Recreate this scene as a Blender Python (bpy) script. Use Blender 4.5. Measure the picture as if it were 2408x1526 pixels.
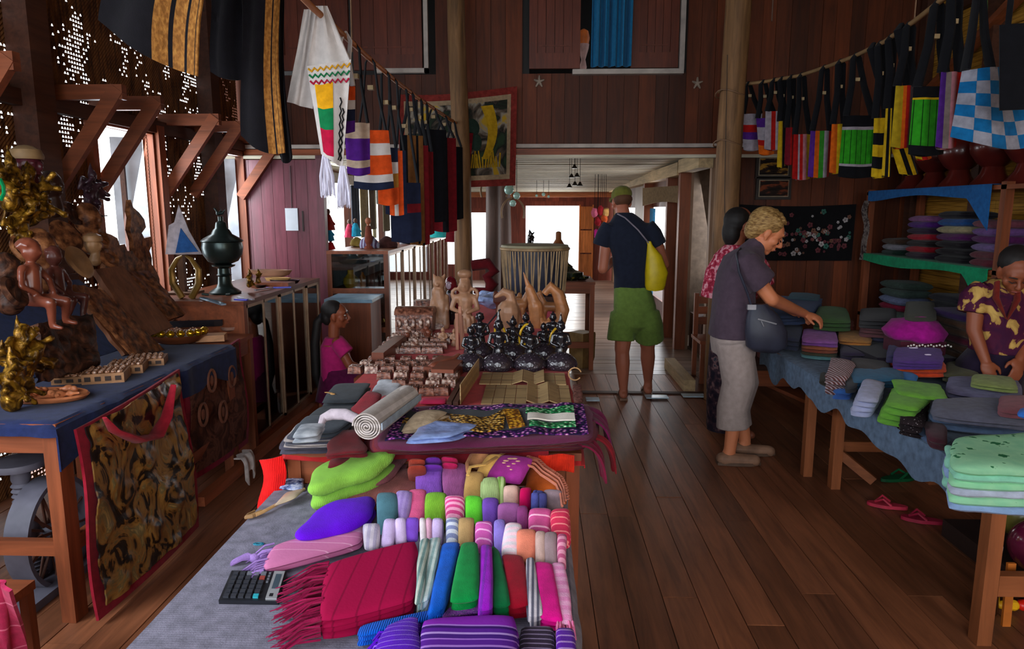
import bpy, math, random
import numpy as np
from mathutils import Vector, Matrix, Euler, noise
from math import sin, cos, pi, radians, tan, atan2, sqrt
random.seed(7)
RND = random.Random(11)
COL = bpy.context.scene.collection
for o in list(bpy.data.objects): bpy.data.objects.remove(o)
SC = bpy.context.scene
# ---------------------------------------------------------------- camera
CAM = Vector((0, 0, 1.57)); FPX = 1650.0
cd = bpy.data.cameras.new('camera'); cam = bpy.data.objects.new('camera', cd); COL.objects.link(cam)
cam.location = CAM; cam.rotation_euler = (radians(90-9.22), 0, radians(2.0))
cd.sensor_width = 36; cd.lens = FPX/2408*36; cd.clip_start = .05; cd.clip_end = 200
SC.camera = cam
RM = Euler((radians(90-9.22), 0, radians(2.0))).to_matrix()
SC.view_settings.view_transform = 'Standard'; SC.view_settings.look = 'None'
SC.view_settings.gamma = 1; SC.view_settings.use_curve_mapping = False
SC.view_settings.exposure = 0.35
# ---------------------------------------------------------------- sky and light
W = bpy.data.worlds.new('sky'); SC.world = W; W.use_nodes = True
_bg = W.node_tree.nodes['Background']; _bg.inputs[0].default_value = (.93, .96, 1, 1); _bg.inputs[1].default_value = 3.2
def area(name, loc, target, sx, sy, power, col, portal=False):
 l = bpy.data.lights.new(name, 'AREA'); l.shape = 'RECTANGLE'; l.size = sx; l.size_y = sy
 l.energy = power; l.color = col
 o = bpy.data.objects.new(name, l); COL.objects.link(o); o.location = loc
 d = Vector(target)-Vector(loc); o.rotation_euler = d.to_track_quat('-Z', 'Y').to_euler()
 if portal: l.cycles.is_portal = True
 return o
# fill lamps added behind and left of the camera, daylight at windows and far openings
area('rear_fill_light', (-.9, -2.6, 2.25), (-.4, 2.0, .8), 3.2, 1.8, 68, (.86, .93, 1))
area('side_fill_light', (-2.75, .9, 2.0), (-.4, 1.7, .8), 1.5, 1.2, 44, (.80, .90, 1))  # added to brighten the scarf table, its opening is unseen
area('entrance_daylight', (2.6, -2.2, 2.2), (1.9, 3.5, .7), 1.4, 1.6, 22, (1, .86, .70))
area('window_daylight_near', (-3.05, 4.98, 1.55), (0, 4.9, .9), .65, 1.2, 16, (.85, .92, 1))
area('window_daylight_far', (-3.05, 6.68, 1.55), (0, 6.2, .9), .45, 1.1, 12, (.85, .92, 1))
area('corridor_daylight', (-2.6, 9.4, 1.6), (0, 9.2, .9), 2.4, 1.1, 42, (.88, .94, 1))
area('corridor_side_daylight', (2.0, 9.3, 1.3), (0, 8.6, .9), 1.8, 1.2, 26, (.95, .96, 1))
area('far_door_daylight', (.25, 16.1, 1.2), (.2, 8, .9), 1.2, .9, 26, (1, .97, .92))
try:
 SC.cycles.max_bounces = 6; SC.cycles.diffuse_bounces = 3; SC.cycles.glossy_bounces = 3
 SC.cycles.transmission_bounces = 5; SC.cycles.transparent_max_bounces = 8
 SC.cycles.caustics_reflective = False; SC.cycles.caustics_refractive = False
 SC.cycles.sample_clamp_indirect = 4
 SC.cycles.use_adaptive_sampling = True; SC.cycles.adaptive_threshold = .03
except Exception: pass
# ---------------------------------------------------------------- pixel -> point helpers (measuring from the photograph)
def ray(px, py):
 return RM @ Vector(((px-1204)/FPX, -(py-763)/FPX, -1))
def onz(px, py, z):
 d = ray(px, py); t = (z-CAM.z)/d.z; return CAM+d*t
def ony(px, py, y):
 d = ray(px, py); t = y/d.y; return CAM+d*t
def onx(px, py, x):
 d = ray(px, py); t = x/d.x; return CAM+d*t
# ---------------------------------------------------------------- materials
ORD = 'nearest|second|third|fourth|fifth|sixth|seventh|eighth|ninth|tenth|eleventh|twelfth|thirteenth|fourteenth|fifteenth|sixteenth'.split('|')
def hx(s):
 s = s.lstrip('#'); v = [int(s[i:i+2], 16)/255 for i in (0, 2, 4)]
 return tuple(((c/12.92) if c <= .04045 else ((c+.055)/1.055)**2.4) for c in v)
_mats = {}
def _new(name):
 m = bpy.data.materials.new(name); m.use_nodes = True
 return m, m.node_tree.nodes, m.node_tree.links, m.node_tree.nodes['Principled BSDF']
def _set(b, rough, metal=0, spec=.5):
 b.inputs['Roughness'].default_value = rough; b.inputs['Metallic'].default_value = metal
 b.inputs['Specular IOR Level'].default_value = spec
def mul(c, k): return tuple(min(1, x*k) for x in c)
def rgba(c): return (c[0], c[1], c[2], 1)
def plain(name, col, rough=.6, metal=0, var=.25, scale=14, bump=.0, spec=.4, coat=0):
 """noise-mottled colour"""
 key = ('plain', name)
 if key in _mats: return _mats[key]
 c = hx(col) if isinstance(col, str) else col
 m, N, L, b = _new(name); _set(b, rough, metal, spec)
 tc = N.new('ShaderNodeTexCoord'); n = N.new('ShaderNodeTexNoise'); n.inputs['Scale'].default_value = scale
 n.inputs['Detail'].default_value = 3
 L.new(tc.outputs['Object'], n.inputs['Vector'])
 r = N.new('ShaderNodeValToRGB'); r.color_ramp.elements[0].position = .3; r.color_ramp.elements[1].position = .7
 r.color_ramp.elements[0].color = rgba(mul(c, 1-var)); r.color_ramp.elements[1].color = rgba(mul(c, 1+var))
 L.new(n.outputs['Fac'], r.inputs[0]); L.new(r.outputs[0], b.inputs['Base Color'])
 if bump:
  bp = N.new('ShaderNodeBump'); bp.inputs['Strength'].default_value = bump; bp.inputs['Distance'].default_value = .01
  L.new(n.outputs['Fac'], bp.inputs['Height']); L.new(bp.outputs[0], b.inputs['Normal'])
 if coat: b.inputs['Coat Weight'].default_value = coat
 _mats[key] = m; return m
def wood(name, col, dark=.55, axis='Y', rough=.55, scale=1.0, spec=.35, rnd=.35):
 """long-grained wood; each object gets its own tint through Object Info"""
 key = ('wood', name)
 if key in _mats: return _mats[key]
 c = hx(col); m, N, L, b = _new(name); _set(b, rough, 0, spec)
 tc = N.new('ShaderNodeTexCoord'); mp = N.new('ShaderNodeMapping'); oi = N.new('ShaderNodeObjectInfo')
 s = {'X': (1.2, 14, 14), 'Y': (14, 1.2, 14), 'Z': (14, 14, 1.2)}[axis]
 mp.inputs['Scale'].default_value = tuple(v*scale for v in s)
 off = N.new('ShaderNodeVectorMath'); off.operation = 'ADD'; sc = N.new('ShaderNodeMath'); sc.operation = 'MULTIPLY'; sc.inputs[1].default_value = 37
 L.new(oi.outputs['Random'], sc.inputs[0]); L.new(tc.outputs['Object'], off.inputs[0]); L.new(sc.outputs[0], off.inputs[1])
 L.new(off.outputs[0], mp.inputs['Vector'])
 n = N.new('ShaderNodeTexNoise'); n.inputs['Scale'].default_value = 1.6; n.inputs['Detail'].default_value = 6; n.inputs['Roughness'].default_value = .65
 n.inputs['Distortion'].default_value = .6
 L.new(mp.outputs[0], n.inputs['Vector'])
 n2 = N.new('ShaderNodeTexNoise'); n2.inputs['Scale'].default_value = 2.3; n2.inputs['Detail'].default_value = 2; L.new(off.outputs[0], n2.inputs['Vector'])
 r = N.new('ShaderNodeValToRGB'); e = r.color_ramp.elements
 e[0].position = .3; e[0].color = rgba(mul(c, dark)); e[1].position = .72; e[1].color = rgba(mul(c, 1.25))
 L.new(n.outputs['Fac'], r.inputs[0])
 hv = N.new('ShaderNodeHueSaturation'); L.new(r.outputs[0], hv.inputs['Color'])
 mr = N.new('ShaderNodeMapRange'); mr.inputs[3].default_value = 1-rnd; mr.inputs[4].default_value = 1+rnd; L.new(oi.outputs['Random'], mr.inputs[0])
 mr2 = N.new('ShaderNodeMapRange'); mr2.inputs[3].default_value = .7; mr2.inputs[4].default_value = 1.3; L.new(n2.outputs['Fac'], mr2.inputs[0])
 mm = N.new('ShaderNodeMath'); mm.operation = 'MULTIPLY'; L.new(mr.outputs[0], mm.inputs[0]); L.new(mr2.outputs[0], mm.inputs[1])
 L.new(mm.outputs[0], hv.inputs['Value']); L.new(hv.outputs[0], b.inputs['Base Color'])
 bp = N.new('ShaderNodeBump'); bp.inputs['Strength'].default_value = .25; bp.inputs['Distance'].default_value = .004
 L.new(n.outputs['Fac'], bp.inputs['Height']); L.new(bp.outputs[0], b.inputs['Normal'])
 _mats[key] = m; return m
def cloth(name, col, col2=None, stripes=0, axis='X', rough=.9, weave=350, var=.22, band=.5, sheen=.08, col3=None, knit=0):
 """woven cloth; optional stripes of col2 (stripes = repeats per metre) along an object axis"""
 key = ('cloth', name)
 if key in _mats: return _mats[key]
 c = hx(col); m, N, L, b = _new(name); _set(b, rough, 0, .15)
 b.inputs['Sheen Weight'].default_value = sheen; b.inputs['Sheen Roughness'].default_value = .5
 tc = N.new('ShaderNodeTexCoord')
 n = N.new('ShaderNodeTexNoise'); n.inputs['Scale'].default_value = 30; n.inputs['Detail'].default_value = 5; L.new(tc.outputs['Object'], n.inputs['Vector'])
 mr = N.new('ShaderNodeMapRange'); mr.inputs[1].default_value = .3; mr.inputs[2].default_value = .7
 mr.inputs[3].default_value = 1-var; mr.inputs[4].default_value = 1+var; L.new(n.outputs['Fac'], mr.inputs[0])
 hv = N.new('ShaderNodeHueSaturation'); hv.inputs['Color'].default_value = rgba(c); L.new(mr.outputs[0], hv.inputs['Value'])
 if col2:
  s = N.new('ShaderNodeSeparateXYZ'); L.new(tc.outputs['Object'], s.inputs[0])
  w = N.new('ShaderNodeMath'); w.operation = 'MULTIPLY'; w.inputs[1].default_value = stripes; L.new(s.outputs[axis], w.inputs[0])
  fr = N.new('ShaderNodeMath'); fr.operation = 'FRACT'; L.new(w.outputs[0], fr.inputs[0])
  rp = N.new('ShaderNodeValToRGB'); rp.color_ramp.interpolation = 'CONSTANT'; e = rp.color_ramp.elements
  e[0].position = 0; e[0].color = rgba(c); e[1].position = 1-band; e[1].color = rgba(hx(col2))
  if col3: q = e.new(1-band*.5); q.color = rgba(hx(col3))
  L.new(fr.outputs[0], rp.inputs[0]); L.new(rp.outputs[0], hv.inputs['Color'])
 L.new(hv.outputs[0], b.inputs['Base Color'])
 v = N.new('ShaderNodeTexWave' if knit else 'ShaderNodeTexNoise')
 v.inputs['Scale'].default_value = knit if knit else weave
 if knit: v.inputs['Distortion'].default_value = 2.5; v.inputs['Detail'].default_value = 1
 L.new(tc.outputs['Object'], v.inputs['Vector'])
 bp = N.new('ShaderNodeBump'); bp.inputs['Strength'].default_value = .5 if knit else .35; bp.inputs['Distance'].default_value = .003
 L.new(v.outputs['Fac'], bp.inputs['Height']); L.new(bp.outputs[0], b.inputs['Normal'])
 _mats[key] = m; return m
def ramp_mat(name, cols, axis='X', lo=0, hi=1, rough=.9, const=True, spec=.1):
 """bands of colour across an object axis from lo to hi; cols = [(pos, hex)]"""
 key = ('ramp', name)
 if key in _mats: return _mats[key]
 m, N, L, b = _new(name); _set(b, rough, 0, spec)
 tc = N.new('ShaderNodeTexCoord'); s = N.new('ShaderNodeSeparateXYZ'); L.new(tc.outputs['Object'], s.inputs[0])
 mr = N.new('ShaderNodeMapRange'); mr.inputs[1].default_value = lo; mr.inputs[2].default_value = hi; L.new(s.outputs[axis], mr.inputs[0])
 rp = N.new('ShaderNodeValToRGB'); rp.color_ramp.interpolation = 'CONSTANT' if const else 'LINEAR'
 e = rp.color_ramp.elements
 e[0].position = cols[0][0]; e[0].color = rgba(hx(cols[0][1])); e[1].position = cols[1][0]; e[1].color = rgba(hx(cols[1][1]))
 for p, c in cols[2:]: q = e.new(p); q.color = rgba(hx(c))
 L.new(mr.outputs[0], rp.inputs[0])
 n = N.new('ShaderNodeTexNoise'); n.inputs['Scale'].default_value = 120; L.new(tc.outputs['Object'], n.inputs['Vector'])
 bp = N.new('ShaderNodeBump'); bp.inputs['Strength'].default_value = .25; bp.inputs['Distance'].default_value = .002
 L.new(n.outputs['Fac'], bp.inputs['Height']); L.new(bp.outputs[0], b.inputs['Normal'])
 L.new(rp.outputs[0], b.inputs['Base Color'])
 _mats[key] = m; return m
def patchy(name, cols, scale=8, rough=.8, kind='noise', spec=.2, metal=0, bump=.3, dist=0, stretch=(1, 1, 1)):
 """patches of several colours (print, embroidery, weathering); cols = [(pos, hex)]"""
 key = ('patchy', name)
 if key in _mats: return _mats[key]
 m, N, L, b = _new(name); _set(b, rough, metal, spec)
 tc = N.new('ShaderNodeTexCoord'); mp = N.new('ShaderNodeMapping'); mp.inputs['Scale'].default_value = stretch; L.new(tc.outputs['Object'], mp.inputs[0])
 if kind == 'voronoi':
  t = N.new('ShaderNodeTexVoronoi'); t.inputs['Scale'].default_value = scale; out = t.outputs['Distance']
 else:
  t = N.new('ShaderNodeTexNoise'); t.inputs['Scale'].default_value = scale; t.inputs['Detail'].default_value = 4; t.inputs['Distortion'].default_value = dist; out = t.outputs['Fac']
 L.new(mp.outputs[0], t.inputs['Vector'])
 rp = N.new('ShaderNodeValToRGB'); e = rp.color_ramp.elements
 e[0].position = cols[0][0]; e[0].color = rgba(hx(cols[0][1])); e[1].position = cols[1][0]; e[1].color = rgba(hx(cols[1][1]))
 for p, c in cols[2:]: q = e.new(p); q.color = rgba(hx(c))
 L.new(out, rp.inputs[0]); L.new(rp.outputs[0], b.inputs['Base Color'])
 bp = N.new('ShaderNodeBump'); bp.inputs['Strength'].default_value = bump; bp.inputs['Distance'].default_value = .006
 L.new(out, bp.inputs['Height']); L.new(bp.outputs[0], b.inputs['Normal'])
 _mats[key] = m; return m
def glass(name, tint='#dfe8ea', rough=.02, alpha=.12, col=None):
 """thin clear sheet: mostly transparent with a glossy reflection"""
 key = ('glass', name)
 if key in _mats: return _mats[key]
 m = bpy.data.materials.new(name); m.use_nodes = True; N = m.node_tree.nodes; L = m.node_tree.links
 N.remove(N['Principled BSDF']); out = N['Material Output']
 t = N.new('ShaderNodeBsdfTransparent'); t.inputs[0].default_value = rgba(hx(tint))
 g = N.new('ShaderNodeBsdfGlossy'); g.inputs['Roughness'].default_value = rough
 g.inputs['Color'].default_value = (1, 1, 1, 1)
 f = N.new('ShaderNodeFresnel'); f.inputs[0].default_value = 1.45
 ad = N.new('ShaderNodeMath'); ad.operation = 'ADD'; ad.use_clamp = True; ad.inputs[1].default_value = alpha
 nz = N.new('ShaderNodeTexNoise'); nz.inputs['Scale'].default_value = 3; bp = N.new('ShaderNodeBump'); bp.inputs['Strength'].default_value = .02
 L.new(nz.outputs['Fac'], bp.inputs['Height']); L.new(bp.outputs[0], g.inputs['Normal'])
 L.new(f.outputs[0], ad.inputs[0])
 mx = N.new('ShaderNodeMixShader'); L.new(ad.outputs[0], mx.inputs[0]); L.new(t.outputs[0], mx.inputs[1]); L.new(g.outputs[0], mx.inputs[2])
 L.new(mx.outputs[0], out.inputs[0]); _mats[key] = m; return m
# ---------------------------------------------------------------- mesh builder
def rotm(rx=0, ry=0, rz=0): return Euler((rx, ry, rz)).to_matrix()
class G:
 def __init__(s): s.v = []; s.f = []; s.m = []
 def add(s, vs, fs, mi=0):
  b = len(s.v); s.v += [tuple(v) for v in vs]; s.f += [tuple(i+b for i in f) for f in fs]; s.m += [mi]*len(fs); return s
 def box(s, c, d, r=None, mi=0, taper=1.0):
  x, y, z = d[0]/2, d[1]/2, d[2]/2; k = taper
  vs = [Vector(p) for p in ((-x, -y, -z), (x, -y, -z), (x, y, -z), (-x, y, -z), (-x*k, -y*k, z), (x*k, -y*k, z), (x*k, y*k, z), (-x*k, y*k, z))]
  if r is not None: vs = [r @ v for v in vs]
  c = Vector(c); return s.add([v+c for v in vs], [(0, 3, 2, 1), (4, 5, 6, 7), (0, 1, 5, 4), (1, 2, 6, 5), (2, 3, 7, 6), (3, 0, 4, 7)], mi)
 def bb(s, lo, hi, mi=0):
  lo, hi = Vector(lo), Vector(hi); return s.box((lo+hi)/2, hi-lo, mi=mi)
 def bar(s, a, b, w, h, mi=0, up=(0, 0, 1)):
  """rectangular bar from a to b"""
  a, b = Vector(a), Vector(b); d = b-a; L = d.length; d.normalize(); u = Vector(up)
  if abs(d.dot(u)) > .98: u = Vector((0, 1, 0))
  sx = d.cross(u).normalized(); uz = sx.cross(d).normalized()
  vs = []
  for t in (a, b):
   for i, j in ((-1, -1), (1, -1), (1, 1), (-1, 1)): vs.append(t+sx*(i*w/2)+uz*(j*h/2))
  return s.add(vs, [(0, 1, 2, 3), (7, 6, 5, 4), (0, 4, 5, 1), (1, 5, 6, 2), (2, 6, 7, 3), (3, 7, 4, 0)], mi)
 def tube(s, pts, r, n=8, mi=0, cap=True, flat=1.0, closed=False):
  pts = [Vector(p) for p in pts]; k = len(pts); rs = r if isinstance(r, (list, tuple)) else [r]*k
  u = None; rings = []
  for i, p in enumerate(pts):
   if closed: d = pts[(i+1) % k]-pts[i-1]
   else: d = pts[min(i+1, k-1)]-pts[max(i-1, 0)]
   if d.length < 1e-9: d = Vector((0, 0, 1))
   d.normalize()
   if u is None:
    u = Vector((0, 0, 1)) if abs(d.z) < .9 else Vector((1, 0, 0))
   u = (u-d*u.dot(d)).normalized(); w = d.cross(u)
   rings.append([p+u*(cos(2*pi*j/n)*rs[i]*flat)+w*(sin(2*pi*j/n)*rs[i]) for j in range(n)])
  vs = [q for R in rings for q in R]; fs = []
  for i in range(k if closed else k-1):
   a = i*n; b = ((i+1) % k)*n
   for j in range(n): fs.append((a+j, a+(j+1) % n, b+(j+1) % n, b+j))
  if cap and not closed: fs += [tuple(range(n-1, -1, -1)), tuple(range((k-1)*n, k*n))]
  return s.add(vs, fs, mi)
 def cap(s, a, b, ra, rb, n=10, mi=0):
  """tapered capsule"""
  a, b = Vector(a), Vector(b); d = (b-a); L = d.length
  if L < 1e-6: return s.ell(a, (ra, ra, ra), mi=mi)
  d.normalize(); pts = []; rs = []
  for t in (-1, -.8, -.45, 0): pts.append(a+d*(t*ra)); rs.append(max(ra*sqrt(max(0, 1-t*t)), ra*.05))
  for t in (0, .45, .8, 1): pts.append(b+d*(t*rb)); rs.append(max(rb*sqrt(max(0, 1-t*t)), rb*.05))
  return s.tube(pts, rs, n, mi)
 def ell(s, c, r, R=None, nu=14, nv=9, mi=0):
  c = Vector(c); vs = []; fs = []
  for i in range(nv+1):
   th = pi*i/nv
   for j in range(nu):
    ph = 2*pi*j/nu; p = Vector((r[0]*sin(th)*cos(ph), r[1]*sin(th)*sin(ph), -r[2]*cos(th)))
    if R is not None: p = R @ p
    vs.append(c+p)
  for i in range(nv):
   for j in range(nu): fs.append((i*nu+j, i*nu+(j+1) % nu, (i+1)*nu+(j+1) % nu, (i+1)*nu+j))
  return s.add(vs, fs, mi)
 def lathe(s, prof, c=(0, 0, 0), n=24, mi=0, R=None, sx=1, sy=1):
  c = Vector(c); vs = []; fs = []
  for (r, z) in prof:
   for j in range(n):
    p = Vector((r*cos(2*pi*j/n)*sx, r*sin(2*pi*j/n)*sy, z))
    if R is not None: p = R @ p
    vs.append(c+p)
  for i in range(len(prof)-1):
   for j in range(n): fs.append((i*n+j, i*n+(j+1) % n, (i+1)*n+(j+1) % n, (i+1)*n+j))
  fs.append(tuple(range(n-1, -1, -1))); k = (len(prof)-1)*n; fs.append(tuple(range(k, k+n)))
  return s.add(vs, fs, mi)
 def loft(s, rings, mi=0, cap=True):
  n = len(rings[0]); vs = [p for R in rings for p in R]; fs = []
  for i in range(len(rings)-1):
   for j in range(n): fs.append((i*n+j, i*n+(j+1) % n, (i+1)*n+(j+1) % n, (i+1)*n+j))
  if cap: fs += [tuple(range(n-1, -1, -1)), tuple(range((len(rings)-1)*n, len(rings)*n))]
  return s.add(vs, fs, mi)
 def prism(s, poly, a, b, mi=0):
  """polygon (list of 3d points) extruded from offset a to offset b (vectors)"""
  n = len(poly); a, b = Vector(a), Vector(b)
  vs = [Vector(p)+a for p in poly]+[Vector(p)+b for p in poly]
  fs = [tuple(range(n-1, -1, -1)), tuple(range(n, 2*n))]+[(i, (i+1) % n, n+(i+1) % n, n+i) for i in range(n)]
  return s.add(vs, fs, mi)
 def sheet(s, fn, nu, nv, t=.003, mi=0, mfn=None):
  """thin sheet with thickness: fn(u,v)->point"""
  P = [[Vector(fn(i/nu, j/nv)) for j in range(nv+1)] for i in range(nu+1)]
  def nrm(i, j):
   a = P[min(i+1, nu)][j]-P[max(i-1, 0)][j]; b = P[i][min(j+1, nv)]-P[i][max(j-1, 0)]
   c = a.cross(b); return c.normalized() if c.length > 1e-12 else Vector((0, 0, 1))
  top = [P[i][j]+nrm(i, j)*t/2 for i in range(nu+1) for j in range(nv+1)]
  bot = [P[i][j]-nrm(i, j)*t/2 for i in range(nu+1) for j in range(nv+1)]
  K = len(top); w = nv+1; fs = []; ms = []
  for i in range(nu):
   for j in range(nv):
    a = i*w+j; q = mfn(i/nu, j/nv) if mfn else mi
    fs += [(a, a+w, a+w+1, a+1), (K+a, K+a+1, K+a+w+1, K+a+w)]; ms += [q, q]
  rim = [i*w for i in range(nu+1)]+[nu*w+j for j in range(1, nv+1)]+[i*w+nv for i in range(nu-1, -1, -1)]+[j for j in range(nv-1, 0, -1)]
  for i in range(len(rim)):
   a, b = rim[i], rim[(i+1) % len(rim)]; fs.append((a, K+a, K+b, b)); ms.append(mi)
  b0 = len(s.v); s.v += [tuple(v) for v in top+bot]; s.f += [tuple(i+b0 for i in f) for f in fs]; s.m += ms
  return s
 def slab(s, c4, t, seed=0, nu=10, nv=8, p=5, wob=.004, mi=0, rc=.30):
  """soft cushion-edged slab: c4 = four corners of its middle plane (u0v0,u1v0,u1v1,u0v1)"""
  A, B, C, D = [Vector(q) for q in c4]; nrm = (B-A).cross(D-A).normalized()
  if nrm.z < 0: nrm = -nrm
  us = [(.5-.5*cos(pi*i/nu)) for i in range(nu+1)]; vs_ = [(.5-.5*cos(pi*i/nv)) for i in range(nv+1)]
  top = []; bot = []
  for u in us:
   for v in vs_:
    a_, b_ = 2*u-1, 2*v-1; k_ = rc
    uu = .5+.5*a_*sqrt(1-k_*b_*b_*b_*b_*.5); vv = .5+.5*b_*sqrt(1-k_*a_*a_*a_*a_*.5)
    P = (A*(1-uu)+B*uu)*(1-vv)+(D*(1-uu)+C*uu)*vv
    h = (max(0, 1-abs(2*u-1)**p)*max(0, 1-abs(2*v-1)**p))**.5
    k = noise.noise(Vector((P.x*9+seed*3.1, P.y*9, seed*1.7)))*wob
    side = Vector((noise.noise(Vector((P.x*14, seed*5.3, P.y*14))), noise.noise(Vector((seed*2.3, P.x*14, P.y*14))), 0))*wob
    top.append(P+nrm*(t/2*h+k)+side); bot.append(P+nrm*(-t/2*h+k)+side)
  K = len(top); w = nv+1; fs = []
  for i in range(nu):
   for j in range(nv):
    a = i*w+j; fs += [(a, a+w, a+w+1, a+1), (K+a, K+a+1, K+a+w+1, K+a+w)]
  rim = [i*w for i in range(nu+1)]+[nu*w+j for j in range(1, nv+1)]+[i*w+nv for i in range(nu-1, -1, -1)]+[j for j in range(nv-1, 0, -1)]
  for i in range(len(rim)):
   a, b = rim[i], rim[(i+1) % len(rim)]; fs.append((a, K+a, K+b, b))
  return s.add(top+bot, fs, mi)
 def jit(s, amp, sc=8, seed=0):
  s.v = [tuple(Vector(p)+noise.noise_vector(Vector(p)*sc+Vector((seed, seed*2, 0)))*amp) for p in s.v]; return s
 def mesh(s, name, smooth=35):
  me = bpy.data.meshes.new(name); me.from_pydata(s.v, [], s.f); me.update()
  if any(s.m): me.polygons.foreach_set('material_index', s.m)
  if smooth:
   me.polygons.foreach_set('use_smooth', [True]*len(me.polygons))
   try: me.set_sharp_from_angle(angle=radians(smooth))
   except Exception: pass
  return me
 def obj(s, name, mat, parent=None, smooth=35, origin=None):
  if origin is None and parent is None and s.v:
   a = np.array(s.v); origin = ((a[:, 0].min()+a[:, 0].max())/2, (a[:, 1].min()+a[:, 1].max())/2, a[:, 2].min())
  if parent is not None:
   q = parent; origin = Vector((0, 0, 0))
   while q is not None: origin = origin+q.location; q = q.parent
  o0 = Vector(origin) if origin is not None else Vector((0, 0, 0))
  s.v = [(p[0]-o0[0], p[1]-o0[1], p[2]-o0[2]) for p in s.v]
  me = s.mesh(name, smooth)
  for m in (mat if isinstance(mat, (list, tuple)) else [mat]): me.materials.append(m)
  o = bpy.data.objects.new(name, me); COL.objects.link(o)
  if parent is not None: o.parent = parent
  else: o.location = o0
  return o
def tag(o, label=None, cat=None, group=None, kind=None):
 if label: o['label'] = label
 if cat: o['category'] = cat
 if group: o['group'] = group
 if kind: o['kind'] = kind
 return o
def thing(name, label, cat, loc=(0, 0, 0), group=None, kind=None):
 """an Empty at the thing's base; parts are given in world coordinates and made local to it"""
 o = bpy.data.objects.new(name, None); COL.objects.link(o); o.location = loc; o.empty_display_size = .05
 return tag(o, label, cat, group, kind)
def struct(name, loc=(0, 0, 0)):
 o = bpy.data.objects.new(name, None); COL.objects.link(o); o.location = loc; o['kind'] = 'structure'; return o
def copyobj(o, loc, label=None, rz=None, scale=None, group=None):
 c = o.copy(); COL.objects.link(c); c.location = loc
 if rz is not None: c.rotation_euler = (0, 0, rz)
 if scale is not None: c.scale = scale if isinstance(scale, (tuple, list)) else (scale,)*3
 if label: c['label'] = label
 if group: c['group'] = group
 for ch in o.children:
  d = ch.copy(); COL.objects.link(d); d.parent = c
  for e in ch.children:
   f = e.copy(); COL.objects.link(f); f.parent = d
 return c
def blob(g, voxel=.008, smooth=4, fac=.5, name='blob'):
 """fuse the overlapping solids of builder g into one continuous surface; returns a builder"""
 me = bpy.data.meshes.new(name); me.from_pydata(g.v, [], g.f); o = bpy.data.objects.new(name, me); COL.objects.link(o)
 r = o.modifiers.new('r', 'REMESH'); r.mode = 'VOXEL'; r.voxel_size = voxel
 if smooth: q = o.modifiers.new('s', 'SMOOTH'); q.iterations = smooth; q.factor = fac
 dg = bpy.context.evaluated_depsgraph_get(); ev = o.evaluated_get(dg); m2 = ev.to_mesh()
 h = G(); n = len(m2.vertices); co = np.empty(n*3); m2.vertices.foreach_get('co', co)
 h.v = [tuple(p) for p in co.reshape(-1, 3)]; h.f = [tuple(p.vertices) for p in m2.polygons]; h.m = [0]*len(h.f)
 ev.to_mesh_clear(); bpy.data.objects.remove(o); bpy.data.meshes.remove(me)
 return h
# ================================================================ ROOM
WD = wood('wall_dark', '#5c280c', axis='Z', rough=.6, rnd=.45)
WDX = wood('dark_x', '#4b2a1c', axis='X', rough=.6)
WDY = wood('dark_y', '#4b2a1c', axis='Y', rough=.6)
WFL = wood('floor_y', '#8c5538', axis='Y', rough=.42, dark=.5, rnd=.3, spec=.5)
WFX = wood('floor_x', '#8d7262', axis='X', rough=.32, dark=.6, rnd=.25, spec=.5)
WRED = wood('red_brown', '#8c4a2b', axis='Z', rough=.5, dark=.6, rnd=.2)
WREDY = wood('red_brown_y', '#8c4a2b', axis='Y', rough=.5, dark=.6, rnd=.2)
WREDX = wood('red_brown_x', '#8c4a2b', axis='X', rough=.5, dark=.6, rnd=.2)
WPOST = wood('post', '#8a6440', axis='Z', rough=.65, dark=.42, rnd=.12)
WPALE = wood('pale_board', '#d8cfb8', axis='X', rough=.7, dark=.65, rnd=.15)
WPALEY = wood('pale_board_y', '#c3a67c', axis='Y', rough=.7, dark=.65, rnd=.15)
WPUR = wood('purple_plank', '#6d3440', axis='Z', rough=.38, dark=.6, rnd=.2, spec=.6)
WHT = plain('white_paint', '#b7aba2', rough=.6, var=.2, scale=9)
# --- floor: boards along the hall, cross boards in the passage
fl = struct('floor')
k = 0; x = -3.1
while x < 3.75:
 y = -1.0-RND.random()*1.5; w = .145
 while y < 6.68:
  y2 = min(6.68, y+RND.uniform(2.0, 3.6))
  if 6.68-y2 < .6: y2 = 6.68
  z = RND.uniform(-.0015, .0015)
  G().bb((x+.0018, y+.001, -.03), (x+w-.0018, y2-.001, z)).obj('floor_plank', WFL, fl, smooth=0); y = y2
 x += w
y = 6.7
while y < 16.0:
 G().bb((-2.6, y+.002, -.03), (1.75, y+.158, RND.uniform(-.002, .002))).obj('floor_plank', WFX, fl, smooth=0); y += .16
G().bb((-3.2, -3, -.12), (4.4, 16.1, -.032)).obj('joists', WDY, fl, smooth=0)
lk = G().bb((-60, -40, -1.6), (60, 120, -1.5)).obj('lake', plain('lake', '#8c9a9a', rough=.25, var=.15, scale=.6, bump=.3)); tag(lk, kind='structure')
# --- ceiling of the hall and of the low passage
ce = struct('ceiling')
for i in range(30):
 G().bb((-3.2+i*.25, -2.9, 4.42), (-3.2+i*.25+.246, 7.0, 4.45)).obj('ceiling_board', WDY, ce, smooth=0)
ce2 = struct('ceiling_passage')
y = 7.05
def zc(y): return 2.15-(y-7)*.022
while y < 15.9:
 G().bar((-2.75, y+.14, zc(y+.14)+.02), (1.75, y+.14, zc(y+.14)+.02+RND.uniform(-.004, .004)), .272, .02).obj('ceiling_board', WPALE, ce2, smooth=0); y += .28
G().bb((-2.8, 7.05, 2.2), (1.8, 16, 2.24)).obj('decking', WDY, ce2, smooth=0)
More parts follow.
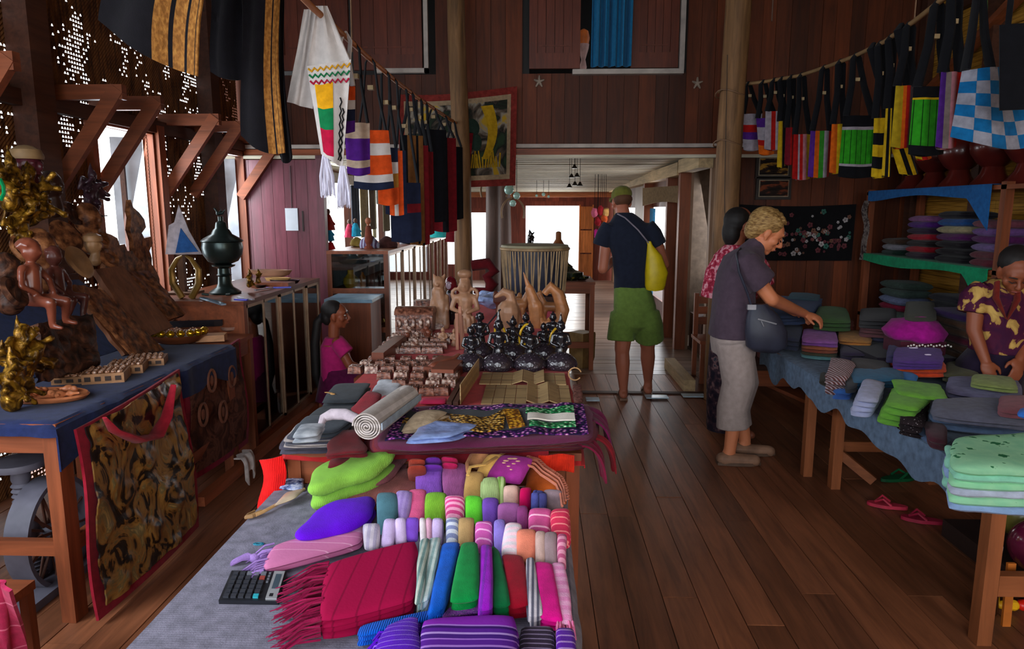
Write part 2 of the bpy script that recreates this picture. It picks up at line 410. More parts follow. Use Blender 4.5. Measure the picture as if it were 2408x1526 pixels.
# --- back wall above the passage, planks one by one, plus the lower right bay
wb = struct('wall_back')
x = -3.1; i = 0
XW = [(-2.55, -.98), (-.08, 1.38)]      # the two shuttered openings
while x < 3.62:
 w = RND.choice([.125, .14, .16]); yy = 7.0+RND.uniform(-.004, .004)
 zt = 4.42
 inwin = any(a < x+w/2 < b for a, b in XW)
 G().bb((x+.0015, yy, 2.2), (x+w-.0015, yy+.03, 2.86 if inwin else zt)).obj('plank', WD, wb, smooth=0)
 if x > 1.85: G().bb((x+.0015, yy, 0), (x+w-.0015, yy+.03, 2.2)).obj('plank', WD, wb, smooth=0)
 x += w
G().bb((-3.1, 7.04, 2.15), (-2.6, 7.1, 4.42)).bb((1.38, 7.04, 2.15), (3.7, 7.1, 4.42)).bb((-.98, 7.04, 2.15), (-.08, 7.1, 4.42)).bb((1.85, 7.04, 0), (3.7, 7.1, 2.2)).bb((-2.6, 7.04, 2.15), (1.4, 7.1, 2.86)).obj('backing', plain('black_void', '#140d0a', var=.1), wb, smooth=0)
for z, d, h, m in ((2.185, .06, .035, WHT), (2.13, .05, .06, WREDX), (2.085, .07, .03, WPALE)):
 tag(G().bb((-3.1, 7.0-d, z-h/2), (3.62, 7.0, z+h/2)).obj('trim_gallery', m, smooth=0), kind='structure')
# dark room behind the shutters
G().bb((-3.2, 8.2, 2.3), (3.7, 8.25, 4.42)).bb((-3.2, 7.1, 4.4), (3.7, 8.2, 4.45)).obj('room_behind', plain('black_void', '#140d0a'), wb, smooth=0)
# --- shuttered windows (ids 1 and 2): frame, louvre-panelled leaves
def shutter(par, x0, x1, z0, z1, y):
 f = .075
 p = G().bb((x0, y-.02, z0), (x0+f, y+.02, z1)).bb((x1-f, y-.02, z0), (x1, y+.02, z1)).bb((x0+f, y-.02, z0), (x1-f, y+.02, z0+.14)).bb((x0+f, y-.02, z0+.72), (x1-f, y+.02, z0+.80)).obj('shutter_leaf', WRED2, par, smooth=0)
 n = 4; w = (x1-x0-2*f)/n
 for i in range(n):
  G().bb((x0+f+i*w+.002, y-.006, z0+.14), (x0+f+(i+1)*w-.002, y+.006, z0+.72)).obj('shutter_board', WRED2, p, smooth=0)
 G().bb((x0+f+.02, y-.012, z0+.20), (x1-f-.02, y-.004, z0+.215)).bb((x0+f+.02, y-.012, z0+.65), (x1-f-.02, y-.004, z0+.665)).obj('moulding', WRED2, p, smooth=0)
 for i in range(2):
  ww = (x1-x0-2*f)/2
  G().bb((x0+f+i*ww+.02, y-.004, z0+.80), (x0+f+(i+1)*ww-.02, y+.002, z1-.08)).obj('pane', plain('dim_pane', '#3b5a66', rough=.2, var=.2), p, smooth=0)
 G().bb((x0+f, y-.02, z1-.08), (x1-f, y+.02, z1)).bb(((x0+x1)/2-.02, y-.02, z0+.8), ((x0+x1)/2+.02, y+.02, z1)).obj('rail', WRED2, p, smooth=0)
WRED2 = wood('shutter_wood', '#6a2f1c', axis='Z', rough=.45, dark=.6, rnd=.15)
w1 = struct('window_1')
shutter(w1, -2.5, -1.8, 2.9, 4.3, 6.99); shutter(w1, -1.76, -1.10, 2.9, 4.3, 6.99)
G().bb((-1.08, 6.95, 2.87), (-1.04, 7.0, 4.42)).bb((-1.55, 6.95, 2.87), (-1.04, 7.0, 2.91)).bb((-2.55, 6.95, 3.66), (-1.04, 7.0, 3.70)).bb((-2.58, 6.95, 2.87), (-2.54, 7.0, 4.42)).obj('window_frame', WHT, w1, smooth=0)
w2 = struct('window_2')
shutter(w2, -.08, .40, 2.9, 4.3, 6.985); shutter(w2, .88, 1.32, 2.9, 4.3, 6.985)
G().bb((.33, 6.92, 2.84), (1.37, 7.0, 2.885)).bb((1.33, 6.94, 2.885), (1.375, 7.0, 4.42)).obj('window_frame', WHT, w2, smooth=0)
cu = G().sheet(lambda u, v: (.50+.37*u+.012*v, 6.90+.035*sin(u*30)+.01*sin(u*71), 2.90+1.5*v), 60, 10, .006).obj('curtain', cloth('blue_curtain', '#1f6f9c', var=.12), w2); cu['label'] = 'teal blue cloth curtain'
lm = thing('painted_vase', 'pale vase on the sill between brown shutter and blue curtain', 'vase', (.44, 7.12, 2.91))
G().lathe([(.03, 0), (.035, .03), (.02, .10), (.05, .2), (.055, .24)], (.44, 7.12, 2.91), 12).obj('vessel', plain('vase_pale', '#b98e86'), lm)
G().lathe([(.05, .24), (.06, .30), (.045, .36), (.01, .38)], (.44, 7.12, 2.91), 12).obj('lid', plain('vase_orange', '#c2601e'), lm)
# carved star shapes on the wall
def star(px, py, lab):
 c = ony(px, py, 6.985); g = G()
 for a in range(5):
  th = a*2*pi/5+.3; g.cap(c, c+Vector((cos(th)*.045, 0, sin(th)*.05)), .017, .009, 6)
 tag(g.obj('wall_star', plain('star_grey', '#8f7d6e'), origin=c), lab, 'ornament')
star(1268, 192, 'small pale star ornament on dark plank wall under the left shutter')
star(1640, 196, 'small pale star ornament on plank wall beside the tall right post')
# --- purple plank wall closing the left bay
wp = struct('wall_purple'); x = -2.95
while x < -2.16:
 w = .115; G().bb((x+.0015, 6.96, 0), (min(x+w, -2.16)-.0015, 6.99, 2.06)).obj('plank', WPUR, wp, smooth=0); x += w
G().bb((-2.16, 6.93, 0), (-2.09, 7.02, 2.10)).obj('post', WPUR, wp, smooth=0)
G().bb((-3.0, 7.0, 0), (-2.1, 7.03, 2.1)).obj('backing', WD, wp, smooth=0)
# --- right wall: yellow split-bamboo matting between posts
wr = struct('wall_right')
MAT = patchy('yellow_mat', [(.35, '#7a541a'), (.5, '#a8762a'), (.65, '#bc8a38')], scale=3, stretch=(1, 1.2, 38), rough=.6, bump=.5)
z = 0; i = 0
while z < 4.4:
 y = -3.0
 while y < 7.0:
  G().bb((3.62+RND.uniform(0, .006), y+.002, z+.0015), (3.64, y+1.248, z+.108)).obj('mat_strip', MAT, wr, smooth=0); y += 1.25
 z += .11
for yy in (6.9, 5.9, 4.7, 3.4, 1.8): G().bb((3.52, yy-.05, 0), (3.62, yy+.05, 4.42)).obj('post', WDY, wr, smooth=0)
for zz in (2.35, 3.3): G().bb((3.55, -3, zz-.05), (3.62, 7.0, zz+.05)).obj('rail', WDY, wr, smooth=0)
G().bar((3.53, 6.9, 2.55), (3.53, 3.4, 4.1), .09, .05).obj('brace', WREDY, wr, smooth=0); G().bar((3.52, 5.9, 3.9), (3.52, 2.6, 3.0), .09, .05).obj('brace', WREDY, wr, smooth=0)
G().bb((3.645, -3, 0), (3.7, 7, 4.45)).obj('backing', WD, wr, smooth=0)
# --- left wall: woven bamboo with real gaps, posts, rails, two window openings
wl = struct('wall_left')
XL = -2.92; cw = .0130; holes = [(4.62, 5.30, .86, 2.13), (6.42, 6.93, .86, 2.09)]
def weave(y0, y1, z0, z1):
 ny = int((y1-y0)/cw); nz = int((z1-z0)/cw); g = G(); vs = []; fs = []
 yy = y0+np.arange(ny+1)*cw; zz = z0+np.arange(nz+1)*cw
 for j in range(nz+1):
  for i in range(ny+1):
   vs.append((XL+.004*((i//1+j//1) % 2), yy[i], zz[j]))
 rr = random.Random(5)
 for i in range(ny):
  for j in range(nz):
   yc, zc_ = yy[i]+cw/2, zz[j]+cw/2
   if any(a < yc < b and c < zc_ < d for a, b, c, d in holes): continue
   if i % 2 == 1 and j % 2 == 1:
    n = noise.noise(Vector((yc*3.2, zc_*2.6, 3)))*.6+noise.noise(Vector((yc*9, zc_*7, 9)))*.5
    if n+rr.random()*.5 > .43: continue
   fs.append((j*(ny+1)+i, j*(ny+1)+i+1, (j+1)*(ny+1)+i+1, (j+1)*(ny+1)+i))
 g.v = vs; g.f = fs; g.m = [0]*len(fs); return g
BAM = patchy('bamboo_weave', [(.35, '#3f2415'), (.5, '#6d4427'), (.68, '#8a5c34')], scale=4, stretch=(1, 12, 1.5), rough=.6)
g = weave(2.2, 6.98, 0, 4.42); bw = g.obj('bamboo_weave', BAM, wl, smooth=0); bw['kind'] = 'stuff'
for yy, w in ((2.3, .12), (4.02, .17), (5.37, .09), (6.22, .16), (7.0, .07), (4.58, .06), (6.40, .05)):
 G().bb((XL+.01, yy-w/2, 0), (XL+.01+w*.8, yy+w/2, 4.42 if w > .1 else 2.2)).obj('post', WDY if w > .1 else WRED, wl, smooth=0)
for zz in (.78, 2.19, 3.3): G().bb((XL+.01, 2.2, zz-.045), (XL+.07, 7.0, zz+.045)).obj('rail', WDY, wl, smooth=0)
G().bb((XL-.02, -2.9, 0), (XL+.02, 2.2, .9)).bb((XL-.02, -2.9, 2.7), (XL+.02, 2.2, 4.42)).bb((XL-.02, -2.9, .9), (XL+.02, -.2, 2.7)).bb((XL-.02, 1.8, .9), (XL+.02, 2.2, 2.7)).obj('panel', WD, wl, smooth=0)
# brackets under the eave shelf along the left wall
for n, yb in enumerate((3.36, 4.23, 4.66, 5.5, 5.95, 7.12-.2)):
 G().bar((XL, yb, 2.26), (-2.44, yb, 2.26), .05, .085).obj('bracket_arm', WREDX, wl, smooth=0)
 G().bar((XL+.01, yb-.006, 1.70), (-2.47, yb-.006, 2.28), .048, .085).obj('bracket_strut', WREDX, wl, smooth=0)
G().bb((XL+.01, 2.2, 2.215), (-2.62, 2.9, 2.235)).obj('shelf_board', WDY, wl, smooth=0)
for n, (a, b, c, d) in enumerate(holes):
 w = struct('window_%d' % (n+3), (XL, (a+b)/2, c))
 G().bb((XL-.03, a-.03, c-.04), (XL+.05, a, d+.04)).bb((XL-.03, b, c-.04), (XL+.05, b+.03, d+.04)).bb((XL-.03, a-.03, d), (XL+.05, b+.03, d+.05)).bb((XL-.03, a-.03, c-.05), (XL+.08, b+.03, c)).obj('window_frame', WRED, w, smooth=0)
 # a shutter leaf standing open outside, weathered grey
 G().bar((XL-.03, b-.01, (c+d)/2), (XL-.22, b-.10+.02*n, (c+d)/2), .03, d-c-.05, up=(0, 0, 1)).obj('open_shutter', plain('weathered_grey', '#b4bcc6', var=.35, scale=5), w, smooth=0)
 G().bar((XL-.12, b-.14, c), (XL-.12, b-.14, d-.1), .035, .02).obj('shutter_rail', WDY, w, smooth=0)
# front wall behind the camera, open in the middle
wf = struct('wall_front')
G().bb((-3, -2.95, 0), (-2.5, -2.9, 4.42)).bb((3.4, -2.95, 0), (3.7, -2.9, 4.42)).bb((-3, -2.95, 3.2), (3.7, -2.9, 4.42)).bb((-3, -2.95, 0), (3.7, -2.9, .5)).bb((.8, -2.95, .5), (1.8, -2.9, 3.2)).obj('panel', WD, wf, smooth=0)
# --- tall posts
def log_post(x, y, z0, z1, r0, r1, mat, lean=0, seed=0, par=None, name='post'):
 g = G(); pts = []; rs = []
 for i in range(15):
  t = i/14; z = z0+(z1-z0)*t
  pts.append((x+lean*t+noise.noise(Vector((seed, z*.8, 0)))*.022, y+noise.noise(Vector((seed, z*.8, 5)))*.02, z)); rs.append((r0*(1-t)+r1*t)*(1+.05*noise.noise(Vector((z*2.2, seed, 0)))))
 g.tube(pts, rs, 14); return g.obj(name, mat, par, 50)
pr = struct('trim_right_post'); c = onz(1682, 938, 0)
log_post(c.x, c.y, 0, 4.42, .098, .100, WPOST, .035, 3, pr)
G().bar((c.x-.06, c.y-.105, 2.75), (c.x-.03, c.y-.1, 1.7), .004, .004).bar((c.x-.03, c.y-.1, 1.7), (c.x+.0, c.y-.105, 1.2), .004, .004).obj('wire', plain('wire_dark', '#2a211d'), pr)
for zz in (2.48, 2.1): G().tube([(c.x+.11*cos(a), c.y+.11*sin(a), zz+.02*sin(a*2)) for a in [2*pi*i/16 for i in range(16)]], .006, 5, closed=True).obj('rope_loop', plain('rope', '#7c5b40'), pr)
pl = struct('trim_centre_post'); c2 = ony(1095, 640, 6.6)
log_post(c2.x, 6.6, 0, 4.42, .085, .078, WPOST, -.07, 8, pl)
pm = struct('trim_passage_post')
log_post(ony(1160, 600, 8.6).x, 8.6, 0, 2.1, .10, .085, wood('grey_log', '#6b5248', axis='Z'), 0, 21, pm); log_post(ony(1186, 600, 9.3).x, 9.3, 0, 2.1, .10, .09, wood('grey_log', '#6b5248', axis='Z'), 0, 33, pm)
# --- passage: left colonnade, right wall, far end
wq = struct('wall_passage_left')
G().bb((-2.78, 7.03, 0), (-2.72, 16, .8)).bb((-2.78, 7.03, 1.95), (-2.72, 16, 2.3)).obj('panel', WD, wq, smooth=0)
for yy in (7.3, 8.1, 10.2, 12.4, 14.4): G().bb((-2.78, yy-.05, 0), (-2.68, yy+.05, 2.2)).obj('post', WD, wq, smooth=0)
G().bb((-2.5, 7.1, 1.90), (-2.42, 15.9, 2.02)).obj('fabric_beam', wood('grey_beam', '#8f8377', axis='Y'), wq, smooth=0)
wz = struct('wall_passage_right')
for a, b in ((7.03, 7.12), (7.95, 8.75), (10.6, 12.4), (13.6, 15.9)):
 y = a
 while y < b-.01:
  y2 = min(y+.16, b); G().bb((1.70, y+.002, 0), (1.73, y2-.002, 2.1)).obj('plank', wood('right_plank', '#8a6a52', axis='Z'), wz, smooth=0); y = y2
for a, b in ((8.75, 10.6), (12.4, 13.6)): G().bb((1.70, a, 0), (1.73, b, .35)).bb((1.70, a, 1.62), (1.73, b, 2.1)).obj('panel', WD, wz, smooth=0)
G().bb((1.56, 7.0, 1.98), (1.70, 8.0, 2.12)).bb((1.56, 8.05, 1.96), (1.70, 15.9, 2.10)).obj('cornice', WPALEY, wz, smooth=0)
for yy in (8.0, 8.75, 10.6): G().bb((1.58, yy-.05, 0), (1.70, yy+.05, 2.0)).obj('post', WRED, wz, smooth=0)
# side room behind the doorway
G().bb((3.3, 7.1, 0), (3.35, 9, 2.2)).bb((1.73, 8.9, 0), (3.3, 8.95, 2.2)).bb((1.73, 7.1, 2.15), (3.3, 8.95, 2.2)).bb((1.75, 7.1, -.05), (3.3, 8.95, 0)).obj('side_room', plain('side_room_grey', '#6a5a4c'), wz, smooth=0)
wy = struct('wall_far')
Y = 16.0
def fx(px): return ony(px, 560, Y).x
def fz(py): return ony(1262, py, Y).z
WFAR = wood('far_wall', '#7d3c2c', axis='Z', rough=.5)
O = [(fx(1052), fx(1146), fz(622), fz(500)), (fx(1234), fx(1361), fz(640), fz(484))]
xs = -2.8
while xs < 1.75:
 w = .15; xm = xs+w/2; hit = [o for o in O if o[0] < xm < o[1]]
 if hit:
  G().bb((xs, Y, 0), (xs+w+.001, Y+.04, hit[0][2])).obj('plank', WFAR, wy, smooth=0); G().bb((xs, Y, hit[0][3]), (xs+w+.001, Y+.04, 2.2)).obj('plank', WFAR, wy, smooth=0)
 else: G().bb((xs, Y, 0), (xs+w+.001, Y+.04, 2.2)).obj('plank', WFAR, wy, smooth=0)
 xs += w
for o in O: G().bb((o[0]-.1, Y-.03, o[2]), (o[0], Y+.05, o[3])).bb((o[1], Y-.03, o[2]), (o[1]+.1, Y+.05, o[3])).bb((o[0]-.1, Y-.03, o[3]), (o[1]+.1, Y+.05, o[3]+.1)).obj('door_frame', WFAR, wy, smooth=0)
tag(G().bb((-2.7, 15.6, 1.86), (1.7, 15.7, 1.97)).obj('trim_lintel', wood('lintel', '#b06a45', axis='X'), smooth=0), kind='structure')
dr = struct('door_1'); xa = O[1][1]
for i in range(3):
 G().bb((xa+.02, Y-.06-.0, .1+i*.53), (xa+.30, Y-.04, .1+i*.53+.50)).obj('door_panel', wood('door_orange', '#c0763f', axis='Z'), dr, smooth=0)
G().bb((xa, Y-.07, .05), (xa+.03, Y-.03, 1.7)).bb((xa+.29, Y-.07, .05), (xa+.32, Y-.03, 1.7)).obj('stile', wood('door_orange', '#c0763f', axis='Z'), dr, smooth=0)
# curb between hall and side platform, pale strips painted as light reflected on the sill
tag(G().bb((1.30, 6.05, 0), (1.40, 7.0, .10)).obj('trim_curb', WPALEY, smooth=0), kind='structure')
tag(G().bb((-.2, 5.93, 0), (1.5, 6.0, .012)).obj('trim_threshold', WDX, smooth=0), kind='structure')
for (a, b, y, lab) in ((1378, 1409, 939, 'painted light strip on the floor boards beside the maroon cloth stack'), (1518, 1570, 933, 'painted light strip on the floor boards beside the sandal heel of the man'), (1604, 1656, 930, 'painted light strip on the floor boards at the foot of the tall right post')):
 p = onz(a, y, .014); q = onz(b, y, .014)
 tag(G().box(((p.x+q.x)/2, p.y, .016), (q.x-p.x, .10, .008)).obj('painted_light_strip', plain('light_strip_paint', '#b7d0dd', rough=.3)), lab, 'strip')
# ================================================================ CENTRE TABLES
def table(name, label, x0, x1, y0, y1, h, leg=.045, apron=.09, rail=None, mat=None, top=.025, cat='table', legw=None):
 m = mat or WRED; t = thing(name, label, cat, ((x0+x1)/2, (y0+y1)/2, 0))
 G().bb((x0, y0, h-top), (x1, y1, h)).obj('tabletop', WREDX, t, smooth=0)
 lw = legw or leg
 for a in (x0+.005, x1-lw-.005):
  for b in (y0+.005, y1-leg-.005): G().bb((a, b, 0), (a+lw, b+leg, h-top)).obj('leg', m, t, smooth=0)
 for b in (y0+.012, y1-.03): G().bb((x0+lw, b, h-top-apron), (x1-lw, b+.018, h-top)).obj('apron', WREDX, t, smooth=0)
 for a in (x0+.012, x1-.03): G().bb((a, y0+leg, h-top-apron), (a+.018, y1-leg, h-top)).obj('apron', WREDY, t, smooth=0)
 if rail:
  for b in (y0+.015, y1-.05): G().bb((x0+lw, b, rail-.03), (x1-lw, b+.03, rail+.03)).obj('rail', WREDX, t, smooth=0)
  for a in (x0+.012, x1-.04): G().bb((a, y0+leg, rail-.03), (a+.03, y1-leg, rail+.03)).obj('rail', WREDY, t, smooth=0)
 return t
T1 = (-.80, .085, .55, 2.08, .72); T2 = (-.80, .145, 2.12, 5.95, .82)
table('display_table', 'wooden table under the grey cloth carrying the rows of folded scarves', T1[0], T1[1], T1[2], T1[3], T1[4]-.004, rail=.15)
table('display_table', 'long wooden table under the red cloth carrying wood carvings', T2[0], T2[1], T2[2], T2[3], T2[4]-.004, leg=.05, rail=.15, legw=.042)
def drape(name, x0, x1, y0, y1, z, mat, label, dl=.05, dr=.05, df=.05, db=.0, t=.004, wav=.006, seed=0, nu=40, nv=50, ragged=0):
 """cloth lying on a table top and hanging over its edges"""
 def fn(u, v):
  W_ = dl+(x1-x0)+dr; L_ = df+(y1-y0)+db; s = u*W_-dl; q = v*L_-df
  x = x0+s; y = y0+q; zz = z
  n = noise.noise(Vector((x*6, y*6, seed)))*wav*.12
  if s < 0: x = x0-.008-.006*noise.noise(Vector((y*9, seed, 0))); zz = z+s*(1+ragged*noise.noise(Vector((y*4, seed, 2)))); x -= .01*min(1, -s*12)*noise.noise(Vector((y*5, 1, seed)))
  elif s > x1-x0: x = x1+.008+wav*2*abs(noise.noise(Vector((y*7, seed, 4)))); zz = z-(s-(x1-x0))*(1+ragged*noise.noise(Vector((y*4, seed, 7))))
  if q < 0: y = y0-.008-wav*2*abs(noise.noise(Vector((x*7, seed, 8)))); zz = min(zz, z+q*(1+ragged*noise.noise(Vector((x*4, seed, 9)))))
  elif q > y1-y0: y = y1+.01; zz = min(zz, z-(q-(y1-y0)))
  return (x, y, zz+abs(n))
 return tag(G().sheet(fn, nu, nv, t).obj(name, mat), label, 'tablecloth')
GREYC = cloth('grey_weave', '#807c8c', '#746f80', 130, 'Y', var=.3, band=.35, weave=260)
drape('tablecloth', T1[0], T1[1], T1[2], T1[3]-.01, T1[4]+.001, GREYC, 'grey woven cloth under the rows of folded scarves', dl=.05, dr=.10, df=.03)
REDC = cloth('red_cloth', '#c22a2c', var=.15)
drape('tablecloth', T2[0], T2[1], T2[2], T2[3], T2[4]+.001, REDC, 'bright red cloth under the wood carvings', dl=.05, dr=.05, df=.035, db=.03, seed=4, ragged=.6)
g = G().sheet(lambda u, v: (-.815-.02*sin(v*5)-.03*v, 2.04-.012*v+.012*sin(u*9), .822-.21*v) if True else 0, 6, 10, .006)
g = G().sheet(lambda u, v: (-.845+.07*u+.012*sin(v*6), 2.03-.010*sin(u*3.1)-.01*v, .815-.20*v+.015*u), 8, 12, .006)
tag(g.obj('hanging_ribbon', cloth('scarlet_ribbon', '#e01414', knit=60)), 'scarlet cloth strip hanging off the front left corner of the carvings table', 'cloth')
_seed = [0]
def towel(label, c4, mat, t=.03, layers=2, name='folded_scarf', cat='scarf', group=None, p=4, wob=.005, nu=9, nv=9, fringe=None, parent=None, drop=0, rc=.3):
 """c4: four (px, py, z) corners of the upper face: near-left, near-right, far-right, far-left"""
 _seed[0] += 1; sd = _seed[0]; P = [onz(*c)-Vector((0, 0, drop)) for c in c4]
 nrm = (P[1]-P[0]).cross(P[3]-P[0]).normalized(); nrm = nrm if nrm.z > 0 else -nrm
 g = G(); lt = t/layers; r = random.Random(sd)
 for i in range(layers):
  o = -nrm*(lt*(i+.5)); j = [Vector((r.uniform(-1, 1), r.uniform(-1, 1), 0))*(.004 if i else 0) for _ in range(4)]
  # the fold: every second layer is a touch shorter at the open end
  g.slab([P[k]+o+j[k] for k in range(4)], lt*1.12, sd*3+i, nu, nv, p, wob, 0, rc)
 o = g.obj(name, mat, parent, 60)
 if parent is None: tag(o, label, cat, group)
 if fringe:
  side, ln, n, fm = fringe; A, B = {'L': (P[0], P[3]), 'R': (P[1], P[2]), 'N': (P[0], P[1]), 'F': (P[3], P[2])}[side]
  A = A-nrm*t*.5; B = B-nrm*t*.5
  inn = {'L': P[1]-P[0], 'R': P[0]-P[1], 'N': P[3]-P[0], 'F': P[0]-P[3]}[side].normalized(); fg = G()
  for i in range(n):
   s = A.lerp(B, (i+r.random())/n)+Vector((0, 0, r.uniform(-t*.4, t*.45))); d = -inn*ln*r.uniform(.55, 1.1); zb = min(P[0].z, P[1].z)-t
   side_ = Vector((-inn.y, inn.x, 0))*r.uniform(-.35, .35)*ln
   q = [s+inn*.006, s+d*.35+side_*.3, s+d*.7+side_*.7, s+d+side_]; q[2].z = max(zb+.004, q[2].z-.012); q[3].z = max(zb+.003, q[3].z-.02)
   fg.tube(q, [.0028, .0026, .002, .001], 4)
  fo = fg.obj('fringe', fm, o)
 return o
B1 = T1[4]   # .72
def row(items, z0=B1, rise=.08, t=.046, zfar=None, layers=2, shift=0):
 for it in items:
  lab, (xl, xr, yt, yb), mat = it[:3]; opt = it[3] if len(it) > 3 else {}
  dx = opt.get('dx', 0); dy = opt.get('dy', 0); tt = opt.get('t', t)
  yb += 13; towel(lab, [(xl, yb, z0+tt+.002), (xr, yb-dy, z0+tt+.002), (xr+dx, yt-dy, z0+tt+opt.get('rise', rise)), (xl+dx, yt, z0+tt+opt.get('rise', rise))], mat, tt, opt.get('layers', layers), p=opt.get('p', 3), rc=.45, wob=opt.get('wob', .008), name=opt.get('name', 'folded_scarf'), cat=opt.get('cat', 'scarf'), fringe=opt.get('fr'))
def C(n, c, **k):
 if k.get('stripes', 99) < 50: k['stripes'] *= 2.2
 import colorsys; h, s, v = colorsys.rgb_to_hsv(*[int(c[i:i+2], 16)/255 for i in (1, 3, 5)]); r = colorsys.hsv_to_rgb(h, min(1, s*1.22), v*.95)
 return cloth('c_'+n, '#%02x%02x%02x' % tuple(int(x*255) for x in r), **k)
# row under the maroon stack, far side of the grey cloth
row([
 ('violet folded scarf behind the pale violet bundle, far row', (998, 1040, 1068, 1090), C('vio0', '#7a43a8')),
 ('raspberry folded scarf behind the mauve bundle, far row', (1036, 1078, 1066, 1092), C('rasp0', '#c23a6c')),
 ('russet rolled scarf beside the brown towels, far row', (962, 1000, 1072, 1108), C('rus0', '#9a4a3c')),
], rise=.10, t=.04)
row([
 ('pale violet crepe scarf bundle standing left of the mauve one', (978, 1040, 1083, 1152), C('v1', '#a070d0', knit=90), dict(layers=3, t=.045)),
 ('mauve crepe scarf bundle between violet and tan bundles', (1040, 1096, 1085, 1162), C('m1', '#a8699a', knit=90), dict(layers=3, t=.045)),
 ('tan folded scarf under the yellow bag handles', (1092, 1140, 1105, 1166), C('tan', '#c2a06c')),
 ('pale green folded scarf with cream edges below the plum bag', (1134, 1172, 1120, 1180), C('lg', '#b4c890', knit=110), dict(layers=3)),
 ('lime edged cream scarf standing on its side below the plum bag', (1168, 1188, 1118, 1182), C('lg2', '#c9dca0', col2='#7fa04e', stripes=60, axis='X'), dict(layers=3)),
 ('cream pink folded scarf beside the lime edged one', (1184, 1222, 1140, 1184), C('cp', '#d9b8ac')),
 ('hot pink folded scarf left of the slate blue pair', (1220, 1250, 1144, 1192), C('hp', '#c81f66')),
 ('slate blue folded scarf right of the hot pink one', (1250, 1266, 1160, 1198), C('sb', '#5a5f9a')),
 ('dark slate folded scarf at the end beside the grey bundle', (1265, 1286, 1162, 1200), C('sb2', '#4a4a78')),
 ('grey brown folded bundle under the orange lace cloth', (1280, 1328, 1152, 1194), C('gb', '#8c7a80')),
], rise=.06)
row([
 ('teal grey folded scarf right of the bright purple towel', (886, 936, 1150, 1226), C('tg', '#557882')),
 ('lilac folded scarf between teal grey and rose pink', (920, 962, 1148, 1216), C('li', '#b7a0d4', col2='#9a7fc0', stripes=70, axis='X'), dict(dx=10)),
 ('rose pink folded scarf left of the moss green one', (952, 998, 1142, 1218), C('rp', '#ec7aa4'), dict(dx=6)),
 ('moss green folded scarf in the second full row', (995, 1050, 1152, 1218), C('mg', '#8cbe4c', knit=80)),
 ('candy pink striped scarf right of the moss green one', (1045, 1093, 1162, 1216), C('cs', '#e0669c', col2='#f0a0c0', stripes=45, axis='Y')),
 ('bright spring green folded scarf with pointed top', (1094, 1136, 1163, 1222), C('bg', '#76d050')),
 ('deep lavender folded scarf right of the spring green one', (1134, 1171, 1166, 1226), C('dl', '#7e5cb0')),
 ('dusty mauve folded scarf beside the deep lavender one', (1170, 1220, 1182, 1226), C('dm', '#9a6496')),
 ('plum mauve narrow folded scarf left of the striped pink pair', (1218, 1243, 1186, 1240), C('pm', '#8a4a7a')),
 ('pink scarf with pale lines folded wide near the right leg', (1242, 1300, 1192, 1246), C('ps', '#cf6a9c', col2='#f0b0cc', stripes=22, axis='Y', band=.15)),
 ('coral pink fringed scarf at the right end above the table leg', (1298, 1344, 1190, 1262), C('co', '#d8506e', col2='#ee8888', stripes=30, axis='Y', band=.2)),
], rise=.058)
row([
 ('grey white fringed scarf beside the long striped pink towel', (850, 888, 1226, 1278), C('gw', '#c4bcc8', col2='#a098b0', stripes=60, axis='X')),
 ('pale lilac narrow scarf next to the grey white one', (890, 922, 1216, 1272), C('pl', '#cdbbe0'), dict(dx=8)),
 ('milky lilac folded scarf left of the purple wedge', (925, 954, 1214, 1268), C('ml', '#dac8ea'), dict(dx=4)),
 ('purple wedge of folded scarf between the pale ones', (955, 985, 1216, 1262), C('pw', '#8a62c8')),
 ('thin cream white scarf edge in the third row', (985, 1001, 1215, 1266), C('cw', '#e6dce0')),
 ('frilled blush scarf edge left of the pale violet fold', (1001, 1018, 1216, 1266), C('fb', '#dfb2c6')),
 ('pale violet folded scarf left of the grey blue one', (1017, 1043, 1215, 1268), C('pv', '#d2bfe6')),
 ('grey blue striped scarf left of the sand coloured one', (1045, 1078, 1214, 1268), C('gbs', '#8f96b8', col2='#c8ccd8', stripes=70, axis='Y')),
 ('sand coloured folded scarf above the emerald green one', (1076, 1116, 1213, 1270), C('sa', '#b89a72')),
 ('orchid pink folded scarf with pale lines above the purple strips', (1114, 1156, 1219, 1276), C('op', '#d070b4', col2='#e8a8d4', stripes=35, axis='Y', band=.2)),
 ('lavender folded scarf with loose end beside the white one', (1160, 1188, 1218, 1284), C('lv', '#9c8cd4')),
 ('white and rose tie dyed scarf above the dark red fold', (1182, 1228, 1225, 1300), C('wr', '#e6dce2', col2='#f0c8d4', stripes=30, axis='Y')),
 ('salmon folded scarf right of the white tie dyed one', (1215, 1260, 1238, 1306), C('sal', '#ec9a84')),
 ('pale stone folded scarf right of the salmon one', (1256, 1282, 1244, 1314), C('st', '#c8aca4')),
 ('grey taupe folded scarf with frayed edge', (1280, 1314, 1245, 1317), C('ta', '#9c888c')),
 ('faded rose folded scarf at the right end of the third row', (1313, 1334, 1250, 1322), C('fr', '#bf6a8c', col2='#d890a8', stripes=30, axis='Y')),
], rise=.055)
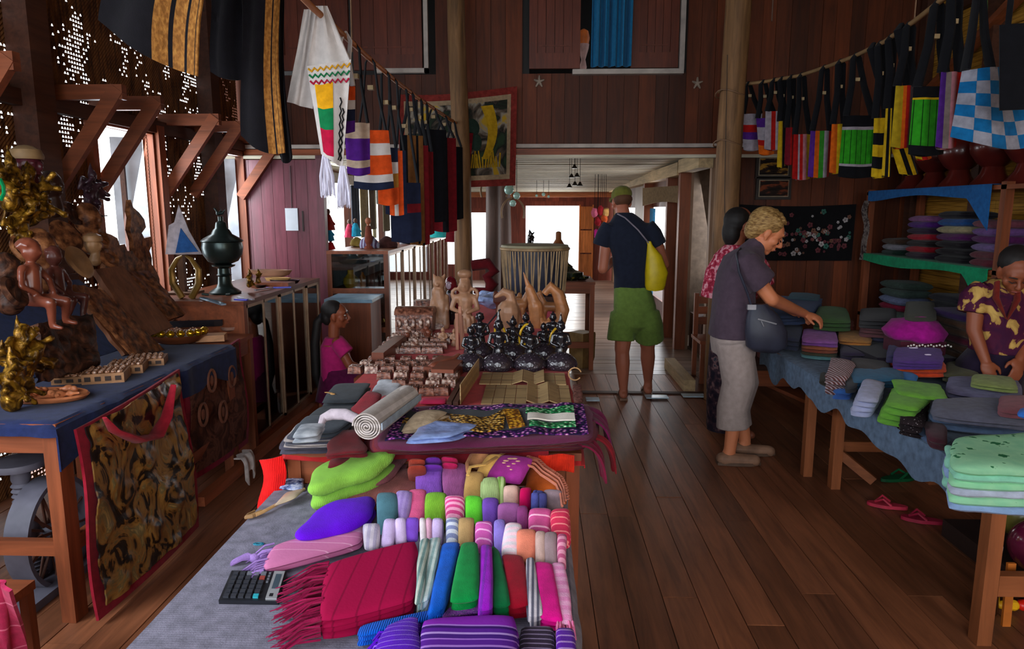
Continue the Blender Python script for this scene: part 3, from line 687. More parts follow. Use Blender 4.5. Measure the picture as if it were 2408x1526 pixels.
# near row of broad scarves: (near-left, near-right, far-right, far-left)
def broad(lab, q, mat, t=.045, rise=.03, layers=3, **k):
 z = B1+t+.004; return towel(lab, [(q[0], q[1], z), (q[2], q[3], z), (q[4], q[5], z+rise), (q[6], q[7], z+rise)], mat, t, layers, nu=12, nv=12, **k)
broad('magenta pink scarf folded lengthwise left of the light pink one', (1268, 1452, 1326, 1458, 1298, 1317, 1256, 1315), C('mag', '#d8128a'), t=.035, wob=.003)
broad('light pink tie dyed scarf with lacy end at the right edge', (1308, 1462, 1350, 1465, 1328, 1318, 1296, 1318), C('lp', '#f0b4d4', col2='#e088b8', stripes=18, axis='Y'), t=.03, wob=.003, fringe=('N', .02, 30, C('lp2', '#e48ab0')))
broad('grey and white striped scarf beside the magenta one', (1244, 1448, 1282, 1440, 1256, 1304, 1236, 1306), C('gws', '#cfc6cc', col2='#5a5868', stripes=90, axis='X'), t=.04, wob=.002)
broad('dark red folded scarf left of the grey and white striped one', (1198, 1428, 1250, 1418, 1232, 1300, 1180, 1298), C('dr', '#98122e'), t=.04, wob=.003)
broad('forest green scarf wedge left of the dark red one', (1160, 1425, 1205, 1420, 1176, 1290, 1156, 1274), C('fg', '#0c6a3e'), t=.045, wob=.003)
broad('bright purple scarf with glitter edge between two green ones', (1126, 1430, 1162, 1424, 1158, 1275, 1130, 1273), C('bp', '#a632c4', col2='#7a1fa6', stripes=50, axis='X', band=.3), t=.055, wob=.002)
broad('multicoloured glitter scarf end lying under the green scarf', (1035, 1448, 1160, 1432, 1156, 1400, 1060, 1418), patchy('glit', [(.35, '#5a2a7a'), (.5, '#8a4a9a'), (.6, '#3a2a6a'), (.75, '#d0a0c0')], scale=160), t=.03, wob=.003, rise=.0)
broad('emerald green folded scarf between blue and purple', (1052, 1412, 1128, 1405, 1126, 1266, 1084, 1268), C('em', '#0e8a46'), t=.06, wob=.003)
broad('royal blue velour towel folded beside the emerald scarf', (1005, 1444, 1046, 1424, 1084, 1268, 1040, 1270), C('rb', '#2a78d8'), t=.045, wob=.002)
broad('pale aqua ribbed scarf left of the royal blue towel', (990, 1412, 1012, 1400, 1042, 1256, 1010, 1260), C('aq', '#a8c4c4', col2='#d8e6e2', stripes=80, axis='X'), t=.05, wob=.005)
broad('grey green ribbed scarf beside the crimson fringed shawl', (975, 1414, 994, 1406, 1014, 1258, 988, 1262), C('gg', '#77928e', col2='#b0b8ac', stripes=80, axis='X'), t=.055, wob=.005)
broad('long royal blue towel edge running under the crimson shawl', (838, 1496, 1050, 1444, 1044, 1424, 845, 1466), C('rb2', '#2a78d8', knit=70), t=.028, rise=0, wob=.003)
# crimson shawl with long fringe
MC = ramp_mat('crimson', [(0, '#a80f44'), (.17, '#8a0d38'), (.185, '#a80f44'), (.33, '#8a0d38'), (.345, '#a80f44'), (.5, '#8a0d38'), (.515, '#a80f44'), (.66, '#8a0d38'), (.675, '#a80f44'), (.83, '#8a0d38'), (.845, '#a80f44')], 'X', -.13, .13)
broad('crimson shawl with dark lines and long fringe, largest in the near row', (745, 1462, 978, 1408, 984, 1262, 768, 1316), MC, t=.05, rise=.01, layers=4, wob=.003, p=7, fringe=('L', .095, 150, cloth('crimson_fringe', '#8c1040')))
# long towels at the left
PUR = cloth('vivid_purple', '#6208d4', var=.1, sheen=.05)
z = B1+.055
towel('vivid purple smooth folded towel with rounded end', [(665, 1268, z), (862, 1232, z), (893, 1150, z+.02), (762, 1172, z+.02)], PUR, .055, 2, p=4, wob=.008, nu=18, nv=14, rc=.75, name='folded_towel', cat='towel')
PK = ramp_mat('pinkstripe', [(0, '#d27aa8'), (.2, '#e8a8c8'), (.22, '#d27aa8'), (.5, '#e8a8c8'), (.52, '#d27aa8'), (.78, '#e8a8c8'), (.80, '#d27aa8'), (1, '#e8a8c8')], 'Y', -.06, .06)
towel('long pink scarf with pale lines and knotted lilac tassels', [(612, 1338, B1+.03), (852, 1272, B1+.035), (857, 1222, B1+.04), (640, 1276, B1+.035)], PK, .028, 2, p=6, wob=.002, nu=14, nv=8, fringe=('L', .06, 36, C('lil_tassel', '#a98bc4')))
g = G(); kn = onz(600, 1312, B1+.012)
for a in range(10):
 th = pi*.75+a*.14; g.tube([kn, kn+Vector((cos(th)*.03, sin(th)*.02-.005, .004)), kn+Vector((cos(th)*.055, sin(th)*.04-.01, -.006))], [.006, .005, .002], 6)
g.ell(kn, (.016, .013, .011)); g.ell(kn+Vector((.02, .006, .002)), (.014, .012, .011))
tag(g.obj('knotted_tassel', C('lil_tassel', '#a98bc4')), 'knotted lilac tassel lying by the calculator', 'tassel')
KN = cloth('lime_knit', '#8fc84a', knit=120, var=.12)
towel('brown pink ribbed towel lowest of the left pile', [(795, 1192, B1+.045), (985, 1152, B1+.05), (980, 1090, B1+.06), (800, 1130, B1+.05)], cloth('brownpink', '#a8615c', knit=100), .045, 2, name='folded_towel', cat='towel', nu=14, nv=10)
towel('dark rose brown towel rolled under the lime one', [(730, 1182, B1+.05), (915, 1126, B1+.07), (966, 1064, B1+.085), (770, 1120, B1+.07)], cloth('rosebrown', '#8c5058', knit=100), .045, 2, name='folded_towel', cat='towel', nu=14, nv=10)
towel('thick lime green knitted towel on top of the left pile', [(716, 1150, B1+.10), (900, 1096, B1+.115), (946, 1040, B1+.135), (738, 1082, B1+.12)], KN, .085, 2, name='folded_towel', cat='towel', p=6, wob=.014, nu=22, nv=16, rc=.6)
# bottom edge of the picture
def strp(n, base, cols): return ramp_mat(n, cols, 'Y', -.06, .06)
PS = ramp_mat('purpstripe', [(0, '#5a2390'), (.08, '#a06ac8'), (.11, '#5a2390'), (.2, '#b080d0'), (.23, '#6a2a9c'), (.33, '#46207a'), (.38, '#a878cc'), (.42, '#5a2390'), (.52, '#a06ac8'), (.55, '#46207a'), (.63, '#b490d4'), (.67, '#5a2390'), (.75, '#3c1a68'), (.80, '#a878cc'), (.83, '#8a2ab0')], 'Y', -.075, .075)
towel('wide purple shawl with pale stripes at the near edge', [(984, 1590, B1+.055), (1222, 1588, B1+.055), (1216, 1436, B1+.06), (990, 1446, B1+.06)], PS, .05, 3, p=5, wob=.003, nu=14, nv=14)
towel('crumpled violet shawl beside the wide striped one', [(860, 1585, B1+.045), (988, 1585, B1+.05), (985, 1440, B1+.06), (905, 1462, B1+.05)], C('viosh', '#6a1ec0', col2='#9a70d8', stripes=30, axis='Y', band=.12), .045, 3, p=2.6, wob=.012, nu=14, nv=14, fringe=('L', .03, 30, C('viosh', '#6a1ec0')))
towel('dark plum shawl with thin pale stripes at the near edge', [(1222, 1590, B1+.035), (1308, 1588, B1+.035), (1304, 1464, B1+.04), (1222, 1466, B1+.04)], C('plumsh', '#2c1a34', col2='#8c7a9c', stripes=70, axis='Y', band=.25), .03, 2, p=6, wob=.002)
towel('bright purple shawl with lilac stripes at the near right corner', [(1310, 1588, B1+.04), (1364, 1588, B1+.04), (1350, 1468, B1+.045), (1306, 1468, B1+.045)], C('bpsh', '#6c22a8', col2='#b48ad0', stripes=50, axis='Y', band=.25), .035, 2, p=5, wob=.002)
# bags and lace at the far right corner of table 1
def flatbag(lab, q, mat, hmat, t=.035, handle=None, z=.05):
 r = thing('cloth_bag', lab, 'bag', onz(q[0], q[1], B1)); r.location.z = B1
 zz = B1+z; P = [onz(q[0], q[1], zz), onz(q[2], q[3], zz), onz(q[4], q[5], zz+.05), onz(q[6], q[7], zz+.05)]
 G().slab(P, t, len(lab), 10, 10, 3.5, .004).obj('pouch', mat, r, 60)
 if handle: G().tube([onz(a, b, zz+.045+.012*sin(i*.9)) for i, (a, b) in enumerate(handle)], .006, 6, flat=.5).obj('handle', hmat, r)
 return r
YEL = cloth('straw_yellow', '#d8a85a'); TANO = cloth('tan_orange', '#c98a5c')
flatbag('tan orange rolled cloth bag with loop handle behind the yellow one', (1098, 1095, 1128, 1108, 1150, 1066, 1120, 1056), TANO, TANO, .05, [(1100, 1110), (1098, 1090), (1108, 1070), (1130, 1058), (1150, 1060)], .06)
flatbag('straw yellow cloth bag with curved handle leaning on the plum bag', (1118, 1118, 1158, 1124, 1188, 1070, 1150, 1068), YEL, YEL, .04, [(1100, 1118), (1106, 1098), (1140, 1092), (1168, 1075), (1186, 1064)], .07)
bgp = flatbag('plum magenta bag printed with a cream curl', (1138, 1124, 1225, 1142, 1254, 1078, 1180, 1068), cloth('plum_mag', '#9c2c86'), YEL, .035, None, .075)
g = G()
for (a, b, r) in ((1190, 1083, .006), (1200, 1078, .006), (1210, 1078, .006), (1218, 1084, .005), (1208, 1090, .004), (1196, 1096, .004), (1202, 1104, .003), (1185, 1088, .004)):
 p = onz(a, b, B1+.148-.0007*(b-1070)); g.ell(p, (r*1.5, r, .0015), None, 8, 5)
g.obj('print', cloth('cream_print', '#e8b090'), bgp)
towel('orange terracotta cloth under the lace at the far right corner', [(1228, 1146, B1+.05), (1318, 1162, B1+.06), (1322, 1110, B1+.09), (1248, 1086, B1+.09)], C('terr', '#cf7440'), .05, 3, name='folded_cloth', cat='cloth', wob=.01)
towel('black folded cloth below the orange terracotta one', [(1246, 1160, B1+.035), (1284, 1168, B1+.035), (1288, 1132, B1+.06), (1258, 1124, B1+.06)], C('blk', '#1c1a24'), .03, 2, name='folded_cloth', cat='cloth')
g = G(); pts = [(1240, 1078), (1262, 1084), (1280, 1102), (1296, 1112), (1316, 1126), (1326, 1148), (1330, 1176)]
for k in range(3):
 g.tube([onz(a-4*k, b+7*k, B1+.115-.004*i) for i, (a, b) in enumerate(pts)], .004, 5)
for i in range(26):
 t = i/25*(len(pts)-1.001); a = int(t); f = t-a; p = (pts[a][0]*(1-f)+pts[a+1][0]*f, pts[a][1]*(1-f)+pts[a+1][1]*f)
 c = onz(p[0]+3, p[1]-4, B1+.113-.004*t); g.tube([c+Vector((.007*cos(w), .007*sin(w), 0)) for w in [2*pi*j/8 for j in range(8)]], .0018, 4, closed=True)
tag(g.obj('lace_trim', cloth('lace_terracotta', '#c4745c')), 'terracotta lace edging curling over the orange cloth', 'lace')
# --- back scratcher, packets, bracelet
bs = thing('back_scratcher', 'pale wooden back scratcher lying left of the rose brown towel', 'scratcher', onz(650, 1190, B1))
bs.location.z = B1
STK = wood('pale_bamboo', '#c89a68', axis='X', dark=.8)
P0, P1 = onz(594, 1214, B1+.012), onz(716, 1150, B1+.014); d = (P1-P0).normalized(); sd = Vector((-d.y, d.x, 0))
G().tube([P0+d*.01, P0+d*.03-sd*.005, P0+d*.08-sd*.004, P1], [.006, .005, .0045, .0045], 8).obj('handle', STK, bs)
G().tube([P0+d*.035, P0-d*.0+sd*.004, P0-d*.012+sd*.012, P0+d*.005+sd*.02, P0+d*.03+sd*.022], [.006, .007, .006, .0045, .003], 8).obj('claw', STK, bs)
pkt = glass('plastic', '#d8d4d8', .15, .35)
tag(G().slab([onz(640, 1192, B1+.016), onz(700, 1172, B1+.02), onz(722, 1148, B1+.022), onz(672, 1160, B1+.02)], .012, 3, 8, 6, 3, .006).obj('plastic_sleeve', plain('cream_card', '#c3ab94', rough=.25)), 'cream plastic sleeve lying on the wooden back scratcher', 'packet')
tag(G().slab([onz(652, 1152, B1+.012), onz(712, 1152, B1+.012), onz(716, 1124, B1+.014), onz(668, 1126, B1+.014)], .014, 5, 10, 8, 3, .008).obj('plastic_packet', patchy('packet_blue', [(.35, '#2a3c66'), (.5, '#8a98c8'), (.62, '#d8dcec'), (.7, '#5a7ac0')], scale=60, rough=.15)), 'crinkled blue and clear plastic packet at the far left corner', 'packet')
bc = onz(608, 1279, B1+.004); g = G();
for i in range(26):
 a = 2*pi*i/26; g.ell(bc+Vector((.0125*cos(a), .0065*sin(a), 0)), (.002, .002, .002), None, 6, 4)
 g.ell(bc+Vector((.009*cos(a), .0045*sin(a), .001)), (.0016, .0016, .0016), None, 6, 4)
tag(g.obj('bead_bracelet', plain('teal_bead', '#1a86a0', rough=.2)), 'small teal bead bracelet on the grey cloth', 'bracelet')
# --- calculator
ca = thing('calculator', 'black desk calculator with silver display frame on the grey cloth', 'calculator', (0, 0, 0))
q = [onz(514, 1412, B1+.012), onz(654, 1414, B1+.012), onz(686, 1338, B1+.018), onz(545, 1342, B1+.018)]
O = q[0]; U = (q[1]-q[0]); V = (q[3]-q[0]); ca.location = (q[0]+q[2])/2; ca.location.z = B1
BLK = plain('calc_black', '#1b1c22', rough=.35, var=.15, coat=.2); NN = U.cross(V).normalized()
def qp(u, v, h=0): return O+U*u+V*v+NN*h
def qbox(g, u0, u1, v0, v1, h0, h1):
 return g.add([qp(u0, v0, h0), qp(u1, v0, h0), qp(u1, v1, h0), qp(u0, v1, h0), qp(u0, v0, h1), qp(u1, v0, h1), qp(u1, v1, h1), qp(u0, v1, h1)], [(0, 3, 2, 1), (4, 5, 6, 7), (0, 1, 5, 4), (1, 2, 6, 5), (2, 3, 7, 6), (3, 0, 4, 7)])
qbox(G(), 0, 1, 0, 1, -.011, .001).obj('body', BLK, ca, smooth=0)
qbox(G(), .78, .97, .04, .96, .001, .004).obj('display_frame', plain('silver', '#d6d8dc', rough=.25, metal=.6, var=.1), ca, smooth=0)
qbox(G(), .83, .93, .35, .85, .004, .0045).obj('display', plain('lcd', '#4a5660', rough=.1, var=.1), ca, smooth=0)
qbox(G(), .83, .89, .10, .2, .004, .0045).obj('solar_panel', plain('calc_black', '#1b1c22'), ca, smooth=0)
KEY = plain('calc_key', '#33353d', rough=.4, var=.1); KEYG = plain('calc_key_grey', '#6c6f78', rough=.4, var=.1); KEYT = plain('calc_key_teal', '#2a9aa8', rough=.4); KEYR = plain('calc_key_red', '#9a4038', rough=.4)
for i in range(5):
 for j in range(6):
  u = .06+i*.125; v = .07+j*.15; m = KEYT if (i == 4 and j == 0) else KEYG if j == 5 and i > 1 else KEYR if (i, j) == (4, 4) else KEY
  k = qbox(G(), u, u+.09, v, v+.105, .001, .005).obj('key', m, ca, smooth=0)
  if m is KEYT: k['label'] = 'teal key'
  if m is KEYG: k['label'] = 'grey key'
  if m is KEYR: k['label'] = 'red key'
for j in range(4): qbox(G(), .69, .73, .58+j*.1, .63+j*.1, .001, .003).obj('switch', KEYG, ca, smooth=0)
# ================================================================ THINGS ON THE CARVINGS TABLE
B2 = T2[4]+.004
MAR = cloth('maroon', '#6e1230', var=.15); MAR2 = cloth('wine', '#7d1a24', var=.15); MARP = cloth('maroon_purple', '#6a1445', var=.12)
# stack of maroon folded cloths with an embroidered panel on top
zt = B2+.085
def mq(dx, z, k=0): return [onz(872-6*k, 1062+2*k, z), onz(1402+dx, 1040+4*k, z), onz(1392+dx, 946+k, z), onz(915-6*k, 960, z)]
for k in range(6):
 P = mq(RND.uniform(-8, 12), B2+.014+k*.0145, 5-k)
 lab = ['lowest', 'second from the bottom', 'third from the bottom', 'fourth from the bottom', 'fifth from the bottom', 'topmost under the embroidered panel'][k]
 tag(G().slab(P, .0165, 40+k, 22, 10, 9, .005).obj('folded_cloth', MARP if k == 5 else [MAR, MAR2][k % 2], None, 60), 'maroon folded cloth in the wide stack on the carvings table, '+lab, 'cloth', 'stack of maroon cloths')
# drooping right ends of the stack
for k, (a, b, m, lab) in enumerate((((1400, 975), (1426, 1078), MARP, 'purple maroon cloth end drooping over the right edge of the carvings table'), ((1385, 1040), (1400, 1082), MAR, 'dark maroon scalloped cloth end hanging below the stack'), ((1412, 1030), (1438, 1086), MAR2, 'wine red cloth tip hanging furthest right off the carvings table'))):
 p = onz(a[0], a[1], B2+.07-.02*k); w = (.16, .10, .05)[k]; ln = (.09, .10, .10)[k]
 def fn(u, v, p=p, w=w, ln=ln, k=k):
  return (p.x-.03+.075*sin(v*1.4)+.006*sin(u*14+k), p.y-w*.6+w*u, p.z+.012-ln*v*v*(1+.18*sin(u*11+k))-.004)
 tag(G().sheet(fn, 22, 10, .006).obj('cloth_end', m, None, 60), lab, 'cloth')
tag(G().sheet(lambda u, v: (-.56+.60*u, 2.095-.012*sin(u*22)-.01*v, B2+.022-(.055+.012*sin(u*17))*v), 50, 6, .005).obj('hanging_cloth_edge', MAR2, None, 60), 'maroon scalloped cloth edge hanging below the front of the stack', 'cloth')
tag(G().sheet(lambda u, v: (.0+.12*u, 2.085-.01*sin(u*7), B2+.0-(.055-.03*u*0)*v), 12, 5, .006).obj('red_cloth_end', cloth('scarlet_knit', '#e03018', knit=60), None, 60), 'scarlet cloth end showing under the right end of the maroon stack', 'cloth')
# embroidered panel
ep = thing('embroidered_cloth', 'embroidered panel with gold beast on black and beaded border, on the maroon stack', 'embroidery', (onz(1200, 990, zt+.01)))
Q = [onz(905, 1036, zt+.013), onz(1384, 1018, zt+.013), onz(1372, 950, zt+.013), onz(945, 958, zt+.013)]
def eq(u, v, h=0):
 P = (Q[0]*(1-u)+Q[1]*u)*(1-v)+(Q[3]*(1-u)+Q[2]*u)*v
 return P+Vector((0, 0, h+.004*sin(u*19+v*3)+.002*sin(u*37)))
BORD = patchy('bead_border', [(.12, '#e6d6e8'), (.24, '#d880b0'), (.38, '#7a2a88'), (.55, '#1c1038')], scale=75, kind='voronoi', bump=.6)
G().sheet(lambda u, v: eq(u, v), 60, 12, .004).obj('border', BORD, ep)
G().sheet(lambda u, v: eq(.05+.89*u, .16+.68*v, .003), 60, 10, .003).obj('ground', cloth('ep_black', '#0c0d1c', var=.3), ep)
GOLD = patchy('gold_thread', [(.1, '#f6e2a0'), (.30, '#e8b848'), (.46, '#a87018'), (.62, '#2a1c0c')], scale=85, kind='voronoi', rough=.35, bump=.8)
G().sheet(lambda u, v: eq(.05+.52*u, .50+(.30*(v-.5))*(.35+u*1.2)*1.25+.12*sin(u*6.5)-.05, .006), 44, 8, .004).obj('beast', GOLD, ep)
GRN = patchy('green_thread', [(.15, '#e0f0d0'), (.36, '#2aa85c'), (.6, '#0a4a2a')], scale=75, kind='voronoi', rough=.5, bump=.6)
G().sheet(lambda u, v: eq(.68+.26*u, .62+.21*v, .006), 24, 6, .004).obj('leaf_ground', GRN, ep)
G().sheet(lambda u, v: eq(.70+.24*u, .18+.15*v, .006), 24, 6, .004).obj('leaf_ground', GRN, ep)
G().sheet(lambda u, v: eq(.60+.08*u-.04*v, .18+.55*v, .0085), 10, 10, .004).obj('gold_flank', patchy('gold_thread2', [(.15, '#f0c040'), (.36, '#c88a1c'), (.6, '#6a3c08')], scale=80, kind='voronoi', rough=.35, bump=.6), ep)
G().sheet(lambda u, v: eq(.69+.25*u, .36+.22*v+.04*sin(u*4), .008), 24, 6, .004).obj('white_band', cloth('ep_white', '#e6dccf', var=.1), ep)
# rolled mat with spiral end
A, Bq = onz(862, 1004, zt+.05), onz(958, 934, zt+.055); ax = (Bq-A).normalized(); r0 = .046
rl = thing('rolled_cloth', 'rolled grey and cream woven cloth with spiral end lying on the maroon stack', 'cloth', A); up = Vector((0, 0, 1)); sx = ax.cross(up).normalized(); uz = sx.cross(ax)
RO = cloth('roll_grey', '#bfb4ae', col2='#a79b93', stripes=45, axis='Z', var=.15)
g = G(); turns = 5.5; n = 150; t = .0042; inner = []; outer = []
vs = []; fs = []
for i in range(n+1):
 f = i/n; a = f*turns*2*pi; r = r0*(.12+.88*f)
 for rr in (r, r-t):
  for L_, in ((0,), (1,)):
   P = (A if L_ == 0 else Bq)+sx*(cos(a)*rr)+uz*(sin(a)*rr*.92); vs.append(P-ax*.004*(1-f)*(1-2*L_))
for i in range(n):
 b = i*4; fs += [(b, b+4, b+5, b+1), (b+2, b+3, b+7, b+6), (b, b+2, b+6, b+4), (b+1, b+5, b+7, b+3)]
g.add(vs, fs); g.obj('spiral', RO, rl, 50)
e0 = A+sx*(r0*1.02)+uz*.004; G().bar(e0-ax*.0, Bq+sx*(r0*1.02)+uz*.004, .004, .02).obj('loose_edge', cloth('roll_edge', '#8d98a2'), rl)
# things left of the roll
def T2t(lab, q, z0, mat, t=.03, layers=2, name='folded_cloth', cat='cloth', **k):
 zz = B2+z0+t; return towel(lab, [(a, b, zz+(c if len(q[i]) > 2 else 0)) for i, (a, b, *cc) in enumerate(q) for c in [cc[0] if cc else 0]], mat, t, layers, name=name, cat=cat, **k)
DK = cloth('charcoal', '#2b3138', knit=0, var=.25); DK2 = cloth('slate', '#3d444e', var=.25); ST = cloth('cream_grey_layers', '#a89c98', col2='#4a4a58', stripes=160, axis='Z')
T2t('dark grey folded cloth at the front left corner, lowest of its pile', [(648, 1054), (790, 1050), (830, 1000), (690, 1004)], .0, cloth('greyplum', '#4a4656'), .025, 2, nu=14)
T2t('cream and grey striped cloth in the front left pile', [(660, 1036), (790, 1034), (840, 985), (700, 990)], .025, ST, .03, 3, nu=14)
T2t('dark blue grey folded cloth above the cream one in the front left pile', [(680, 1016), (790, 1014), (850, 970), (720, 974)], .055, DK2, .025, 2, nu=14)
T2t('charcoal knotted weave cloth behind the white pouch', [(712, 985), (840, 985), (868, 948), (752, 950)], .0, cloth('charcoal_weave', '#42474c', knit=140), .06, 3, nu=14)
T2t('black folded garment with a gold print at the far left', [(752, 944), (842, 940), (876, 895), (786, 899)], .02, DK, .05, 3, nu=14)
p = onz(776, 924, B2+.072); g = G(); [g.ell(p+Vector((dx, dy, 0)), (.010, .006, .0015), None, 8, 5) for dx, dy in ((-.014, .008), (0, .002), (.012, -.008), (.016, -.018))]
tag(g.obj('gold_print', plain('gold_print', '#c8965a', rough=.5)), 'small gold printed figure on the black folded garment', 'print')
T2t('white tissue cloth lying between black garment and carved blocks', [(868, 928, .0), (930, 926, .0), (948, 892, .0), (892, 890, .0)], .006, cloth('tissue', '#c9ccd4'), .018, 1, wob=.014, p=3)
T2t('dark red folded shirt, left of the pair behind the roll', [(806, 968, .0), (868, 984, .0), (900, 922, .02), (866, 914, .03)], .0, cloth('redshirt', '#8e1626'), .06, 3, wob=.008)
T2t('dark red folded shirt, right of the pair behind the roll', [(862, 988, .0), (930, 978, .0), (946, 930, .02), (902, 922, .03)], .0, cloth('redshirt', '#8e1626'), .06, 3, wob=.008)
T2t('pale canvas pouch with yellow dot lying at the left edge', [(686, 1024), (748, 1020), (766, 988), (706, 992)], .085, patchy('pouch', [(.4, '#8f949c'), (.6, '#b9bcc2'), (.74, '#c8ccd0'), (.8, '#b49a20')], scale=22), .03, 2, name='canvas_pouch', cat='pouch', p=3)
g = G(); pts = [onz(a, b, B2+.10+h) for a, b, h in ((752, 1004, 0), (760, 984, .015), (782, 974, .03), (812, 974, .035), (836, 984, .03), (852, 996, .02))]
g.tube(pts, [.008, .014, .018, .018, .016, .01], 10)
tag(g.obj('rolled_strap', cloth('strap_white', '#b9aab2'), None, 60), 'pale rolled cloth strap arching beside the roll', 'strap')
T2t('wine red crumpled cloth left of the maroon stack', [(762, 1064), (862, 1052), (850, 1000, .01), (788, 1008, .01)], .0, cloth('winecr', '#6c1820'), .06, 3, wob=.020, p=2.6, nu=20, nv=16)
T2t('tan wrinkled paper bag by the clear packet', [(938, 1008), (1000, 1000), (1060, 960, .01), (1000, 956, .01)], .095, plain('tan_paper', '#b39c80', bump=.6, scale=24), .03, 2, name='paper_bag', cat='bag', wob=.012, p=3)
pk = T2t('clear plastic packet holding a light blue garment', [(948, 1026), (1060, 1024), (1126, 990), (1000, 984)], .10, plain('skyblue', '#8fa4d8', rough=.15, var=.3, scale=30, bump=.4, coat=.6), .028, 2, name='plastic_packet', cat='packet', wob=.012, p=2.6, nu=16, nv=12)
tag(G().slab([onz(985, 950, B2+.012), onz(1048, 950, B2+.012), onz(1052, 936, B2+.012), onz(992, 936, B2+.012)], .012, 9, 8, 4, 9, .001).obj('pink_folder', plain('pinkfolder', '#d0305c', rough=.4, var=.1)), 'bright pink folder behind the rolled cloth', 'folder')
# --- palm leaf books: slatted panels
LEAF = wood('palm_leaf', '#b39366', axis='X', dark=.78, rnd=.12, rough=.5)
def leafbook(lab, x0, x1, y0, y1, n, folds, z=B2+.006):
 A, Bx, D = onz(x0, y1, z), onz(x1, y1, z), onz((x0+x1)/2, y0, z); L_ = Bx.x-A.x; y_0 = A.y; y_1 = D.y
 t = thing('palm_leaf_book', lab, 'book', ((A.x+Bx.x)/2, (y_0+y_1)/2, B2)); w = L_/n
 for i in range(n):
  za, zb = (z, z) if i not in folds else (z+.001, z+.016) if (i % 2) else (z+.016, z+.001)
  G().bar((A.x+i*w+.001, (y_0+y_1)/2, za), (A.x+(i+1)*w-.001, (y_0+y_1)/2, zb), y_1-y_0, .004).obj('leaf_panel', LEAF, t, smooth=0)
 for yy in (.25, .75): G().bar((A.x, y_0+(y_1-y_0)*yy, z+.006), (Bx.x, y_0+(y_1-y_0)*yy, z+.006), .0015, .0012).obj('thread', plain('thread', '#5a432c'), t, smooth=0)
 return t
leafbook('pale slatted palm leaf book opened flat, nearer of the pair', 1130, 1345, 906, 950, 8, (4, 5, 6))
leafbook('pale slatted palm leaf book opened flat, farther of the pair', 1126, 1332, 877, 903, 8, (3, 4, 5))
lb = thing('leaf_book_cover', 'palm leaf book standing half open at the left of the flat ones', 'book', onz(1100, 940, B2))
a, b = onz(1084, 950, B2+.004), onz(1118, 882, B2+.004)
for i in range(5):
 G().bar(Vector((a.x-.002, a.y, a.z+.006+i*.016)), Vector((a.x+.03, b.y, b.z+.006+i*.016)), .004, .015).obj('leaf_panel', LEAF, lb, smooth=0)
for k, (x, lab) in enumerate(((1062, 'dark brown lath beside the palm leaf books, outer of two'), (1077, 'dark brown lath beside the palm leaf books, inner of two'))):
 tag(G().bar(onz(x-6, 950, B2+.012), onz(x+26, 890, B2+.012), .02, .018).obj('wooden_lath', wood('lath_dark', '#5c3a2e', axis='Y'), smooth=0), lab, 'lath')
tag(G().slab([onz(1350, 948, B2+.012), onz(1372, 948, B2+.012), onz(1368, 904, B2+.012), onz(1346, 904, B2+.012)], .012, 4, 8, 8, 6, .003).obj('carved_cover', patchy('carved_dark', [(.35, '#4a2a24'), (.6, '#8a5a50')], scale=70, bump=.8)), 'dark carved book cover at the right end of the palm leaf books', 'book')
c = onz(1352, 886, B2+.02); tag(G().tube([c+Vector((.028*cos(a), .004, .028*sin(a)+.012)) for a in [pi*.1+i*2*pi*.85/16 for i in range(17)]], .003, 6).obj('rattan_loop', STK), 'thin pale rattan loop standing behind the carved cover', 'loop')
# --- rows of small carved blocks
CW = patchy('carved_block', [(.35, '#3a1f16'), (.5, '#6e4030'), (.66, '#9a6650')], scale=45, rough=.28, spec=.6, bump=.5)
CWL = patchy('carved_block_pale', [(.35, '#4a2a1e'), (.5, '#8a6050'), (.64, '#c8b0a0')], scale=60, rough=.3, spec=.6, bump=.5)
def blockmesh(seed, w, d, h, pale):
 r = random.Random(seed); g = G(); g.box((0, 0, h/2), (w, d, h), taper=.9)
 for a, b, c_, e in ((0, -d*.38, w*.86, .006), (0, d*.38, w*.86, .006), (-w*.40, 0, .006, d*.8), (w*.40, 0, .006, d*.8)): g.box((a, b, h+.002), (c_, e, .006))
 for i in range(9):
  x, y = r.uniform(-.32, .32)*w, r.uniform(-.28, .28)*d; g.ell((x, y, h), (r.uniform(.05, .13)*w, r.uniform(.05, .13)*d, r.uniform(.004, .009)), rotm(0, 0, r.random()*3), 7, 4)
 for i in range(3): g.box((r.uniform(-.2, .2)*w, r.uniform(-.25, .25)*d, h+.002), (w*.3, .005, .007), rotm(0, 0, r.uniform(-.5, .5)))
 return g.obj('carved_block', CWL if pale else CW, None, 30, origin=(0, 0, 0))
prot = [blockmesh(s, .064, .066, .028, s % 3 == 0) for s in range(6)]; used = set()
def place(px, py, gl, lab, s=1.0, rz=0, tall=1.0):
 p = onz(px, py, B2+.002); i = RND.randrange(6)
 if i not in used: o = prot[i]; used.add(i); o.location = p; o.rotation_euler = (0, 0, rz); o.scale = (s, s, s*tall)
 else: o = copyobj(prot[i], p, rz=rz, scale=(s, s, s*tall))
 tag(o, lab, 'carving', gl); return o
rowsA = [(925, 968, 1040, 3), (908, 942, 1058, 4), (890, 905, 1064, 5), (874, 838, 1062, 7), (861, 862, 1040, 6), (850, 880, 1030, 5)]
rowsB = [(829, 902, 1030, 6), (818, 912, 1040, 6), (807, 922, 1048, 6), (797, 932, 1056, 6), (788, 942, 990, 3), (780, 950, 990, 3)]
for r_, (y, xa, xb, n) in enumerate(rowsA):
 for i in range(n): place(xa+(xb-xa)*i/(n-1), y+RND.uniform(-1.5, 1.5), 'carved blocks in front', 'small waxed carved block, %s from the left in the %s row of the near group' % ((['first']+ORD[1:])[i], ORD[r_]), 1.0 if y > 870 else .86, RND.uniform(-.1, .1))
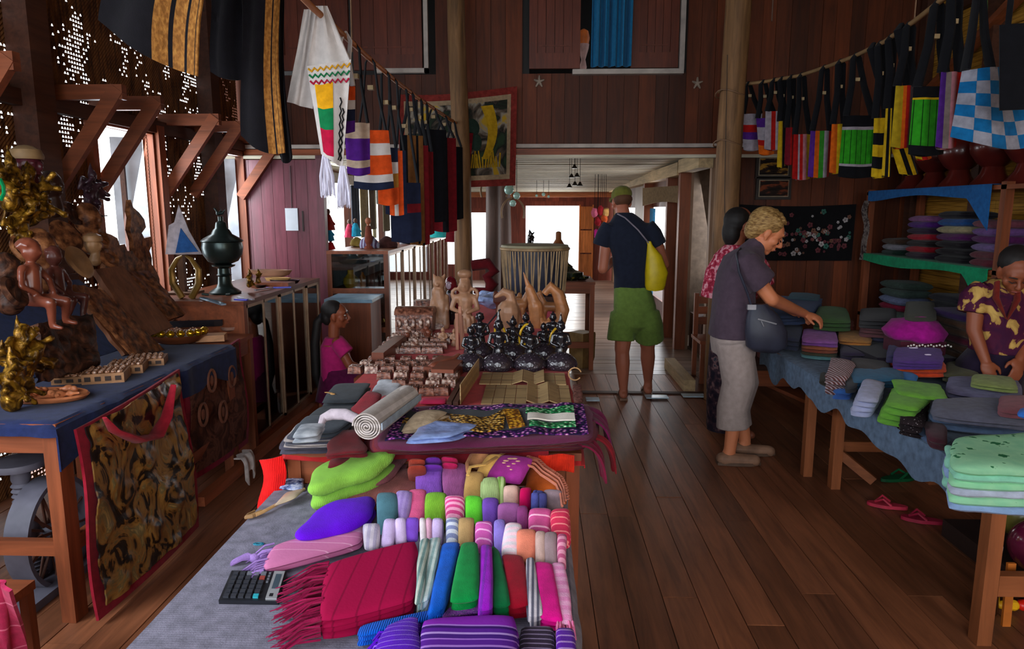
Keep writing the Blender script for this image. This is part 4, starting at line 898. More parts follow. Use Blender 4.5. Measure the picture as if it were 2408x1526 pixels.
for r_, (y, xa, xb, n) in enumerate(rowsB):
 for i in range(n): place(xa+(xb-xa)*i/(n-1), y, 'carved blocks behind', 'small reddish carved block, %s from the left in the %s row of the far group' % ((['first']+ORD[1:])[i], ORD[r_]), .92, RND.uniform(-.1, .1)+.1, 1.1)
for o in prot:
 if o not in [prot[i] for i in used]: bpy.data.objects.remove(o)
RB = wood('redbrown_box', '#7c4432', axis='X', rough=.35, rnd=.1)
tag(G().bar(onz(888, 842, B2+.03), onz(942, 800, B2+.03), .06, .055).obj('wooden_box', RB, smooth=0), 'long dark wooden block at the left end of the far carved rows', 'box')
bx = thing('wooden_box', 'red brown wooden box with flat lid in front of the lacquer figures', 'box', onz(1050, 872, B2))
G().bar(onz(1036, 876, B2+.022), onz(1070, 848, B2+.022), .16, .044).obj('body', RB, bx, smooth=0); G().bar(onz(1040, 873, B2+.052), onz(1072, 842, B2+.052), .10, .016).obj('lid', RB, bx, smooth=0)
g = G(); p = onz(1020, 864, B2+.035); g.cap(p, p+Vector((.08, .09, .015)), .026, .02); g.cap(p+Vector((-.05, -.01, -.012)), p, .008, .024); g.cap(p+Vector((.08, .09, .015)), p+Vector((.10, .12, .03)), .02, .014)
tag(blob(g, .005, 3).obj('carved_shoe', RB), 'small carved wooden shoe with pointed toe resting by the box', 'carving')
# ornate chest behind
ch = thing('carved_chest', 'dark carved wooden chest with rounded lid at the left of the table', 'chest', onz(970, 780, B2))
cc = onz(972, 784, B2); G().box((cc.x, cc.y+.1, B2+.055), (.23, .16, .11)).obj('body', CW, ch, smooth=0)
G().add([], []); g = G()
for i in range(9):
 a = pi*i/8; g.v += [(cc.x-.12, cc.y+.1-.085*cos(a), B2+.11+.045*sin(a)), (cc.x+.12, cc.y+.1-.085*cos(a), B2+.11+.045*sin(a))]
g.f = [(2*i, 2*i+1, 2*i+3, 2*i+2) for i in range(8)]+[tuple(2*i for i in range(9)), tuple(2*i+1 for i in range(8, -1, -1))]; g.m = [0]*len(g.f)
g.obj('lid', CW, ch)
g = G()
for i in range(5): g.ell((cc.x-.09+.045*i, cc.y+.01, B2+.06), (.014, .008, .03), None, 8, 6)
g.obj('carving', CWL, ch)
for n, (px, py, w, d, h, lab) in enumerate(((1000, 728, .18, .12, .07, 'brown wooden box stack edge behind the chest'), (990, 752, .16, .10, .05, 'long brown wooden tray behind the chest'), (1018, 772, .14, .09, .03, 'small square wooden dish with white beads by the tall figures'))):
 p = onz(px, py, B2); tag(G().box((p.x, p.y, B2+h/2), (w, d, h), rotm(0, 0, .2), taper=.94).box((p.x, p.y, B2+h), (w*.8, d*.7, .012), rotm(0, 0, .2)).obj('wooden_tray', [CW, RB, CWL][n], smooth=0), lab, 'tray')
for i, (px, py) in enumerate(((955, 806), (978, 804), (1005, 800), (975, 822), (1000, 790), (1030, 806), (985, 770), (960, 790))):
 p = onz(px, py, B2); g = G(); g.ell((p.x, p.y, B2+.02), (.028, .025, .02), None, 10, 6); g.ell((p.x+.008, p.y, B2+.045), (.016, .015, .017), None, 9, 6); g.ell((p.x-.012, p.y-.004, B2+.034), (.012, .012, .012), None, 8, 5)
 tag(g.obj('carved_charm', CWL if i % 2 else RB), ['tiny pinkish charm left of the chest corner', 'tiny pale charm before the chest centre', 'tiny charm right below the chest', 'tiny charm nearest the long wooden block', 'tiny charm at the right foot of the chest', 'tiny charm by the small grey figure', 'tiny charm half behind the chest front', 'tiny charm at the left back of the chest'][i], 'carving', 'tiny charms by the chest')
# --- figures
SAND = plain('sandalwood', '#9c7256', rough=.42, var=.25, scale=22, bump=.4); TEAK = plain('light_teak', '#a87046', rough=.38, var=.25, scale=20, bump=.4)
LAC = plain('black_lacquer', '#1d1a1f', rough=.16, var=.4, scale=30, coat=.5); LACB = patchy('beaded_lacquer', [(.10, '#b8a8b4'), (.17, '#3a2e38'), (.4, '#2a222a')], scale=80, kind='voronoi', rough=.25, spec=.7, bump=.35)
GLD = plain('gilt_yellow', '#c49a1a', rough=.3, metal=.3, var=.25, scale=40); REDL = plain('red_lacquer', '#6c1420', rough=.2, coat=.4)
def figure(g, c, h, lean=0, crown=0, arms=1, seat=False, sgn=1):
 """a small carved deity: robed base, waist, chest, head, crown, arms"""
 c = Vector(c); X = lambda x, z, y=0: c+Vector((x*h+lean*z*h, y*h, z*h))
 if seat:
  g.ell(X(0, .10), (.24*h, .17*h, .10*h)); g.cap(X(-.17, .10, -.06), X(.14, .09, -.13), .065*h, .05*h); g.cap(X(.17, .10, -.06), X(-.14, .09, -.13), .065*h, .05*h)
  g.cap(X(0, .15), X(0, .42), .12*h, .13*h); sh = .46
 else:
  g.cap(X(0, .02), X(0, .28), .15*h, .11*h); g.cap(X(0, .28), X(.01, .50), .10*h, .12*h); sh = .54
 g.cap(X(-.12, sh), X(.12, sh), .055*h, .055*h); g.cap(X(0, sh), X(0, sh+.10), .05*h, .045*h)
 g.ell(X(0, sh+.18, -.01), (.085*h, .09*h, .105*h)); g.ell(X(0, sh+.17, -.10), (.018*h, .022*h, .03*h), None, 8, 6)
 for s_ in (-1, 1): g.ell(X(.088*s_, sh+.17), (.018*h, .025*h, .05*h), None, 8, 6)
 if crown: g.cap(X(0, sh+.26), X(0, sh+.26+crown), .06*h, .012*h); g.ell(X(0, sh+.26), (.092*h, .092*h, .022*h))
 else: g.ell(X(0, sh+.25, .02), (.09*h, .09*h, .05*h)); g.ell(X(0, sh+.31, .02), (.035*h, .035*h, .035*h))
 if arms:
  for s_ in (-1, 1):
   g.cap(X(.15*s_, sh), X(.20*s_, sh-.17, -.03), .045*h, .04*h); g.cap(X(.20*s_, sh-.17, -.03), X(.06*s_, sh-.22, -.13), .038*h, .028*h)
 return g
def statue(lab, px, py, h, mat, vox=.006, zb=None, base=True, name='carved_figure', **k):
 z0 = B2+.002 if zb is None else zb; p = onz(px, py, z0)
 g = figure(G(), (p.x, p.y, z0), h, **k)
 if base: g.lathe([(.17*h, 0), (.18*h, .02*h), (.16*h, .05*h)], (p.x, p.y, z0), 16)
 return tag(blob(g, vox, 2).obj(name, mat, None, 60), lab, 'figurine')
# left group, pale wood
p = onz(1036, 770, B2)
g = G(); X = lambda x, z, y=0: Vector((p.x+x, p.y+y, B2+z))
g.cap(X(0, .03), X(.01, .16), .055, .05); g.cap(X(0, .14), X(-.01, .23), .045, .045); g.ell(X(-.005, .29), (.042, .04, .045)); g.cap(X(-.03, .32), X(-.038, .345), .014, .006); g.cap(X(.022, .32), X(.032, .345), .014, .006); g.cap(X(-.04, .2), X(-.055, .12, -.03), .018, .015); g.cap(X(.04, .2), X(.05, .12, -.03), .018, .015); g.ell(X(-.01, .28, -.04), (.014, .018, .012)); g.cap(X(-.03, .02, -.03), X(-.03, .1, -.02), .03, .025); g.cap(X(.035, .02, -.03), X(.035, .1, -.02), .03, .025)
tag(blob(g, .006, 2).obj('carved_owl_figure', SAND, None, 60), 'tall pale carved figure with small ears left of the red lacquer one', 'figurine')
p = onz(1062, 762, B2); r = thing('lacquer_figure', 'dark red and blue lacquer figure between two pale carved ones', 'figurine', (p.x, p.y, B2))
blob(G().cap((p.x, p.y, B2+.03), (p.x, p.y, B2+.2), .04, .035), .006, 2).obj('robe', LAC, r); G().ell((p.x, p.y, B2+.27), (.04, .04, .05)).cap((p.x+.03, p.y, B2+.24), (p.x+.035, p.y+.01, B2+.05), .022, .02).obj('hood', REDL, r)
G().ell((p.x-.012, p.y-.034, B2+.262), (.018, .012, .026)).cap((p.x-.01, p.y-.03, B2+.2), (p.x-.01, p.y-.035, B2+.12), .012, .01).obj('face', plain('pale_paint', '#c9b4c4', rough=.2), r)
p = onz(1094, 780, B2); g = figure(G(), (p.x, p.y, B2), .40, crown=0, arms=1)
for s_ in (-1, 1): g.tube([(p.x+s_*(.05+.03*cos(a)), p.y, B2+.235+.035*sin(a)) for a in [2*pi*i/10 for i in range(10)]], .012, 6, closed=True)
for i in range(12): a = 2*pi*i/12; g.ell((p.x+.06*cos(a), p.y+.06*sin(a)*.8, B2+.05+.01*(i % 3)), (.012, .012, .04), None, 6, 5)
g.ell((p.x, p.y+.01, B2+.36), (.046, .046, .03)); tag(blob(g, .006, 2).obj('carved_deity', SAND, None, 60), 'tallest pale carved deity with rings at the shoulders and robed base', 'figurine')
for i, (px, py, h, m, lab) in enumerate(((1042, 812, .12, SAND, 'small grey carved figure standing left of the upright sticks'), (1068, 812, .11, SAND, 'small grey carved figure with folded arms beside the upright sticks'))):
 statue(lab, px, py, h, m, .004)
p = onz(1080, 822, B2)
for i, (dx, h) in enumerate(((0, .20), (.022, .235), (.032, .18))):
 tag(G().bar((p.x+dx*1.0-.01, p.y+dx, B2), (p.x+dx*.7-.012, p.y+dx, B2+h), .016, .016).obj('wooden_stick', wood('stick_pink', '#b0765c', axis='Z', rnd=.1), smooth=0), ['squared wooden stick standing leftmost among three by the black figures', 'tallest squared wooden stick of the three by the black figures', 'shortest squared wooden stick of the three by the black figures'][i], 'stick')
# middle group of light teak animals
def horse(lab, px, py, h, mat, flip=1, neck=.5, zb=None):
 p = onz(px, py, B2); g = G(); X = lambda x, z, y=0: Vector((p.x+x*h*flip, p.y+y*h, B2+z*h))
 for a, b in ((-.2, -.07), (-.2, .07), (.18, -.07), (.18, .07)): g.cap(X(a, .03, b), X(a*.9, .38, b*.8), .045*h, .07*h)
 g.cap(X(-.2, .48), X(.18, .5), .14*h, .13*h); g.cap(X(.18, .52), X(.30, .82), .11*h, .07*h); g.cap(X(.30, .86), X(.46, .76), .075*h, .045*h)
 for s_ in (-1, 1): g.cap(X(.28, .9, .03*s_), X(.27, .99, .04*s_), .025*h, .008*h)
 g.cap(X(-.33, .52), X(-.42, .28), .05*h, .025*h)
 return tag(blob(g, .006, 2).obj('carved_horse', mat, None, 60), lab, 'figurine')
p = onz(1196, 800, B2)
g = G(); X = lambda x, z, y=0: Vector((p.x+x, p.y+y, B2+z))
g.cap(X(0, .03), X(0, .17), .055, .07); g.tube([X(-.02, .16), X(.02, .22), X(.01, .27), X(-.04, .29)], [.05, .035, .03, .022], 8); g.cap(X(-.03, .28), X(-.075, .255), .022, .01); g.cap(X(.05, .14), X(.08, .05), .02, .012)
tag(blob(g, .006, 2).obj('carved_bird', SAND, None, 60), 'smooth pale wooden bird on a stand behind the black figures', 'figurine')
horse('light teak carved horse facing right behind the yellow ringed figures', 1215, 760, .26, TEAK, 1)
horse('teak carved horse facing left at the right of the group', 1295, 762, .24, TEAK, -1)
p = onz(1252, 770, B2); g = G(); X = lambda x, z, y=0: Vector((p.x+x, p.y+y, B2+z))
g.cap(X(.03, .02), X(.02, .14), .045, .05); g.cap(X(.02, .14), X(-.02, .25), .045, .03); g.cap(X(-.02, .25), X(-.06, .36), .022, .004); g.cap(X(.05, .1), X(.09, .03), .02, .015)
tag(blob(g, .006, 2).obj('carved_dancer', TEAK, None, 60), 'teak carving with a thin spire pointing up left of the horse pair', 'figurine')
p = onz(1312, 772, B2); g = G(); g.tube([Vector((p.x, p.y, B2+.02)), Vector((p.x+.03, p.y, B2+.12)), Vector((p.x+.0, p.y, B2+.22)), Vector((p.x-.05, p.y, B2+.27)), Vector((p.x-.09, p.y, B2+.22))], [.045, .045, .04, .035, .025], 10)
tag(blob(g, .006, 2).obj('carved_swan', TEAK, None, 60), 'teak swan with bent neck rightmost of the pale animals', 'figurine')
for i, (px, py, w, h, m, lab) in enumerate(((1180, 742, .12, .15, RB, 'reddish wooden bracket behind the smooth bird'), (1210, 752, .10, .16, TEAK, 'square topped teak stand behind the crowned figure'), (1255, 742, .10, .12, CW, 'dark carved lattice block behind the spire carving'), (1282, 792, .06, .10, TEAK, 'small teak seated figure between horses and black figures'))):
 p = onz(px, py, B2); g = G(); g.box((p.x, p.y, B2+h*.3), (w*.7, w*.6, h*.6)); g.box((p.x, p.y, B2+h*.82), (w, w*.7, h*.35)); g.ell((p.x-w*.35, p.y, B2+h), (w*.2, w*.2, h*.2)); g.ell((p.x+w*.35, p.y, B2+h), (w*.2, w*.2, h*.2))
 tag(blob(g, .006, 2).obj('wooden_carving', m, None, 60), lab, 'carving')
# black lacquer figures on beaded domes
def lacfig(lab, px, py, h, ring=None, crown=.14, lean=0, spear=None):
 p = onz(px, py, B2+.0); t = thing('lacquer_figurine', lab, 'figurine', (p.x, p.y, B2)); r = .072
 G().lathe([(.03, 0), (r, .006), (r*1.12, .026), (r*1.0, .052), (r*.65, .074), (.02, .084)], (p.x, p.y-.035, B2+.001), 26, sy=.75).obj('beaded_base', LACB, t, 60)
 g = figure(G(), (p.x, p.y+.03, B2+.035), h, lean=lean, crown=crown)
 blob(g, .0045, 1).obj('body', LAC, t, 60)
 if ring:
  for s_ in ring:
   g = G(); cx = p.x+s_*.062; cz = B2+.055+h*.34
   g.tube([(cx+.026*cos(a)+s_*.012*sin(a), p.y-.005, cz+h*.27*sin(a)) for a in [2*pi*i/18 for i in range(18)]], .0062, 6, closed=True); g.obj('gilt_ring', GLD, t)
 if spear: G().tube([(p.x+spear*.02, p.y-.03, B2+.06+h*.35), (p.x+spear*.11, p.y-.02, B2+.055+h*.85)], .004, 6).obj('spear', LAC, t)
 return t
lacfig('black lacquer figure with bowed arms on a beaded dome, leftmost in the front row', 1107, 868, .20, crown=.05)
lacfig('black lacquer figure with tall pointed crown, second in the front row', 1172, 868, .235, crown=.26)
lacfig('black lacquer figure on an oval beaded dome, third in the front row', 1246, 868, .21, crown=.12, spear=-1)
lacfig('black lacquer figure at the right end of the front row', 1318, 866, .225, crown=.22)
lacfig('black lacquer figure between two yellow rings, in the second row', 1206, 842, .20, ring=(-1, 1), crown=.12)
lacfig('black lacquer figure with one yellow ring behind the oval dome', 1278, 842, .17, ring=(1,), crown=.05)
lacfig('black lacquer seated figure behind the front right one', 1300, 826, .20, crown=.1)
lacfig('black lacquer figure raising a curved arm at the back', 1128, 838, .23, crown=.04, spear=1)
lacfig('black lacquer figure half hidden behind the two yellow rings', 1236, 828, .20, crown=.1)
# small bowl and blue crinkled bags behind
tag(G().slab([onz(1118, 716, B2+.05), onz(1190, 714, B2+.05), onz(1196, 690, B2+.09), onz(1126, 690, B2+.09)], .09, 8, 22, 16, 2.4, .045).obj('plastic_bag', plain('blue_plastic', '#9fb4ea', rough=.12, var=.35, scale=30)), 'crumpled light blue plastic bag behind the carved deity', 'bag')
tag(G().lathe([(.02, 0), (.035, .01), (.042, .05), (.03, .08), (.015, .085)], onz(1186, 706, B2), 14).obj('green_bottle', plain('green_plastic', '#1fa060', rough=.15)), 'small green plastic bottle left of the drum', 'bottle')
tag(G().box(onz(1300, 738, B2+.05), (.16, .02, .10)).obj('red_box', plain('red_card', '#b04050', rough=.5), smooth=0), 'pinkish red card box behind the right hand figures', 'box')
p = onz(1250, 732, B2); g = G().tube([(p.x-.2, p.y, B2+.03), (p.x-.1, p.y+.02, B2+.07), (p.x+.02, p.y+.02, B2+.085), (p.x+.12, p.y, B2+.05)], [.02, .045, .05, .025], 10)
tag(g.obj('dark_bundle', cloth('bundle_dark', '#4a3f52'), None, 60), 'dark purple cloth bundle under the drum', 'bundle')
# ================================================================ LEFT SIDE
ZL = .80
LT = table('stall_table', 'wooden table under the dark blue cloth along the woven wall', -2.72, -1.76, 2.42, 3.95, ZL-.004, leg=.075, rail=.30, legw=.055)
LT2 = table('stall_table', 'pale topped wooden table between the blue cloth table and the glass case', -2.72, -1.80, 3.97, 4.34, ZL-.004, leg=.045)
NAVY = cloth('navy_cloth', '#1b264e', var=.25)
drape('tablecloth', -2.72, -1.76, 2.42, 3.94, ZL+.001, NAVY, 'dark blue cloth hanging over the front of the carvings stall', dl=.02, dr=.16, df=.05, ragged=.5, wav=.02, seed=2)
# tiered rise at the back, draped in the same blue
rz = thing('display_riser', 'dark blue draped sloping riser behind the carved planks', 'riser', (-2.55, 3.3, ZL))
G().sheet(lambda u, v: (-2.32-.5*v, 2.5+1.6*u, ZL+.005+.42*v+.01*noise.noise(Vector((u*9, v*5, 1)))), 30, 10, .01).obj('cloth', NAVY, rz)
G().bb((-2.86, 2.5, ZL), (-2.74, 4.1, ZL+.40)).obj('frame', WDY, rz, smooth=0)
CV = patchy('carved_mid', [(.35, '#3c2015'), (.52, '#7a4a2c'), (.68, '#a56c44')], scale=26, rough=.42, bump=.9); CVD = patchy('carved_dark2', [(.35, '#1c110d'), (.52, '#46291c'), (.7, '#6e452e')], scale=16, rough=.5, bump=1, dist=1.5)
GILT = patchy('gilt', [(.3, '#1c1006'), (.46, '#5a3c0e'), (.6, '#9c7020'), (.75, '#d8a84c')], scale=26, rough=.32, metal=.35, bump=1, dist=1); OLDW = wood('old_plank', '#86553a', axis='Z', rough=.55, dark=.5, rnd=.15)
BRZ = plain('bronze_green', '#2e3a38', rough=.28, metal=.6, var=.35, scale=12); BRASS = plain('brass', '#b5893a', rough=.25, metal=.8, var=.3, scale=10)
def zt_(dz=0): return ZL+.004+dz
# front tray (oval relief)
c = onz(112, 938, zt_()); t = thing('relief_tray', 'oval carved wooden tray with raised figures at the near left corner', 'tray', c)
G().lathe([(.10, 0), (.155, .004), (.168, .018), (.160, .026), (.145, .020), (.02, .018)], c, 40, sx=1.0, sy=.62).obj('tray', RELW if 'RELW' in globals() else wood('relief_tray', '#b06a44', axis='X', rough=.35), t, 60)
g = G()
for i in range(16):
 a = RND.random()*6.3; r = RND.uniform(.02, .12); p = c+Vector((r*cos(a), r*sin(a)*.6, .03)); g.ell(p, (RND.uniform(.012, .026), .013, RND.uniform(.012, .022)), rotm(0, 0, RND.random()*3), 9, 6)
 if i % 2: g.cap(p, p+Vector((RND.uniform(-.05, .05), RND.uniform(-.03, .03), .006)), .009, .006)
blob(g, .005, 1).obj('relief', wood('relief_tray', '#b06a44', axis='X', rough=.35), t, 60)
# square lattice trays
LATT = patchy('lattice', [(.3, '#2c1a14'), (.45, '#8a5a3c'), (.6, '#c89c80'), (.72, '#efe0d4')], scale=90, rough=.2, spec=.8, bump=.8)
for n, (px, py, w, d, h, rz_, lab) in enumerate(((196, 893, .20, .17, .032, .25, 'flat wooden openwork tray left of the brighter lattice box'), (252, 893, .17, .15, .045, .35, 'square wooden box with sparkling carved lattice lid, nearest'), (300, 872, .16, .15, .04, .35, 'wooden box with carved lattice lid, middle of the three in a line'), (345, 855, .18, .14, .035, .35, 'wooden box with sparkling carved lattice lid, farthest of the three'))):
 p = onz(px, py, zt_()); t = thing('lattice_box', lab, 'box', (p.x, p.y, ZL)); R = rotm(0, 0, rz_)
 G().box((p.x, p.y, zt_(h/2)), (w, d, h), R).obj('body', wood('box_tan', '#b58258', axis='X', rough=.4), t, smooth=0)
 g = G(); nn = 6
 for i in range(nn):
  for j in range(nn):
   q = R @ Vector(((i+.5)/nn-.5, (j+.5)/nn-.5, 0)); g.ell((p.x+q.x*w*.92, p.y+q.y*d*.92, zt_(h+.004)), (w/nn*.42, d/nn*.42, .008), None, 7, 4)
 g.obj('lattice', LATT, t)
 g = G()
 for i in range(4): q = R @ Vector((-.36*w+.24*w*i, -d/2-.001, 0)); g.box((p.x+q.x, p.y+q.y, zt_(h*.5)), (w*.14, .004, h*.45), R)
 g.obj('slot', plain('slot_dark', '#2a1810'), t, smooth=0)
# gold bead bowl tray + black trays on the far table
c = onz(418, 806, ZL+.004); t = thing('bead_bowl', 'low wooden bowl heaped with gold beads beside the black tray', 'bowl', c)
G().lathe([(.09, 0), (.12, .01), (.165, .045), (.175, .055), (.155, .05), (.02, .04)], c, 30, sy=.75).obj('bowl', wood('bowl_w', '#8a4c2c', axis='X', rough=.3), t)
g = G()
for i in range(11):
 a = pi*1.0+pi*1.15*i/10-.1; g.ell(c+Vector((.155*cos(a), .115*sin(a), .07)), (.024, .021, .021), None, 12, 8)
g.obj('gold_bead', plain('gold_bead', '#cfa028', rough=.15, metal=.85, var=.15), t)
g = G()
for i in range(60): a = RND.random()*6.3; r = RND.random()**.5*.135; g.ell(c+Vector((r*cos(a), r*sin(a)*.75, .062+RND.random()*.012)), (.008,)*3, None, 6, 4)
g.obj('small_bead', LATT, t)
for n, (px, py, w, d, lab) in enumerate(((470, 778, .30, .16, 'black lacquered tray with sparkling beads on the far end of the stall'), (498, 800, .16, .10, 'tan wooden box under the black lacquered tray'))):
 p = onz(px, py, ZL+.004); R = rotm(0, 0, .25)
 if n == 0:
  t = thing('lacquer_tray', lab, 'tray', (p.x, p.y, ZL)); z0 = zt_(.045); G().box((p.x, p.y, z0), (w, d, .012), R).obj('bottom', LAC, t, smooth=0)
  for (a, b, ww, dd) in ((0, -d/2, w, .012), (0, d/2, w, .012), (-w/2, 0, .012, d), (w/2, 0, .012, d)): q = R @ Vector((a, b, 0)); G().box((p.x+q.x, p.y+q.y, z0+.018), (ww, dd, .036), R).obj('rim', LAC, t, smooth=0)
  g = G()
  for i in range(90): q = R @ Vector((RND.uniform(-.46, .1)*w, RND.uniform(-.42, .42)*d, 0)); g.ell((p.x+q.x, p.y+q.y, z0+.014+RND.random()*.01), (.008, .008, .007), None, 6, 4)
  g.obj('dark_bead', LACB, t)
 else: tag(G().box((p.x, p.y, ZL+.022), (w, d, .038), R).obj('wooden_box', wood('box_tan', '#b58258', axis='X'), smooth=0), lab, 'box')
p = onz(540, 778, ZL+.004); tag(G().lathe([(.03, 0), (.05, .01), (.055, .03), (.03, .026), (.01, .024)], p, 18).obj('shell_dish', plain('shell', '#9a7668', rough=.3)), 'small dull pink dish at the end of the pale table', 'dish')
# leaning carved planks
def leanplank(lab, quad, t, mat, seed, amp=.006, nm='carved_plank', sc=16):
 """quad: four 3d corners (bottom-near, bottom-far, top-far, top-near)"""
 A, B_, C_, D = [Vector(q) for q in quad]; nv = (B_-A).cross(D-A).normalized(); nv = nv if nv.x > 0 else -nv
 def fn(u, v):
  P = (A*(1-u)+B_*u)*(1-v)+(D*(1-u)+C_*u)*v
  e = min(u, 1-u, v*.6, (1-v)*.6); k = noise.noise(P*sc+Vector((seed, 0, 0)))*amp+abs(noise.noise(P*sc*.5+Vector((0, seed, 0))))*amp*1.6
  w = noise.noise(Vector((seed, v*7, 0)))*.012
  return P+nv*(k*min(1, e*14))+(B_-A).normalized()*w
 return tag(G().sheet(fn, 22, 40, t).obj(nm, mat, None, 50), lab, 'carving')
def lp(px, py, x): return onx(px, py, x)
def quadpx(b0, b1, t1, t0, xb, xt): return [lp(b0[0], b0[1], xb), lp(b1[0], b1[1], xb), lp(t1[0], t1[1], xt), lp(t0[0], t0[1], xt)]
leanplank('long brown carved plank leaning nearest, lower end by the gold bead bowl', quadpx((316, 838), (382, 826), (240, 686), (168, 672), -2.08, -2.28), .03, CV, 3)
leanplank('broad rounded carved plank leaning behind the first one', quadpx((330, 800), (402, 770), (284, 628), (218, 636), -2.14, -2.36), .03, OLDW, 9, .003)
leanplank('narrow brown board leaning left of the long carved plank', quadpx((290, 836), (322, 832), (196, 672), (162, 676), -2.12, -2.3), .02, OLDW, 5, .002)
leanplank('carved figure plank leaning at the far end of the stall', quadpx((372, 762), (432, 742), (348, 640), (296, 642), -2.2, -2.42), .03, CV, 12, .010, sc=20)
leanplank('weathered dark carved slab with deep furrows standing at the near end', quadpx((96, 898), (222, 862), (208, 742), (78, 764), -2.10, -2.18), .05, CVD, 17, .016, 'carved_slab', 22)
# flame shaped silhouettes against the window
def silh(lab, pts, X, t, mat, nm='carved_silhouette'):
 P = [onx(a, b, X) for a, b in pts]; g = G().prism(P, (-t/2, 0, 0), (t/2, 0, 0)); return tag(g.obj(nm, mat, smooth=0), lab, 'carving')
silh('flame shaped carved figure board standing against the bright window', [(322, 686), (318, 640), (310, 600), (308, 566), (300, 540), (303, 512), (299, 496), (302, 470), (308, 488), (322, 500), (334, 516), (338, 534), (328, 548), (334, 560), (350, 556), (354, 572), (346, 590), (352, 606), (352, 622), (364, 640), (370, 656), (372, 690)], -2.5, .03, CV)
silh('low carved animal board in front of the near window', [(236, 690), (240, 640), (246, 600), (252, 566), (244, 548), (256, 552), (270, 560), (276, 576), (288, 574), (294, 590), (306, 590), (316, 606), (330, 616), (340, 660), (350, 690)], -2.46, .03, CV)
# seated carved children
def child(lab, px, py, h, mat, X=-2.2, flip=1, nm='carved_child'):
 p = onx(px, py, X); g = G(); Q = lambda x, z, y=0: p+Vector((y*h, x*h*flip, z*h))
 g.ell(Q(0, .05), (.13*h, .15*h, .10*h)); g.cap(Q(0, .08), Q(.02, .42), .125*h, .12*h); g.cap(Q(-.12, .46), Q(.14, .46), .06*h, .06*h)
 g.cap(Q(.02, .48), Q(.03, .56), .05*h, .05*h); g.ell(Q(.04, .68, .02), (.125*h, .115*h, .14*h)); g.ell(Q(.03, .76, -.02), (.135*h, .13*h, .10*h)); g.ell(Q(.05, .66, .14), (.025*h, .025*h, .025*h), None, 8, 6)
 for i in range(26): a = i*2.4; e = .15+1.3*(i/26); g.ell(Q(.03+.135*sin(e)*cos(a), .72+.12*cos(e), -.02+.13*sin(e)*sin(a)), (.030*h,)*3, None, 7, 5)
 for s in (-1, 1): g.ell(Q(.04+.115*s, .67), (.03*h, .02*h, .04*h), None, 8, 6); g.ell(Q(.045+.05*s, .69, .125), (.012*h, .022*h, .012*h), None, 8, 5)
 g.cap(Q(-.15, .44), Q(-.24, .24, .04), .05*h, .045*h); g.cap(Q(-.24, .24, .04), Q(-.08, .12, .14), .045*h, .035*h)
 g.cap(Q(.16, .44), Q(.24, .28, .08), .05*h, .045*h); g.cap(Q(.24, .28, .08), Q(.14, .12, .2), .045*h, .035*h)
 g.cap(Q(-.08, .04, .05), Q(-.14, .02, .34), .085*h, .07*h); g.cap(Q(-.14, .02, .34), Q(-.10, -.28, .30), .065*h, .045*h); g.cap(Q(-.10, -.30, .30), Q(-.10, -.32, .42), .04*h, .03*h)
 g.cap(Q(.10, .04, .05), Q(.16, .0, .34), .085*h, .07*h); g.cap(Q(.16, .0, .34), Q(.22, -.26, .26), .065*h, .045*h); g.cap(Q(.22, -.28, .26), Q(.26, -.31, .38), .04*h, .03*h)
 return tag(blob(g, .007, 2).obj(nm, mat, None, 60), lab, 'figurine')
FLS = plain('polished_brown', '#7c3f2c', rough=.3, var=.3, scale=10, spec=.6); PALEW = plain('pale_wood', '#9c744e', rough=.45, var=.25)
child('polished brown carved seated child with curled hair, nearer of the pair', 78, 712, .33, FLS)
child('polished dark carved seated child holding the head, farther of the pair', 138, 704, .30, plain('polished_dark', '#5a3028', rough=.3, var=.3), X=-2.28, flip=-1)
# heap of masks and heads up the riser
def head(lab, px, py, r, mat, X, hat=None, gilt=False):
 p = onx(px, py, X); t = thing('carved_bust', lab, 'figurine', p); g = G()
 g.ell(p, (r*.85, r*.85, r*1.1)); g.ell(p+Vector((r*.85, 0, -r*.1)), (r*.2, r*.16, r*.3), None, 8, 6); g.cap(p+Vector((r*.2, 0, -r*.9)), p+Vector((r*.1, 0, -r*1.7)), r*.45, r*.7)
 g.ell(p+Vector((r*.72, 0, -r*.55)), (r*.16, r*.3, r*.09), None, 8, 5)
 for s in (-1, 1): g.ell(p+Vector((0, s*r*.86, -r*.05)), (r*.2, r*.1, r*.32), None, 8, 6); g.ell(p+Vector((r*.72, s*r*.34, r*.12)), (r*.12, r*.2, r*.08), None, 8, 5)
 blob(g, max(.006, r*.08), 2).obj('face', mat, t, 60)
 if hat: G().lathe([(r*.95, r*.35), (r*1.0, r*.55), (r*.85, r*.95), (r*.4, r*1.2), (.01, r*1.25)], p, 18).obj('cap', hat, t)
 return t
head('dark red carved head with a pale headband at the top of the heap', 64, 388, .075, plain('darkred_head', '#4a1c24', rough=.3), -2.45, plain('headband', '#8a6c48'))
head('dark carved head leaning right of the banded one', 118, 436, .07, plain('dark_head', '#3c241c', rough=.4), -2.5)
head('small pale carved head with topknot in the middle of the heap', 219, 575, .05, PALEW, -2.42, PALEW)
head('round dark mask head below the dragon carving', 205, 515, .085, CV, -2.55)
head('brown bowl like carved face under the gilded dancers', 92, 585, .09, CV, -2.35)
head('dark carved mask at the far left edge', 12, 640, .08, CVD, -2.3)
